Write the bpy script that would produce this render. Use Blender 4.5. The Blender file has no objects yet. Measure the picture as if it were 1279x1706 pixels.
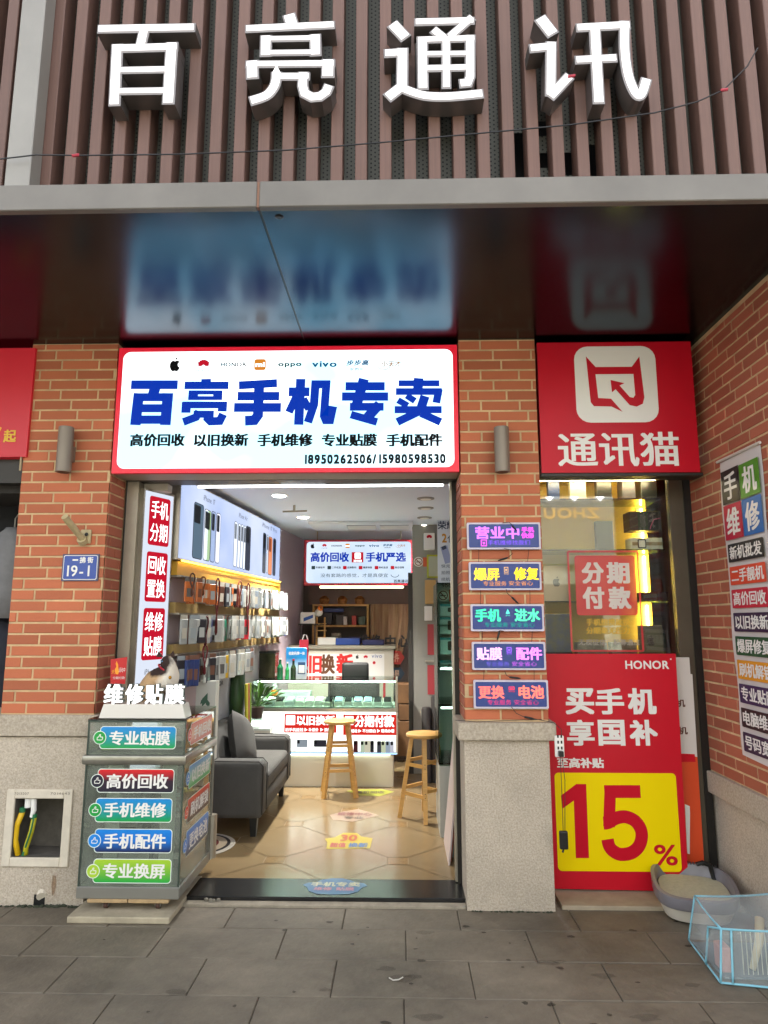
import bpy, math, random
from mathutils import Vector, Matrix
random.seed(7)
C = bpy.context.scene.collection
scene = bpy.context.scene
PI = math.pi

# ------------------------------------------------------------------ camera, world, sun, exposure
F_PX, CX, CY, EYE = 1130.0, 639.5, 853.0, 1.65
PITCH, YAW = math.radians(9.2), math.radians(1.4)
cam_d = bpy.data.cameras.new('camera'); cam = bpy.data.objects.new('camera', cam_d); C.objects.link(cam)
cam_d.sensor_fit = 'VERTICAL'; cam_d.sensor_height = 36; cam_d.lens = F_PX / 1706 * 36
cam_d.clip_start = 0.05; cam_d.clip_end = 500
cam.location = (0, 0, EYE); cam.rotation_euler = (PI / 2 + PITCH, 0, YAW)
scene.camera = cam

SUN_EL, SUN_ROT = math.radians(48), math.radians(25)
w = bpy.data.worlds.new('World'); scene.world = w; w.use_nodes = True
wn = w.node_tree.nodes; wl = w.node_tree.links
sky = wn.new('ShaderNodeTexSky'); sky.sky_type = 'NISHITA'; sky.sun_disc = False
sky.sun_elevation = SUN_EL; sky.sun_rotation = SUN_ROT; sky.dust_density = 4; sky.air_density = 1.0; sky.ozone_density = 0.6
hsv = wn.new('ShaderNodeHueSaturation'); hsv.inputs['Saturation'].default_value = 0.22
wl.new(sky.outputs[0], hsv.inputs['Color'])
wl.new(hsv.outputs[0], wn['Background'].inputs[0]); wn['Background'].inputs[1].default_value = 0.15
sun_d = bpy.data.lights.new('sun', 'SUN'); sun_d.energy = 1.5; sun_d.angle = math.radians(60); sun_d.color = (1, 0.95, 0.87)
sun = bpy.data.objects.new('sun', sun_d); C.objects.link(sun)
_d = Vector((math.sin(SUN_ROT) * math.cos(SUN_EL), math.cos(SUN_ROT) * math.cos(SUN_EL), math.sin(SUN_EL)))
sun.rotation_euler = _d.to_track_quat('Z', 'Y').to_euler()
scene.view_settings.view_transform = 'Standard'; scene.view_settings.look = 'None'
scene.view_settings.exposure = 2.55; scene.view_settings.gamma = 1; scene.view_settings.use_curve_mapping = False
scene.render.engine = 'CYCLES'
scene.cycles.use_denoising = True
scene.cycles.max_bounces = 10; scene.cycles.transparent_max_bounces = 24
scene.cycles.sample_clamp_indirect = 6; scene.cycles.blur_glossy = 0.5
scene.cycles.caustics_reflective = False; scene.cycles.caustics_refractive = False

# ------------------------------------------------------------------ where a point of the photograph lies on a real plane
def ray(px, py):
    x = (px - CX) / F_PX; y = -(py - CY) / F_PX
    c, s = math.cos(PITCH), math.sin(PITCH)
    fy = c - y * s
    return Vector((x * math.cos(YAW) - fy * math.sin(YAW), x * math.sin(YAW) + fy * math.cos(YAW), s + y * c))
def U(px, py, Y):
    r = ray(px, py); return Vector((0, 0, EYE)) + r * (Y / r.y)
def G(px, py, Z=0.0):
    r = ray(px, py); return Vector((0, 0, EYE)) + r * ((Z - EYE) / r.z)

class Sheet:
    """A real plane: origin, right axis, up axis; normal towards the viewer."""
    def __init__(s, o, u=(1, 0, 0), v=(0, 0, 1)):
        s.o, s.u, s.v = Vector(o), Vector(u).normalized(), Vector(v).normalized()
        s.n = s.u.cross(s.v)
    def pt(s, a, b, d=0.0):
        return s.o + s.u * a + s.v * b + s.n * d
    def px(s, x, y):
        r = ray(x, y); e = Vector((0, 0, EYE))
        t = (s.o - e).dot(s.n) / r.dot(s.n); q = e + r * t - s.o
        return (q.dot(s.u), q.dot(s.v))
    def box(s, x0, y0, x1, y1):
        a, b, c, d = s.px(x0, y0), s.px(x1, y0), s.px(x0, y1), s.px(x1, y1)
        return ((a[0] + c[0]) / 2, (c[1] + d[1]) / 2, (b[0] + d[0]) / 2, (a[1] + b[1]) / 2)
    def pts(s, L, ox=0, oy=0, sc=1.0):
        return [s.px(ox + x / sc, oy + y / sc) for x, y in L]
def front(Y): return Sheet((0, Y, 0))

# ------------------------------------------------------------------ materials
def lin(h):
    if isinstance(h, tuple): return h
    v = [int(h[i:i + 2], 16) / 255 for i in (0, 2, 4)]
    return tuple(x / 12.92 if x <= .04045 else ((x + .055) / 1.055) ** 2.4 for x in v)
MATS = {}
def mat(name, col=None, rough=.6, metal=0.0, emit=0.0, ecol=None, noise=None, bump=None, var=0.0, spec=.5, col2=None, coat=0.0, stretch=None, big=None):
    if name in MATS: return MATS[name]
    m = bpy.data.materials.new(name); m.use_nodes = True; MATS[name] = m
    nt = m.node_tree; b = nt.nodes['Principled BSDF']; L = nt.links
    c = lin(col)
    b.inputs['Base Color'].default_value = (*c, 1); b.inputs['Roughness'].default_value = rough
    b.inputs['Metallic'].default_value = metal; b.inputs['Specular IOR Level'].default_value = spec
    b.inputs['Coat Weight'].default_value = coat
    if emit:
        b.inputs['Emission Color'].default_value = (*lin(ecol or col), 1); b.inputs['Emission Strength'].default_value = emit
    tc = mp = None
    if noise or bump or big:
        tc = nt.nodes.new('ShaderNodeTexCoord'); mp = nt.nodes.new('ShaderNodeMapping'); L.new(tc.outputs['Object'], mp.inputs[0])
        if stretch: mp.inputs['Scale'].default_value = stretch
    if noise or var or big:
        hs = nt.nodes.new('ShaderNodeHueSaturation'); hs.inputs['Color'].default_value = (*c, 1)
        src = None
        if noise:
            n = nt.nodes.new('ShaderNodeTexNoise'); n.inputs['Scale'].default_value = noise[0]; n.inputs['Detail'].default_value = 6
            n.inputs['Roughness'].default_value = .65
            L.new(mp.outputs[0], n.inputs['Vector'])
            if col2:
                rp = nt.nodes.new('ShaderNodeValToRGB'); rp.color_ramp.elements[0].position = .5 - noise[1] / 2; rp.color_ramp.elements[1].position = .5 + noise[1] / 2
                rp.color_ramp.elements[0].color = (*c, 1); rp.color_ramp.elements[1].color = (*lin(col2), 1)
                L.new(n.outputs[0], rp.inputs[0]); L.new(rp.outputs[0], hs.inputs['Color'])
            else:
                mr = nt.nodes.new('ShaderNodeMapRange'); mr.inputs[1].default_value = .25; mr.inputs[2].default_value = .75
                mr.inputs[3].default_value = 1 - noise[1]; mr.inputs[4].default_value = 1 + noise[1]
                L.new(n.outputs[0], mr.inputs[0]); src = mr.outputs[0]
        if big:
            n3 = nt.nodes.new('ShaderNodeTexNoise'); n3.inputs['Scale'].default_value = big[0]; n3.inputs['Detail'].default_value = 5; n3.inputs['Roughness'].default_value = .6
            L.new(tc.outputs['Object'], n3.inputs['Vector']); m3 = nt.nodes.new('ShaderNodeMapRange'); m3.inputs[1].default_value = .35; m3.inputs[2].default_value = .65
            m3.inputs[3].default_value = 1 - big[1]; m3.inputs[4].default_value = 1 + big[1] * .5; L.new(n3.outputs[0], m3.inputs[0])
            if src:
                mu = nt.nodes.new('ShaderNodeMath'); mu.operation = 'MULTIPLY'; L.new(src, mu.inputs[0]); L.new(m3.outputs[0], mu.inputs[1]); src = mu.outputs[0]
            else: src = m3.outputs[0]
        if var:
            oi = nt.nodes.new('ShaderNodeObjectInfo'); mr2 = nt.nodes.new('ShaderNodeMapRange')
            mr2.inputs[3].default_value = 1 - var; mr2.inputs[4].default_value = 1 + var
            L.new(oi.outputs['Random'], mr2.inputs[0])
            if src:
                mu = nt.nodes.new('ShaderNodeMath'); mu.operation = 'MULTIPLY'; L.new(src, mu.inputs[0]); L.new(mr2.outputs[0], mu.inputs[1]); src = mu.outputs[0]
            else: src = mr2.outputs[0]
        if src: L.new(src, hs.inputs['Value'])
        L.new(hs.outputs[0], b.inputs['Base Color'])
    if bump:
        n2 = nt.nodes.new('ShaderNodeTexNoise'); n2.inputs['Scale'].default_value = bump[0]; n2.inputs['Detail'].default_value = 4
        L.new(mp.outputs[0], n2.inputs['Vector'])
        bp = nt.nodes.new('ShaderNodeBump'); bp.inputs['Strength'].default_value = bump[1]; bp.inputs['Distance'].default_value = .01
        L.new(n2.outputs[0], bp.inputs['Height']); L.new(bp.outputs[0], b.inputs['Normal'])
    return m
LAMP = 0.33          # lit signs against the daylight
def lit(name, col, s=1.0, base='030303', noise=None, col2=None):
    """Something that gives off light."""
    if name in MATS: return MATS[name]
    m = mat(name, base, .6, emit=s * LAMP, ecol=col, spec=.1)
    if noise:
        nt = m.node_tree; L = nt.links; tc = nt.nodes.new('ShaderNodeTexCoord'); n = nt.nodes.new('ShaderNodeTexNoise')
        n.inputs['Scale'].default_value = noise; L.new(tc.outputs['Object'], n.inputs['Vector'])
        rp = nt.nodes.new('ShaderNodeValToRGB'); rp.color_ramp.elements[0].position = .38; rp.color_ramp.elements[1].position = .62
        rp.color_ramp.elements[0].color = (*lin(col), 1); rp.color_ramp.elements[1].color = (*lin(col2), 1)
        L.new(n.outputs[0], rp.inputs[0]); L.new(rp.outputs[0], nt.nodes['Principled BSDF'].inputs['Emission Color'])
    return m
def glass(name, tint='e8f4ee', refl=1.0, ior=1.5, veil=0.0):
    if name in MATS: return MATS[name]
    m = bpy.data.materials.new(name); m.use_nodes = True; MATS[name] = m
    nt = m.node_tree; nt.nodes.remove(nt.nodes['Principled BSDF']); L = nt.links
    t = nt.nodes.new('ShaderNodeBsdfTransparent'); t.inputs[0].default_value = (*lin(tint), 1)
    g = nt.nodes.new('ShaderNodeBsdfGlossy'); g.inputs['Roughness'].default_value = .02
    f = nt.nodes.new('ShaderNodeFresnel'); f.inputs[0].default_value = ior
    mu = nt.nodes.new('ShaderNodeMath'); mu.operation = 'MULTIPLY'; mu.inputs[1].default_value = refl; L.new(f.outputs[0], mu.inputs[0])
    mx = nt.nodes.new('ShaderNodeMixShader'); L.new(mu.outputs[0], mx.inputs[0]); L.new(t.outputs[0], mx.inputs[1]); L.new(g.outputs[0], mx.inputs[2])
    out = mx
    if veil:  # uneven pale diffuse veil, mixed in to lighten panes that come out dark
        df = nt.nodes.new('ShaderNodeBsdfDiffuse'); df.inputs[0].default_value = (*lin('c9d2c4'), 1); out = nt.nodes.new('ShaderNodeMixShader')
        nz_ = nt.nodes.new('ShaderNodeTexNoise'); nz_.inputs['Scale'].default_value = 6; tc_ = nt.nodes.new('ShaderNodeTexCoord'); L.new(tc_.outputs['Object'], nz_.inputs['Vector'])
        dm = nt.nodes.new('ShaderNodeMath'); dm.operation = 'MULTIPLY'; dm.inputs[1].default_value = veil * 2; L.new(nz_.outputs[0], dm.inputs[0]); L.new(dm.outputs[0], out.inputs[0]); L.new(mx.outputs[0], out.inputs[1]); L.new(df.outputs[0], out.inputs[2])
    L.new(out.outputs[0], nt.nodes['Material Output'].inputs[0]); return m
def film(name, col, alpha, rough=.3):
    m = mat(name, col, rough); m.node_tree.nodes['Principled BSDF'].inputs['Alpha'].default_value = alpha; return m
def gradient(name, cols, axis=2, emit=0.0, rough=.35):
    """Flat print whose colour runs over the printed sheet."""
    if name in MATS: return MATS[name]
    m = mat(name, cols[0], rough); nt = m.node_tree; L = nt.links
    tc = nt.nodes.new('ShaderNodeTexCoord'); sp = nt.nodes.new('ShaderNodeSeparateXYZ'); L.new(tc.outputs['Generated'], sp.inputs[0])
    rp = nt.nodes.new('ShaderNodeValToRGB'); el = rp.color_ramp.elements
    while len(el) < len(cols): el.new(.5)
    for i, c in enumerate(cols): el[i].position = i / (len(cols) - 1); el[i].color = (*lin(c), 1)
    L.new(sp.outputs[axis], rp.inputs[0]); b = nt.nodes['Principled BSDF']; L.new(rp.outputs[0], b.inputs['Base Color'])
    if emit: L.new(rp.outputs[0], b.inputs['Emission Color']); b.inputs['Emission Strength'].default_value = emit
    return m

# ------------------------------------------------------------------ glyphs
_gl = {}
_fc = bpy.data.curves.new('type', 'FONT'); _fc.size = 1; _fc.resolution_u = 3
_fo = bpy.data.objects.new('type', _fc)
def glyph(ch):
    if ch not in _gl:
        if ch == ' ': _gl[ch] = ([], [], .4)
        else:
            _fc.body = ch; me = _fo.to_mesh()
            v = [(p.co.x, p.co.y) for p in me.vertices]; f = [tuple(p.vertices) for p in me.polygons]
            adv = 1.0 if ord(ch) > 0x2e00 else (max(p[0] for p in v) + .09 if v else .4)
            _fo.to_mesh_clear(); _gl[ch] = (v, f, adv)
    return _gl[ch]
def rrect(u0, v0, u1, v1, r, n=5):
    P = []
    for cx, cy, a0 in ((u1 - r, v1 - r, 0), (u0 + r, v1 - r, 90), (u0 + r, v0 + r, 180), (u1 - r, v0 + r, 270)):
        for i in range(n + 1):
            a = math.radians(a0 + 90 * i / n); P.append((cx + r * math.cos(a), cy + r * math.sin(a)))
    return P
def disc(cx, cy, rx, ry=None, n=24):
    ry = ry or rx
    return [(cx + rx * math.cos(2 * PI * i / n), cy + ry * math.sin(2 * PI * i / n)) for i in range(n)]
def curve(pts, n=5):
    """smooth run through pts"""
    P = [Vector(p) for p in pts]; out = []
    for i in range(len(P) - 1):
        a, b, c, d = P[max(i - 1, 0)], P[i], P[i + 1], P[min(i + 2, len(P) - 1)]
        for k in range(n):
            t = k / n; out.append(tuple(.5 * ((2 * b) + (c - a) * t + (2 * a - 5 * b + 4 * c - d) * t * t + (3 * b - a - 3 * c + d) * t ** 3)))
    return out + [tuple(P[-1])]
def stroke(pts, wd, cut=0.0):
    """Polygon of a pen stroke along pts, width wd; cut shortens its ends."""
    P = [Vector(p) for p in pts]
    if cut:
        P[0] = P[0] + (P[1] - P[0]).normalized() * cut; P[-1] = P[-1] + (P[-2] - P[-1]).normalized() * cut
    Lf, Rt = [], []
    for i, p in enumerate(P):
        a = (p - P[i - 1]).normalized() if i else None
        b = (P[i + 1] - p).normalized() if i < len(P) - 1 else None
        if a is None: t = b; k = 1
        elif b is None: t = a; k = 1
        else: t = (a + b).normalized(); k = 1 / max(.5, t.dot(a))
        n = Vector((-t.y, t.x)) * (wd / 2 * k)
        Lf.append(tuple(p + n)); Rt.append(tuple(p - n))
    return Rt + Lf[::-1]

# ------------------------------------------------------------------ mesh builder
class MB:
    def __init__(s, *mats): s.v, s.f, s.m, s.mats, s.smooth = [], [], [], list(mats), False
    def mi(s, m):
        if m is None: return 0
        if m not in s.mats: s.mats.append(m)
        return s.mats.index(m)
    def add(s, vs, fs, m=None):
        o = len(s.v); s.v += [tuple(p) for p in vs]; k = s.mi(m)
        for f in fs: s.f.append(tuple(i + o for i in f)); s.m.append(k)
        return s
    def box(s, x0, x1, y0, y1, z0, z1, m=None):
        return s.add([(x, y, z) for x in (x0, x1) for y in (y0, y1) for z in (z0, z1)],
                     [(0, 1, 3, 2), (4, 6, 7, 5), (0, 4, 5, 1), (2, 3, 7, 6), (0, 2, 6, 4), (1, 5, 7, 3)], m)
    def obox(s, c, ax, ay, az, hx, hy, hz, m=None):
        c, ax, ay, az = Vector(c), Vector(ax).normalized(), Vector(ay).normalized(), Vector(az).normalized()
        return s.add([c + ax * (i * hx) + ay * (j * hy) + az * (k * hz) for i in (-1, 1) for j in (-1, 1) for k in (-1, 1)],
                     [(0, 1, 3, 2), (4, 6, 7, 5), (0, 4, 5, 1), (2, 3, 7, 6), (0, 2, 6, 4), (1, 5, 7, 3)], m)
    def rbox(s, x0, x1, y0, y1, z0, z1, r, m=None, n=2):
        """box with rounded edges"""
        import bmesh
        bm = bmesh.new(); bmesh.ops.create_cube(bm, size=1)
        for v in bm.verts: v.co = Vector((x0 + (v.co.x + .5) * (x1 - x0), y0 + (v.co.y + .5) * (y1 - y0), z0 + (v.co.z + .5) * (z1 - z0)))
        bmesh.ops.bevel(bm, geom=bm.edges[:], offset=r, segments=n, affect='EDGES', profile=.5)
        bm.verts.index_update(); s.add([v.co for v in bm.verts], [tuple(v.index for v in f.verts) for f in bm.faces], m); bm.free(); return s
    def poly(s, sh, pts, d=0.0, m=None):
        return s.add([sh.pt(a, b, d) for a, b in pts], [tuple(range(len(pts)))], m)
    def prism(s, sh, pts, d0, d1, m=None, ms=None, back=True):
        A = sum(pts[i - 1][0] * pts[i][1] - pts[i][0] * pts[i - 1][1] for i in range(len(pts)))
        if A < 0: pts = pts[::-1]
        n = len(pts)
        s.add([sh.pt(a, b, d1) for a, b in pts], [tuple(range(n))], m)
        s.add([sh.pt(a, b, d) for d in (d0, d1) for a, b in pts], [(i, (i + 1) % n, n + (i + 1) % n, n + i) for i in range(n)], ms or m)
        if back: s.add([sh.pt(a, b, d0) for a, b in pts], [tuple(range(n))[::-1]], ms or m)
        return s
    def text(s, sh, t, bx, m=None, d=.001, wx=0.0, wy=None, gap=0.0, shear=0.0, depth=0.0):
        """Lettering whose inked outline fills bx = (u0, v0, u1, v1)."""
        wy = wx if wy is None else wy
        V, Fc, pen = [], [], 0.0
        for ch in t:
            v, f, adv = glyph(ch); o = len(V)
            V += [(x + pen, y) for x, y in v]; Fc += [tuple(i + o for i in q) for q in f]; pen += adv + gap
        x0, x1 = min(p[0] for p in V) - wx, max(p[0] for p in V) + wx
        y0, y1 = min(p[1] for p in V) - wy, max(p[1] for p in V) + wy
        u0, v0, u1, v1 = bx; sx, sy = (u1 - u0) / (x1 - x0), (v1 - v0) / (y1 - y0)
        offs = [(0, 0)] if wx == 0 else [(0, 0), (wx, wy), (-wx, wy), (wx, -wy), (-wx, -wy)]
        if wx > .03: offs += [(wx, 0), (-wx, 0), (0, wy), (0, -wy)]
        for k, (ox, oy) in enumerate(offs):
            s.add([sh.pt(u0 + (x + ox - x0) * sx + shear * (y - y0) * sy, v0 + (y + oy - y0) * sy, d + k * 1.5e-4) for x, y in V], Fc, m)
        return s
    def tube(s, P, r, m=None, n=6, caps=True):
        P = [Vector(p) for p in P]; R = r if isinstance(r, (list, tuple)) else [r] * len(P)
        o = len(s.v); up = Vector((0, 0, 1)); k = s.mi(m)
        prev = None
        for i, p in enumerate(P):
            t = ((P[min(i + 1, len(P) - 1)] - P[max(i - 1, 0)])).normalized()
            a = prev if prev is not None else (up if abs(t.z) < .9 else Vector((1, 0, 0)))
            x = a.cross(t)
            if x.length < 1e-6: x = Vector((1, 0, 0)).cross(t)
            x.normalize(); y = t.cross(x); prev = y if False else a
            for j in range(n):
                q = 2 * PI * j / n; s.v.append(tuple(p + (x * math.cos(q) + y * math.sin(q)) * R[i]))
        for i in range(len(P) - 1):
            for j in range(n):
                a, b = o + i * n + j, o + i * n + (j + 1) % n
                s.f.append((a, b, b + n, a + n)); s.m.append(k)
        if caps:
            s.f.append(tuple(o + j for j in range(n))[::-1]); s.m.append(k)
            s.f.append(tuple(o + (len(P) - 1) * n + j for j in range(n))); s.m.append(k)
        return s
    def lathe(s, c, prof, m=None, n=20, axis='z'):
        """prof = [(radius, height)] turned round an upright axis through c"""
        o = len(s.v); k = s.mi(m); c = Vector(c)
        for r, h in prof:
            for j in range(n):
                q = 2 * PI * j / n; s.v.append((c.x + r * math.cos(q), c.y + r * math.sin(q), c.z + h))
        for i in range(len(prof) - 1):
            for j in range(n):
                a, b = o + i * n + j, o + i * n + (j + 1) % n
                s.f.append((a, b, b + n, a + n)); s.m.append(k)
        s.f.append(tuple(o + j for j in range(n))[::-1]); s.m.append(k)
        s.f.append(tuple(o + (len(prof) - 1) * n + j for j in range(n))); s.m.append(k)
        return s
    def ball(s, c, rx, ry, rz, m=None, n=12):
        c = Vector(c); o = len(s.v); k = s.mi(m); h = n // 2
        for i in range(1, h):
            a = PI * i / h
            for j in range(n):
                q = 2 * PI * j / n; s.v.append((c.x + rx * math.sin(a) * math.cos(q), c.y + ry * math.sin(a) * math.sin(q), c.z - rz * math.cos(a)))
        b0 = len(s.v); s.v.append((c.x, c.y, c.z - rz)); s.v.append((c.x, c.y, c.z + rz))
        for i in range(h - 2):
            for j in range(n):
                a, b = o + i * n + j, o + i * n + (j + 1) % n
                s.f.append((a, b, b + n, a + n)); s.m.append(k)
        for j in range(n):
            s.f.append((b0, o + (j + 1) % n, o + j)); s.m.append(k)
            s.f.append((b0 + 1, o + (h - 2) * n + j, o + (h - 2) * n + (j + 1) % n)); s.m.append(k)
        return s
    def build(s, name, parent=None, smooth=False):
        me = bpy.data.meshes.new(name); me.from_pydata(s.v, [], s.f)
        for m in s.mats: me.materials.append(m)
        me.polygons.foreach_set('material_index', s.m)
        if smooth or s.smooth: me.polygons.foreach_set('use_smooth', [True] * len(me.polygons))
        me.update()
        return link(bpy.data.objects.new(name, me), parent)
def link(o, parent=None):
    C.objects.link(o)
    if parent is not None:
        o.parent = parent; o.matrix_parent_inverse = Matrix.Translation(-parent.location) if parent.type == 'EMPTY' else parent.matrix_basis.inverted()
    return o
def smooth_by_angle(o, deg=35):
    me = o.data; me.polygons.foreach_set('use_smooth', [True] * len(me.polygons))
    try: me.set_sharp_from_angle(angle=math.radians(deg))
    except Exception: pass
    return o
def tag(o, label, cat, group=None):
    o['label'] = label; o['category'] = cat
    if group: o['group'] = group
    return o
def thing(name, label, cat, loc=(0, 0, 0), group=None):
    o = bpy.data.objects.new(name, None); C.objects.link(o); o.location = loc; o.empty_display_size = .1
    return tag(o, label, cat, group)
def struct(o): o['kind'] = 'structure'; return o
def stuff(o): o['kind'] = 'stuff'; return o
def copy_tree(root, loc, label=None):
    r = root.copy(); C.objects.link(r); r.location = loc
    if label: r['label'] = label
    for ch in list(root.children):
        c = ch.copy(); C.objects.link(c); c.parent = r
        for g in list(ch.children):
            d = g.copy(); C.objects.link(d); d.parent = c
    return r

# ------------------------------------------------------------------ the materials of the place
m_brick = mat('terracotta brick', 'bd6c46', .75, noise=(3.2, .5), col2='aa5d41', var=.17, bump=(60, .25), big=(1.7, .12))
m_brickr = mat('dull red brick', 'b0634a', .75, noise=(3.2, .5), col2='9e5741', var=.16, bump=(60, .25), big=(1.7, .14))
m_mortar = mat('mortar', 'c9ac84', .9, noise=(9, .25), big=(2.2, .15))
m_granite = mat('bush hammered granite', 'd0c4b3', .85, noise=(95, .4), col2='a49685', bump=(140, .7), big=(2.3, .16))
m_granitec = mat('granite cap', 'c2b6a4', .8, noise=(75, .4), col2='988b7b', bump=(140, .35))
m_slab = mat('dark paving stone', '766d5e', .62, noise=(13, .8), col2='5c5347', var=.06, bump=(34, .45), big=(1.6, .34))
m_joint = mat('paving joint', '453f36', .95, noise=(12, .3))
m_soffit = mat('glossy soffit panel', (.034, .061, .09), .21, 1.0, noise=(2.5, .12), bump=(4, .035), big=(1.3, .2))
m_fascia = mat('grey fascia metal', '6f6b66', .5, .3, noise=(2.5, .12), bump=(3, .05), big=(1.2, .12))
m_slat = mat('brown composite slat', '624840', .6, noise=(8, .14), var=.05, stretch=(14, 14, .25))
m_dark = mat('dark frame metal', '2a2622', .45, .3)
m_alu = mat('brushed aluminium', 'a9a294', .38, .7, noise=(6, .12))
m_steel = mat('grey steel', '8f8d86', .4, .6)
m_black = mat('black plastic', '0d0d0e', .4)
m_white = mat('white paint', 'd8d6d0', .5)
m_letside = mat('letter return metal', '6d6867', .35, .6)
m_rim = mat('silver letter rim', '807c7c', .45, .5)
m_ceil = mat('ceiling paint', 'dde6f6', .7)
m_wall = mat('shop wall paint', 'c6b8c2', .8)
m_red = mat('red print', 'c4101f', .42, spec=.2)
m_wood = mat('pale wood', 'c79a57', .45, noise=(5, .22), stretch=(1, 1, 8))
m_shelfwood = mat('shelf wood', 'b98d4e', .55, noise=(5, .18), stretch=(8, 8, 8))
p_white = mat('white print', 'e6e4e0', .5, spec=.2)
p_red = mat('poster red', 'c41428', .38, noise=(1.5, .08), spec=.25, bump=(4, .12))
p_yellow = mat('poster yellow', 'f4d800', .45, spec=.12)
p_black = mat('black print', '17171a', .5)
p_blue = mat('blue print', '1f4f9e', .45)
p_green = mat('green print', '2a8a3a', .45)
p_orange = mat('orange print', 'e07a1c', .45)
p_purple = mat('purple print', '3b2350', .45)

# ------------------------------------------------------------------ ground
gb = MB(m_joint); gb.add([(-90, -90, -.007), (90, -90, -.007), (90, 90, -.007), (-90, 90, -.007)], [(0, 1, 2, 3)])
ground = struct(gb.build('pavement'))
rows = [(1.62, 1.96, .02), (1.96, 2.30, .34), (2.30, 2.64, .05), (2.64, 2.98, .33), (2.98, 3.32, .008), (3.32, 3.66, .326), (3.66, 4.0, .02), (4.0, 4.36, -.327), (4.36, 4.72, .1)]
for y0, y1, xj in rows:
    for k in range(-6, 6):
        x0 = xj + .647 * k
        if x0 > 3.2 or x0 < -4.2: continue
        g = .0022; dz = random.uniform(-.0012, .0012)
        b = MB(m_slab); X0, X1, Y0, Y1 = x0 + g, x0 + .647 - g, y0 + g, y1 - g
        b.add([(X0, Y0, -.03), (X1, Y0, -.03), (X1, Y1, -.03), (X0, Y1, -.03), (X0, Y0, -.003 + dz), (X1, Y0, -.003 + dz), (X1, Y1, -.003 + dz), (X0, Y1, -.003 + dz),
               (X0 + .004, Y0 + .004, dz), (X1 - .004, Y0 + .004, dz), (X1 - .004, Y1 - .004, dz), (X0 + .004, Y1 - .004, dz)],
              [(0, 1, 5, 4), (1, 2, 6, 5), (2, 3, 7, 6), (3, 0, 4, 7), (4, 5, 9, 8), (5, 6, 10, 9), (6, 7, 11, 10), (7, 4, 8, 11), (8, 9, 10, 11)])
        b.build('paving_slab', ground)
st = MB(film('pavement stain', '322d26', .6, .7))
flo = Sheet((0, 0, 0), (1, 0, 0), (0, 1, 0))
for k in range(60):
    cx, cy = random.gauss(.55, .7), random.uniform(2.3, 4.15)
    if cx > 1.9: continue
    r = random.uniform(.006, .022)
    st.poly(flo, [(cx + r * random.uniform(.6, 1.3) * math.cos(a), cy + r * .8 * random.uniform(.6, 1.3) * math.sin(a)) for a in [2 * PI * i / 9 for i in range(9)]], .0022 + k * 2e-5)
for k in range(16):
    cx, cy = random.uniform(-1.2, 1.9), random.uniform(2.9, 4.1); r = random.uniform(.03, .07)
    st.poly(flo, [(cx + r * random.uniform(.6, 1.3) * math.cos(a), cy + r * .5 * random.uniform(.6, 1.3) * math.sin(a)) for a in [2 * PI * i / 12 for i in range(12)]], .0016 + k * 2e-5, film('faint pavement stain', '3a342c', .2, .8))
tag(st.build('pavement_stains'), 'scattered small dark spots dried on the grey pavement', 'stains'); bpy.data.objects['pavement_stains']['kind'] = 'stuff'

# ------------------------------------------------------------------ brickwork: every brick its own object
_bm = {}
def brick_mesh(w, h, d, m):
    k = (round(w, 3), round(h, 4), m.name)
    if k not in _bm:
        c = .0025; b = MB(m); x, z = w / 2, h / 2
        b.add([(-x, 0, -z), (x, 0, -z), (x, 0, z), (-x, 0, z), (-x, -d + c, -z), (x, -d + c, -z), (x, -d + c, z), (-x, -d + c, z),
               (-x + c, -d, -z + c), (x - c, -d, -z + c), (x - c, -d, z - c), (-x + c, -d, z - c)],
              [(0, 1, 5, 4), (1, 2, 6, 5), (2, 3, 7, 6), (3, 0, 4, 7), (4, 5, 9, 8), (5, 6, 10, 9), (6, 7, 11, 10), (7, 4, 8, 11), (8, 9, 10, 11)])
        me = bpy.data.meshes.new('brick'); me.from_pydata(b.v, [], b.f); me.materials.append(m); _bm[k] = me
    return _bm[k]
COURSE = .0693
def brickwork(parent, sh, u0, u1, z0, z1, m=m_brick, off0=0.0, step=.0755):
    """bricks on sheet sh between u0..u1, set 5 mm proud of the mortar"""
    yaw = math.atan2(sh.u.y, sh.u.x); n = int(math.ceil((z1 - z0) / COURSE)); j = .0125
    for i in range(n):
        za = z0 + i * COURSE; zb = min(za + COURSE - j, z1)
        if zb - za < .015: continue
        off = (off0 + i * step + (.03 if i % 5 == 2 else 0)) % .25
        x = u0 - off
        while x < u1:
            a, b = max(x, u0), min(x + .25 - j, u1)
            if b - a > .012:
                o = bpy.data.objects.new('brick', brick_mesh(b - a, zb - za, .014, m)); o.location = sh.pt((a + b) / 2, (za + zb) / 2, -.0105); o.rotation_euler = (0, 0, yaw)
                link(o, parent)
            x += .25
FY = 4.26                                            # the plane of the pillar faces
SOF = 3.49                                           # underside of the canopy
# left pillar
lp = thing('brick_pillar', 'brick pillar left of the shop door, with the blue house number plate on it', 'pillar', (-2.17, 4.4, 0))
b = MB(m_mortar); b.box(-2.462, -1.883, FY + .001, 4.56, 1.075, SOF); b.build('mortar_body', lp)
brickwork(lp, front(FY), -2.462, -1.883, 1.096, SOF - .005, off0=.09)
brickwork(lp, Sheet((-1.88, 0, 0), (0, 1, 0)), FY + .012, 4.50, 1.096, SOF - .9, m_brickr, off0=.06)
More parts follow.
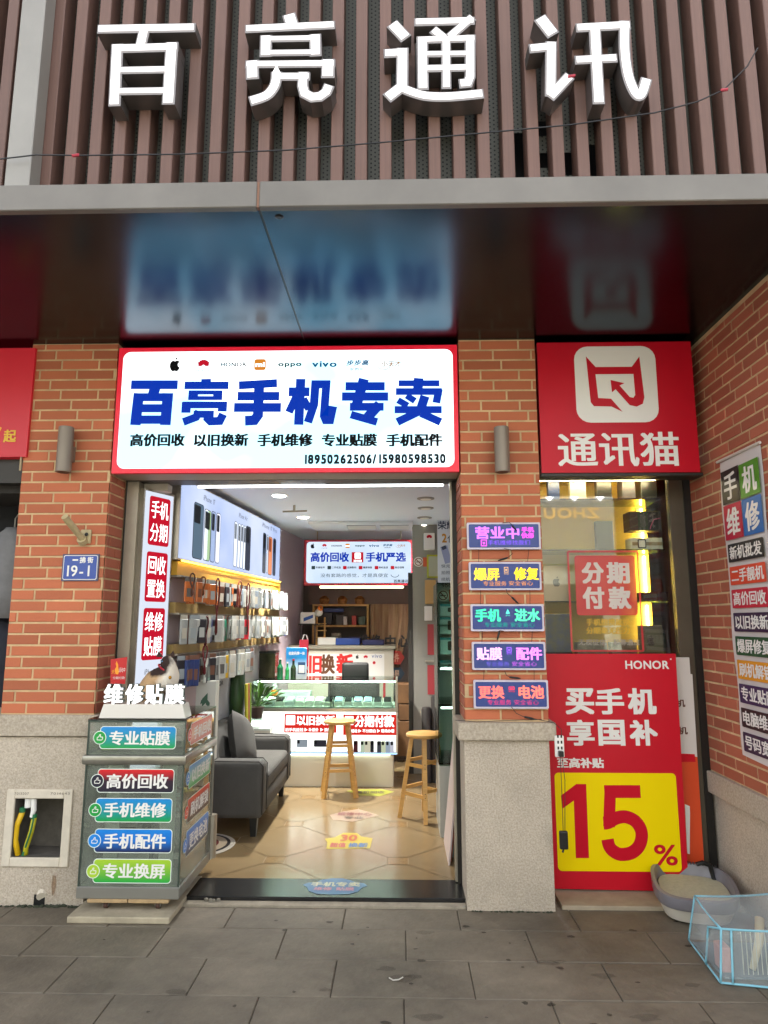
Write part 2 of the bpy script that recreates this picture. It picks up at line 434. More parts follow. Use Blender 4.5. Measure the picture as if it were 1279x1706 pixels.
# its granite base runs on to the left
lb = thing('granite_base', 'granite wall base left of the door with a cable recess cut in it', 'wall base', (-2.6, 4.3, 0))
cap = MB(m_granitec); cap.rbox(-6.5, -1.845, FY - .025, 4.62, .962, 1.088, .006); cap.build('cap_stone', lb)
f4 = front(FY)
hx0, hz0, hx1, hz1 = f4.box(22, 1330, 104, 1428)
b = MB(m_granite)
b.box(-6.5, hx0, FY, 4.6, -.02, .955).box(hx1, -1.875, FY, 4.6, -.02, .955).box(hx0, hx1, FY, 4.6, hz1, .955).box(hx0, hx1, FY, 4.6, -.02, hz0)
b.build('base_stone', lb)
rsn = MB(film('rust stain', '8a6030', .45, .8)); q = f4.px(90, 1470); rsn.poly(f4, [(q[0] + x, q[1] + z) for x, z in ((-.012, .04), (.01, .035), (.014, -.01), (.008, -.06), (-.006, -.075), (-.014, -.02))], .0012); rsn.build('rust_stain', lb)
ms_ = MB(mat('moss and grit', '34382a', .95)); rr = random.Random(8)
for k in range(90): ms_.ball((rr.uniform(-2.75, -1.88), FY - .004 - rr.uniform(0, .02), .002), rr.uniform(.006, .02), rr.uniform(.004, .012), rr.uniform(.004, .014), n=6)
for k in range(40): ms_.ball((rr.uniform(.37, .9), FY - .014 - rr.uniform(0, .012), .001), rr.uniform(.005, .014), rr.uniform(.003, .008), rr.uniform(.003, .008), n=6)
stuff(tag(ms_.build('moss_and_grit'), 'thin dark line of moss and grit along the feet of the granite bases', 'moss'))
ps_ = MB(mat('scrap paper', 'b8b4aa', .7)); ps_.tube([G(648, 1629, .006), G(655, 1633, .006), G(664, 1632, .008), G(671, 1628, .006)], .003, n=5); tag(ps_.build('paper_scrap'), 'tiny curled white paper scrap lying on the pavement before the door', 'scrap')
db = MB(mat('crumpled foil', '8a857a', .4, .3)); rr = random.Random(2); c_ = G(352, 1500, .02)
for k in range(7): db.ball(c_ + Vector((rr.uniform(-.04, .04), rr.uniform(-.012, .01), rr.uniform(-.008, .008))), .014, .01, .01, n=6)
tag(db.build('crumpled_wrapper'), 'small crumpled grey wrapper lying by the door step', 'litter')
# right pillar
rp = thing('brick_pillar', 'brick pillar between the door and the red poster, hung with five lit signs', 'pillar', (.64, 4.4, 0))
b = MB(m_mortar); b.box(.388, .888, FY + .001, 4.62, 1.05, SOF); b.build('mortar_body', rp)
brickwork(rp, front(FY), .388, .888, 1.068, SOF - .005, off0=.03, step=.083)
brickwork(rp, Sheet((.385, 0, 0), (0, -1, 0)), -4.6, -FY - .012, 1.068, SOF - .9, m_brickr, off0=.05)
b = MB(m_granite); b.box(.378, .885, FY - .008, 4.62, -.02, .945)
b.build('base_stone', rp)
cap = MB(m_granitec); cap.rbox(.34, .925, FY - .04, 4.64, .95, 1.055, .008); cap.build('cap_stone', rp)
# side wall on the right
SX = 1.975
sw = thing('brick_side_wall', 'red brick side wall at the right edge, carrying the service banner', 'wall', (2.1, 3.9, 0))
b = MB(m_mortar); b.box(SX + .001, 2.3, 3.0, 4.78, .70, SOF); b.build('mortar_body', sw)
ssh = Sheet((SX, 0, 0), (0, -1, 0))
brickwork(sw, ssh, -4.78, -3.0, .722, SOF - .03, m_brickr, off0=.12, step=.0842)
b = MB(m_granite); b.box(SX + .012, 2.3, 3.0, 4.75, -.02, .58); b.build('base_stone', sw)
cap = MB(m_granitec); cap.rbox(SX - .03, 2.3, 2.98, 4.77, .585, .715, .006); cap.build('cap_stone', sw)
# the building's front wall behind the signs
b = MB(mat('dark wall', '4a423c', .8)); b.box(-6.5, 2.3, 4.66, 4.8, 2.78, SOF + .05); struct(b.build('front_wall'))

# ------------------------------------------------------------------ canopy
FA = 2.765
cp = thing('canopy', 'dark glossy flat canopy with a grey metal edge above the shop signs', 'canopy', (0, 3.5, SOF))
JX = -.632
for x0, x1 in ((-6.5, JX - .006), (JX + .006, 4.2)):
    b = MB(m_soffit); b.box(x0, x1, FA + .03, 4.85, SOF, SOF + .02); b.build('soffit_panel', cp)
    b = MB(m_fascia); b.rbox(x0, x1, FA - .01, FA + .028, SOF - .012, SOF + .115, .004, n=1); b.build('fascia_panel', cp)
b = MB(m_black); b.box(JX - .02, JX + .02, FA + .028, 4.85, SOF + .004, SOF + .03); b.build('joint_strip', cp)
b = MB(mat('rust streak', '7a5a4a', .8)); b.box(JX - .0055, JX + .0055, FA - .004, FA + .02, SOF - .01, SOF + .113); b.build('fascia_joint', cp)
b = MB(m_fascia); b.box(-6.5, 4.2, FA + .03, 4.85, SOF + .09, SOF + .11); b.build('top_sheet', cp)
q = G(465, 361, SOF); b = MB(m_black); b.lathe((q.x, q.y, SOF - .006), [(.012, 0), (.02, .005)], n=12); b.build('drain_hole', cp)

# ------------------------------------------------------------------ slatted screen above the canopy
SL = 2.86
ss = thing('slat_screen', 'brown vertical slat screen over perforated metal behind the big white characters', 'screen', (0, SL, SOF + .1))
m_perf = mat('perforated grey metal', '45453f', .5, .4)
nt = m_perf.node_tree; L = nt.links; tc = nt.nodes.new('ShaderNodeTexCoord'); sp = nt.nodes.new('ShaderNodeSeparateXYZ'); L.new(tc.outputs['Object'], sp.inputs[0])
def nmath(op, a, bb):
    n = nt.nodes.new('ShaderNodeMath'); n.operation = op
    for i, x in enumerate((a, bb)):
        if x is None: continue
        if isinstance(x, (int, float)): n.inputs[i].default_value = x
        else: L.new(x, n.inputs[i])
    return n.outputs[0]
ds = []
for ox, oz in ((0, 0), (.5, .5)):
    a = nmath('MULTIPLY', nmath('SUBTRACT', nmath('FRACT', nmath('ADD', nmath('DIVIDE', sp.outputs[0], .0385), ox + 50), None), .5), .0385)
    c = nmath('MULTIPLY', nmath('SUBTRACT', nmath('FRACT', nmath('ADD', nmath('DIVIDE', sp.outputs[2], .0232), oz + 50), None), .5), .0232)
    ds.append(nmath('ADD', nmath('MULTIPLY', a, a), nmath('MULTIPLY', c, c)))
hole = nmath('LESS_THAN', nmath('MINIMUM', ds[0], ds[1]), .0046 ** 2)
mx = nt.nodes.new('ShaderNodeMix'); mx.data_type = 'RGBA'; mx.inputs[6].default_value = (*lin('4c4c45'), 1); mx.inputs[7].default_value = (.004, .004, .004, 1)
L.new(hole, mx.inputs[0]); L.new(mx.outputs[2], nt.nodes['Principled BSDF'].inputs['Base Color'])
SP = .1147; SX0 = -.751                             # a slat's centre, pitch
zt = 5.6
holes = [(.62, 4.02, 4.13), (.71, 3.76, 3.86), (.71, 3.62, 3.70), (.94, 3.80, 3.98), (.60, 3.66, 3.94)]
for k in range(-40, 25):
    cx = SX0 + k * SP
    b = MB(m_slat); b.rbox(cx - .0275, cx + .0275, SL, SL + .105, SOF + .08, zt, .003, n=1); b.build('slat', ss)
pxs = [SX0 + k * SP + SP / 2 for k in range(-41, 25)]
for gx in pxs:
    b = MB(m_perf); z = SOF + .08
    gaps = {.65: 0}
    hs = []
    i = round((gx - SX0 - SP / 2) / SP)
    if i == 11: hs = [(3.63, 3.99)]
    if i == 12: hs = [(3.63, 3.72), (3.80, 3.88), (3.97, 4.05)]
    if i == 13: hs = [(3.76, 3.88)]
    if i == 14: hs = [(3.70, 3.92)]
    for a, c in hs + [(zt, zt)]:
        if a > z: b.box(gx - SP / 2 + .001, gx + SP / 2 - .001, SL + .107, SL + .110, z, a)
        z = c
    b.build('perforated_panel', ss)
b = MB(m_black); b.box(-6.4, 3.9, SL + .30, SL + .32, SOF + .1, zt); b.build('backing', ss)
pq = U(43, 308, 2.79)
po = MB(mat('grey post metal', '85827d', .45, .3, noise=(3, .1))); po.rbox(-1.80, -1.685, 2.768, 2.858, 3.585, 5.6, .004, n=1)
tag(po.build('metal_post'), 'light grey square metal post standing on the canopy left of the characters', 'post')

# ------------------------------------------------------------------ the four big channel characters
SG = 2.765
m_face = lit('white lit letter face', 'fffcfa', 1.25)
gsh = front(SG)
def letter(ch, look, ox, oy, sc, strokes):
    allp = [gsh.px(ox + x / sc, oy + y / sc) for st_, w_ in strokes for x, y in st_]
    cx = sum(p[0] for p in allp) / len(allp); zz = min(p[1] for p in allp)
    t = thing('channel_letter', 'big white lit character %s, %s' % (ch, look), 'sign letter', (cx, SG + .1, zz), 'white lit characters above the canopy')
    k = 1 / sc / F_PX * (2.765 * math.cos(PITCH) + 2.5 * math.sin(PITCH)) * 1.0
    rim = MB(m_rim, m_letside); fc = MB(m_face)
    for i, (P, wd) in enumerate(strokes):
        W = gsh.pts(P, ox, oy, sc); W = curve(W) if len(W) > 4 and not (ch == '亮' and len(W) == 7) else W; ww = wd * k
        rim.prism(gsh, stroke(W, ww), -.094 + i * .0003, i * .0003, m_rim, m_letside)
        fc.poly(gsh, stroke(W, ww - .016, .008), .0045 + i * .0003, m_face)
    rim.build('metal_return', t); fc.build('lit_face', t)
    return t
letter('百', 'leftmost over the door', 150, 20, 6.395, [
    ([(76, 183), (1122, 166)], 112), ([(578, 185), (530, 400)], 125), ([(290, 340), (258, 1005)], 132), ([(225, 393), (940, 375)], 112),
    ([(872, 322), (832, 988)], 140), ([(290, 625), (850, 615)], 92), ([(270, 850), (840, 842)], 92)])
letter('亮', 'second from the left', 390, 10, 6.395, [
    ([(580, 85), (625, 230)], 148), ([(115, 246), (1075, 202)], 104), ([(275, 355), (925, 343)], 82), ([(270, 503), (930, 495)], 82),
    ([(340, 312), (335, 545)], 132), ([(862, 300), (868, 540)], 130), ([(118, 625), (1078, 617)], 94), ([(190, 580), (195, 785)], 142), ([(1002, 568), (997, 772)], 146),
    ([(452, 705), (446, 800), (415, 885), (335, 965), (165, 1022)], 122), ([(390, 757), (810, 757)], 100),
    ([(738, 705), (730, 860), (752, 940), (830, 980), (915, 972), (980, 925), (1015, 845)], 120)])
letter('通', 'third from the left, beside the last one', 625, 10, 6.395, [
    ([(175, 185), (330, 350)], 142), ([(90, 508), (350, 492)], 112), ([(290, 445), (286, 880)], 132), ([(300, 850), (120, 988)], 132),
    ([(285, 880), (430, 935), (570, 965), (800, 968), (1155, 935)], 116), ([(415, 176), (1060, 160)], 100), ([(1040, 120), (780, 345)], 105),
    ([(610, 252), (745, 360)], 112), ([(440, 368), (1070, 350)], 92), ([(500, 335), (508, 900)], 124), ([(1010, 310), (1010, 760), (985, 825), (890, 835)], 115),
    ([(752, 330), (757, 890)], 105), ([(450, 520), (1060, 512)], 80), ([(450, 675), (1060, 662)], 92)])
letter('讯', 'rightmost of the four', 870, 10, 5.561, [
    ([(158, 105), (288, 272)], 128), ([(62, 397), (316, 372)], 98), ([(266, 328), (262, 840)], 106), ([(248, 852), (442, 645)], 108),
    ([(495, 206), (1003, 178)], 96), ([(668, 180), (708, 912)], 112), ([(485, 505), (880, 485)], 92),
    ([(947, 138), (945, 400), (968, 600), (1005, 730), (1060, 828), (1105, 812), (1150, 672)], 106)])
# thin cable sagging along the screen
P = [U(x, y, 2.74) for x, y in ((-60, 275), (0, 265), (60, 258), (130, 259), (300, 257), (480, 250), (640, 237), (800, 222), (950, 208), (1090, 188), (1160, 170), (1205, 150), (1245, 110), (1262, 80))]
b = MB(m_black); b.tube(P, .0032, n=5)
cb = tag(b.build('overhead_cable'), 'thin black cable sagging across the slat screen under the white characters', 'cable')
for x, y in ((126, 259), (1206, 150), (952, 127)):
    q = U(x, y, 2.74); b = MB(mat('red tape', 'a02038', .5)); b.tube([q + Vector((-.016, 0, -.002)), q + Vector((.016, 0, .003))], .0065, n=6); b.build('red_tie', cb)

# ------------------------------------------------------------------ marks used on several signs
def apple(b, sh, cx, cy, h, m, d):
    s = h / 100
    body = [(0, 34), (14, 40), (28, 38), (38, 28), (26, 16), (24, 2), (30, -10), (42, -18), (36, -34), (24, -48), (12, -50), (0, -46), (-12, -50), (-24, -48), (-36, -32), (-44, -10), (-42, 14), (-32, 32), (-16, 40)]
    b.poly(sh, [(cx + x * s * .95, cy + (y - 6) * s) for x, y in body], d, m)
    b.poly(sh, [(cx + x * s, cy + y * s) for x, y in ((0, 38), (2, 50), (10, 58), (20, 60), (18, 48), (10, 40))], d, m)
def petals(b, sh, cx, cy, r, m, d):
    for i in range(8):
        a = math.radians(8 + i * 164 / 7); ca, sa = math.cos(a), math.sin(a)
        k = r * (.85 if i in (0, 7) else 1.0)
        P = [(.1, 0), (.5, .19), (.85, .2), (1, .05), (1, -.05), (.85, -.2), (.5, -.19)]
        b.poly(sh, [(cx + (x * ca - y * sa) * k, cy - r * .4 + (x * sa + y * ca) * k) for x, y in P], d + i * 5e-5, m)
def head_mark(b, sh, bx, mw, mr, d):
    """red horned frame with an arrow, on a white rounded square"""
    u0, v0, u1, v1 = bx; w = u1 - u0; h = v1 - v0
    b.poly(sh, rrect(u0, v0, u1, v1, w * .17), d, mw)
    P = [(563, 80), (600, 123), (745, 123), (778, 82), (788, 245), (780, 270), (755, 281), (728, 275), (675, 212), (660, 224), (657, 175), (712, 188), (692, 197), (730, 243), (744, 246), (752, 235), (750, 152), (598, 152), (604, 246), (655, 249), (698, 301), (655, 280), (585, 278), (573, 262)]
    b.poly(sh, [(u0 + (x - 515) / 327 * w, v1 - (y - 40) / 302 * h) for x, y in P], d + .0012, mr)
def hand_mark(b, sh, cx, cy, r, m, d):
    P = [(-.45, -.4), (-.2, -.4), (.35, -.42), (.5, -.3), (.55, .1), (.1, .12), (.15, .55), (0, .55), (-.2, .1), (-.45, .05)]
    Q = [(cx + x * r, cy + y * r) for x, y in P]
    for i in range(len(Q)): b.poly(sh, stroke([Q[i - 1], Q[i]], r * .13), d + i * 2e-5, m)
def brand_row(b, sh, pos, h, d, dark, red, orange, grey, blue, green, tan):
    """the row of makers' marks; pos(x) maps 0..1 to (u, v)"""
    def tx(s, x0, x1, k, m, dy=0, **kw):
        a, c = pos(x0), pos(x1); b.text(sh, s, (a[0], a[1] - h * k / 2 + dy, c[0], a[1] + h * k / 2 + dy), m, d, **kw)
    p = pos(.025); apple(b, sh, p[0], p[1], h * .95, dark, d)
    p = pos(.147); petals(b, sh, p[0], p[1] + h * .12, h * .5, red, d); tx('HUAWEI', .118, .176, .2, grey, -h * .48)
    tx('HONOR', .22, .33, .33, grey, wx=.03)
    p = pos(.388); b.poly(sh, rrect(p[0] - h * .44, p[1] - h * .44, p[0] + h * .44, p[1] + h * .44, h * .18), d, orange)
    tx('mi', .368, .408, .36, MATS['white lit print'] if 'white lit print' in MATS else p_white, 0, wx=.04)
    b2 = d + .001
    a, c = pos(.465), pos(.565); b.text(sh, 'oppo', (a[0], a[1] - h * .24, c[0], c[1] + h * .14), green, d, wx=.035)
    a, c = pos(.61), pos(.715); b.text(sh, 'vivo', (a[0], a[1] - h * .2, c[0], c[1] + h * .28), blue, d, wx=.03)
    tx('步步高', .755, .85, .46, blue, h * .14, wx=.03, shear=.2); tx('家教机', .77, .835, .26, dark, -h * .36)
    tx('小天才', .905, .99, .46, tan, h * .06, wx=.02)
    p = pos(.925); Q = [(p[0] + h * x, p[1] + h * y) for x, y in ((-.75, -.05), (-.5, -.3), (0, -.4), (.3, -.2), (.42, .1))]
    b.poly(sh, stroke(Q, h * .05), d, tan)

# ------------------------------------------------------------------ the lit shop sign
wl_white = lit('lit sign acrylic', 'fdffff', 1.25, noise=1.6, col2='a6dbec')
l_red = lit('lit red vinyl', 'c8102a', .5); l_blue = lit('lit blue vinyl', '0238b8', .5); l_dark = lit('lit dark vinyl', '101216', .2)
l_grey = lit('lit grey vinyl', '4f6a6e', .2); l_org = lit('lit orange vinyl', 'e08a2a', .5); l_green = lit('lit green vinyl', '2f706a', .22)
l_teal = lit('lit teal vinyl', '1070a4', .3); l_tan = lit('lit tan vinyl', 'd08428', .38); l_wht = lit('white lit print', 'ffffff', 1.1)
MX0, MX1, MZ0, MZ1 = -1.868, .377, 2.598, 3.452
ms = thing('shop_sign', 'long white lit sign with blue characters 百亮手机专卖 over the doorway', 'sign', (-.75, 4.3, MZ0))
MY = FY - .012; sh = front(MY)
b = MB(mat('red sign frame', 'c2122a', .4, emit=.12), mat('sign underside', '9a8e80', .5))
b.box(MX0, MX1, MY + .001, 4.47, MZ0, MZ1, b.mats[1]); b.prism(sh, [(MX0, MZ0), (MX1, MZ0), (MX1, MZ1), (MX0, MZ1)], -.03, .002, b.mats[0], b.mats[0], back=False)
b.build('frame', ms)
b = MB(wl_white); b.poly(sh, rrect(MX0 + .032, MZ0 + .03, MX1 - .03, MZ1 - .03, .05), .004); b.build('lit_panel', ms)
b = MB(l_blue)
def strokes(b, ox, oy, sc, L, d):
    for i, (P, wd) in enumerate(L):
        W = sh.pts(P, ox, oy, sc); b.poly(sh, stroke(W, wd / sc * .0041), d + i * 1.5e-4, l_blue)
strokes(b, 200, 620, 4.568, [([(85, 98), (440, 98)], 68), ([(270, 115), (250, 185)], 80), ([(145, 162), (118, 405)], 78), ([(104, 193), (404, 193)], 62), ([(366, 162), (346, 405)], 78),
    ([(112, 277), (385, 277)], 62), ([(105, 364), (375, 364)], 64)], .006)
strokes(b, 200, 620, 4.568, [([(656, 54), (655, 105)], 72), ([(492, 103), (826, 103)], 58), ([(526, 157), (780, 157)], 32), ([(522, 200), (775, 200)], 30), ([(561, 142), (555, 214)], 72),
    ([(746, 142), (743, 214)], 68), ([(477, 252), (815, 252)], 52), ([(507, 230), (502, 312)], 68), ([(783, 230), (778, 302)], 66), ([(603, 300), (580, 345), (482, 382)], 60),
    ([(560, 323), (715, 323)], 54), ([(676, 300), (668, 355), (690, 377), (760, 374), (786, 322)], 62)], .006)
strokes(b, 200, 620, 4.568, [([(905, 103), (1195, 86)], 62), ([(895, 185), (1212, 185)], 66), ([(868, 271), (1225, 271)], 68), ([(1060, 95), (1050, 330), (1022, 368), (952, 372)], 74)], .006)
strokes(b, 470, 620, 4.568, [([(50, 152), (208, 152)], 68), ([(142, 54), (126, 403)], 68), ([(118, 165), (52, 308)], 58), ([(160, 205), (205, 285)], 56), ([(222, 95), (366, 95)], 62),
    ([(255, 70), (242, 250), (196, 385)], 62), ([(338, 70), (318, 335), (332, 368), (365, 368), (388, 262)], 60)], .006)
strokes(b, 470, 620, 4.568, [([(482, 110), (780, 110)], 64), ([(455, 188), (806, 188)], 64), ([(622, 54), (560, 275)], 74), ([(515, 266), (772, 266)], 60), ([(742, 245), (650, 345)], 74), ([(522, 325), (722, 382)], 58)], .006)
strokes(b, 470, 620, 4.568, [([(885, 87), (1195, 87)], 46), ([(1038, 48), (1030, 160)], 70), ([(865, 150), (1215, 150)], 52), ([(1192, 130), (1172, 236)], 56), ([(945, 180), (1010, 222)], 48),
    ([(880, 215), (955, 258)], 48), ([(1086, 184), (1050, 295)], 68), ([(855, 288), (1213, 288)], 54), ([(1045, 300), (875, 382)], 60), ([(1055, 315), (1205, 382)], 58)], .006)
b.build('blue_characters', ms)
b = MB(l_dark)
for s, x0, x1 in (('高价回收', 217, 308), ('以旧换新', 323, 414), ('手机维修', 429, 521), ('专业贴膜', 536, 628), ('手机配件', 643, 737)):
    b = MB(l_dark); b.text(sh, s, sh.box(x0, 723, x1, 744), l_dark, .006, wx=.05, wy=.025); b.build('service_lettering', ms)
b = MB(l_dark); b.text(sh, '18950262506/15980598530', sh.box(508, 757, 742, 773), lit('lit slate vinyl', '1c2a2e', .3), .006, wx=.045, gap=.06)
b.build('phone_number', ms)
b = MB(l_dark)
def posr(x): return sh.px(282 + x * (672 - 282), 608)
brand_row(b, sh, posr, .088, .006, l_dark, l_red, l_org, l_grey, l_teal, l_green, l_tan)
b.build('maker_marks', ms)

# ------------------------------------------------------------------ red sign over the window
rs = thing('shop_sign', 'square red sign with white horned arrow mark above 通讯猫', 'sign', (1.4, 4.3, 2.585))
RX0, RX1, RZ0, RZ1 = .902, 1.902, 2.587, 3.462
b = MB(p_red, m_dark); b.box(RX0, RX1, FY - .008, 4.42, RZ0, RZ1, mat('sign side', '8a1420', .5)); b.build('sign_box', rs)
sh = front(FY - .008); b = MB(mat('red sign face', 'bc1226', .35, spec=.2, noise=(1.2, .07), bump=(3, .06))); b.poly(sh, [(RX0, RZ0), (RX1, RZ0), (RX1, RZ1), (RX0, RZ1)], .002); b.build('red_face', rs)
b = MB(p_white); head_mark(b, sh, sh.box(740 + 517 / 2.373, 560 + 41 / 2.373, 740 + 840 / 2.373, 560 + 342 / 2.373), p_white, MATS['red sign face'], .004); b.build('emblem', rs)
b = MB(p_white); b.text(sh, '通讯猫', sh.box(740 + 448 / 2.373, 560 + 380 / 2.373, 740 + 928 / 2.373, 560 + 515 / 2.373), p_white, .004, wx=.018, wy=.012); b.build('lettering', rs)
b = MB(m_dark); b.box(RX0, RX1 + .02, FY + .0, 4.40, RZ0 - .02, RZ0 - .002); b.build('bottom_rail', rs)

# ------------------------------------------------------------------ wall lamps
m_lamp = mat('taupe lamp metal', '857a6e', .5, .3)
for x, who in ((105, 'left of the long white sign'), (837, 'between the white and the red sign')):
    q = U(x, 787, FY - .085); q2 = U(x, 712, FY - .085)
    t = thing('wall_lamp', 'taupe cylinder wall lamp on the brick pillar %s' % who, 'wall lamp', (q.x, FY, q.z), 'cylinder lamps on the pillars')
    h = q2.z - q.z; b = MB(m_lamp); b.lathe((q.x, FY - .085, q.z), [(.041, 0), (.047, .002), (.047, h - .002), (.045, h)], n=28); smooth_by_angle(b.build('lamp_body', t))
    b = MB(m_lamp); b.box(q.x - .03, q.x + .03, FY - .047, FY - .004, q.z + h * .28, q.z + h * .62); b.build('bracket', t)
    b = MB(m_dark); b.lathe((q.x, FY - .085, q.z - .001), [(.034, 0), (.036, .003)], n=20); b.build('lens', t)

# ------------------------------------------------------------------ flag holder and house number
m_cream = mat('cream painted iron', 'b5a57f', .55, noise=(30, .2))
fh = thing('flag_holder', 'cream iron flagpole socket on the left brick pillar above the blue number plate', 'flag holder', (U(143, 893, FY).x, FY, U(143, 893, FY).z))
q = U(143, 894, FY - .012); b = MB(m_cream); b.rbox(q.x - .034, q.x + .034, FY - .02, FY - .003, q.z - .045, q.z + .045, .006); b.build('base_plate', fh)
b = MB(m_cream); b.tube([q + Vector((-.006, -.01, -.03)), q + Vector((-.03, -.12, .045)), q + Vector((-.047, -.2, .098))], [.02, .021, .021], n=12)
b.tube([q + Vector((-.012, -.035, -.018)), q + Vector((-.012, -.005, -.036))], .03, n=10); smooth_by_angle(b.build('socket_tube', fh))
b = MB(m_black); b.ball(q + Vector((.012, -.022, .012)), .012, .005, .012); b.build('bolt_hole', fh)
hn = thing('house_number_plate', 'blue enamel plate reading 一拂街 19-1 on the left brick pillar', 'number plate', (U(134, 945, FY).x, FY, U(134, 945, FY).z))
sh = front(FY - .012); bx = sh.box(103, 923, 164, 968)
b = MB(mat('plate edge', '4c4a62', .4, .3)); b.box(bx[0], bx[2], FY - .012, FY - .003, bx[1], bx[3]); b.build('backing', hn)
b = MB(p_white); b.poly(sh, rrect(bx[0] + .008, bx[1] + .008, bx[2] - .008, bx[3] - .008, .012), .001, p_white)
b.poly(sh, rrect(bx[0] + .012, bx[1] + .012, bx[2] - .012, bx[3] - .012, .009), .002, mat('enamel blue', '27469a', .3)); b.build('enamel_face', hn)
def P14(x0, y0, x1, y1): return sh.box(90 + x0 / 14.21, 860 + y0 / 14.21, 90 + x1 / 14.21, 860 + y1 / 14.21)
b = MB(p_white); b.text(sh, '一', P14(440, 1020, 572, 1055), p_white, .003); b.text(sh, '拂', P14(612, 965, 752, 1112), p_white, .003, wx=.03); b.text(sh, '街', P14(795, 965, 930, 1110), p_white, .003, wx=.03)
b.text(sh, '19-1', P14(312, 1165, 842, 1425), p_white, .003, wx=.012, gap=.04)
b.build('lettering', hn)

# ------------------------------------------------------------------ cable recess in the left base
rc = thing('cable_recess', 'white framed opening in the granite base with two yellow green cables', 'cable box', ((hx0 + hx1) / 2, FY, hz0))
m_wf = mat('painted frame', 'cfc5b4', .6, noise=(14, .12))
e = .052; b = MB(m_wf); y0, y1 = FY - .012, FY + .02
for i, (a0, a1, c0, c1) in enumerate(((hx0 - e, hx0, hz0 - e, hz1 + e), (hx1, hx1 + e, hz0 - e, hz1 + e), (hx0, hx1, hz1, hz1 + e), (hx0, hx1, hz0 - e, hz0))): b.rbox(a0, a1, y0, y1, c0, c1, .004, n=1)
b.build('frame', rc)
b = MB(mat('recess concrete', '5c5750', .9, noise=(18, .3))); d = .2
c0_, c1_, c2_, c3_ = hx0 + .003, hx1 - .003, hz0 + .003, hz1 - .003
b.add([(c0_, FY, c2_), (c1_, FY, c2_), (c1_, FY, c3_), (c0_, FY, c3_), (c0_, FY + d, c2_), (c1_, FY + d, c2_), (c1_, FY + d, c3_), (c0_, FY + d, c3_)],
      [(4, 5, 6, 7), (0, 1, 5, 4), (3, 7, 6, 2), (0, 4, 7, 3), (1, 2, 6, 5)]); b.build('cavity', rc)
b = MB(mat('cable yellow', 'e0b416', .45)); y = FY + .022
b.tube([U(38, 1350, y), U(28, 1375, y), U(25, 1400, y), U(30, 1425, y)], .0165, n=10); b.build('yellow_cable', rc, smooth=True)
b = MB(mat('cable green yellow', 'b9b020', .45)); b.tube([U(57, 1362, y), U(52, 1385, y), U(43, 1412, y), U(42, 1424, y)], .015, n=10); b.build('striped_cable', rc, smooth=True)
b = MB(mat('cable green', '1c6a40', .5)); b.tube([U(38, 1345, y), U(37, 1353, y)], .018, n=10); b.tube([U(57, 1356, y), U(56, 1364, y)], .016, n=10); b.tube([U(42, 1418, y), U(40, 1426, y)], .016, n=8)
b.tube([U(56, 1364, y - .012), U(51, 1385, y - .016), U(42, 1412, y - .015)], .005, n=6); b.build('green_sleeves', rc)
b = MB(p_white); b.tube([U(47, 1328, y), U(46, 1345, y)], .018, n=10); b.tube([U(56, 1326, y), U(56, 1350, y), U(52, 1362, y - .01)], [.018, .016, .01], n=10); b.build('taped_ends', rc)
shf = front(y0); b = MB(mat('pen marks', '6a6258', .8))
b.text(shf, '7013207', shf.box(24, 1320, 48, 1324), b.mats[0], .001); b.text(shf, '7014643', shf.box(84, 1320, 116, 1324), b.mats[0], .001); b.build('pen_numbers', rc)
dn = MB(m_black); q0 = f4.box(57, 1481, 75, 1501); dn.box(q0[0], q0[2], FY - .003, FY + .05, -.01, q0[3] - .03)
dn.build('drain_notch', lb); dn = MB(p_white); dn.tube([U(69, 1494, FY - .01), U(72, 1483, FY + .03)], .03, m_wf, n=10); tag(dn.build('drain_pipe'), 'pale stub of drain pipe at the foot of the left granite base', 'pipe')

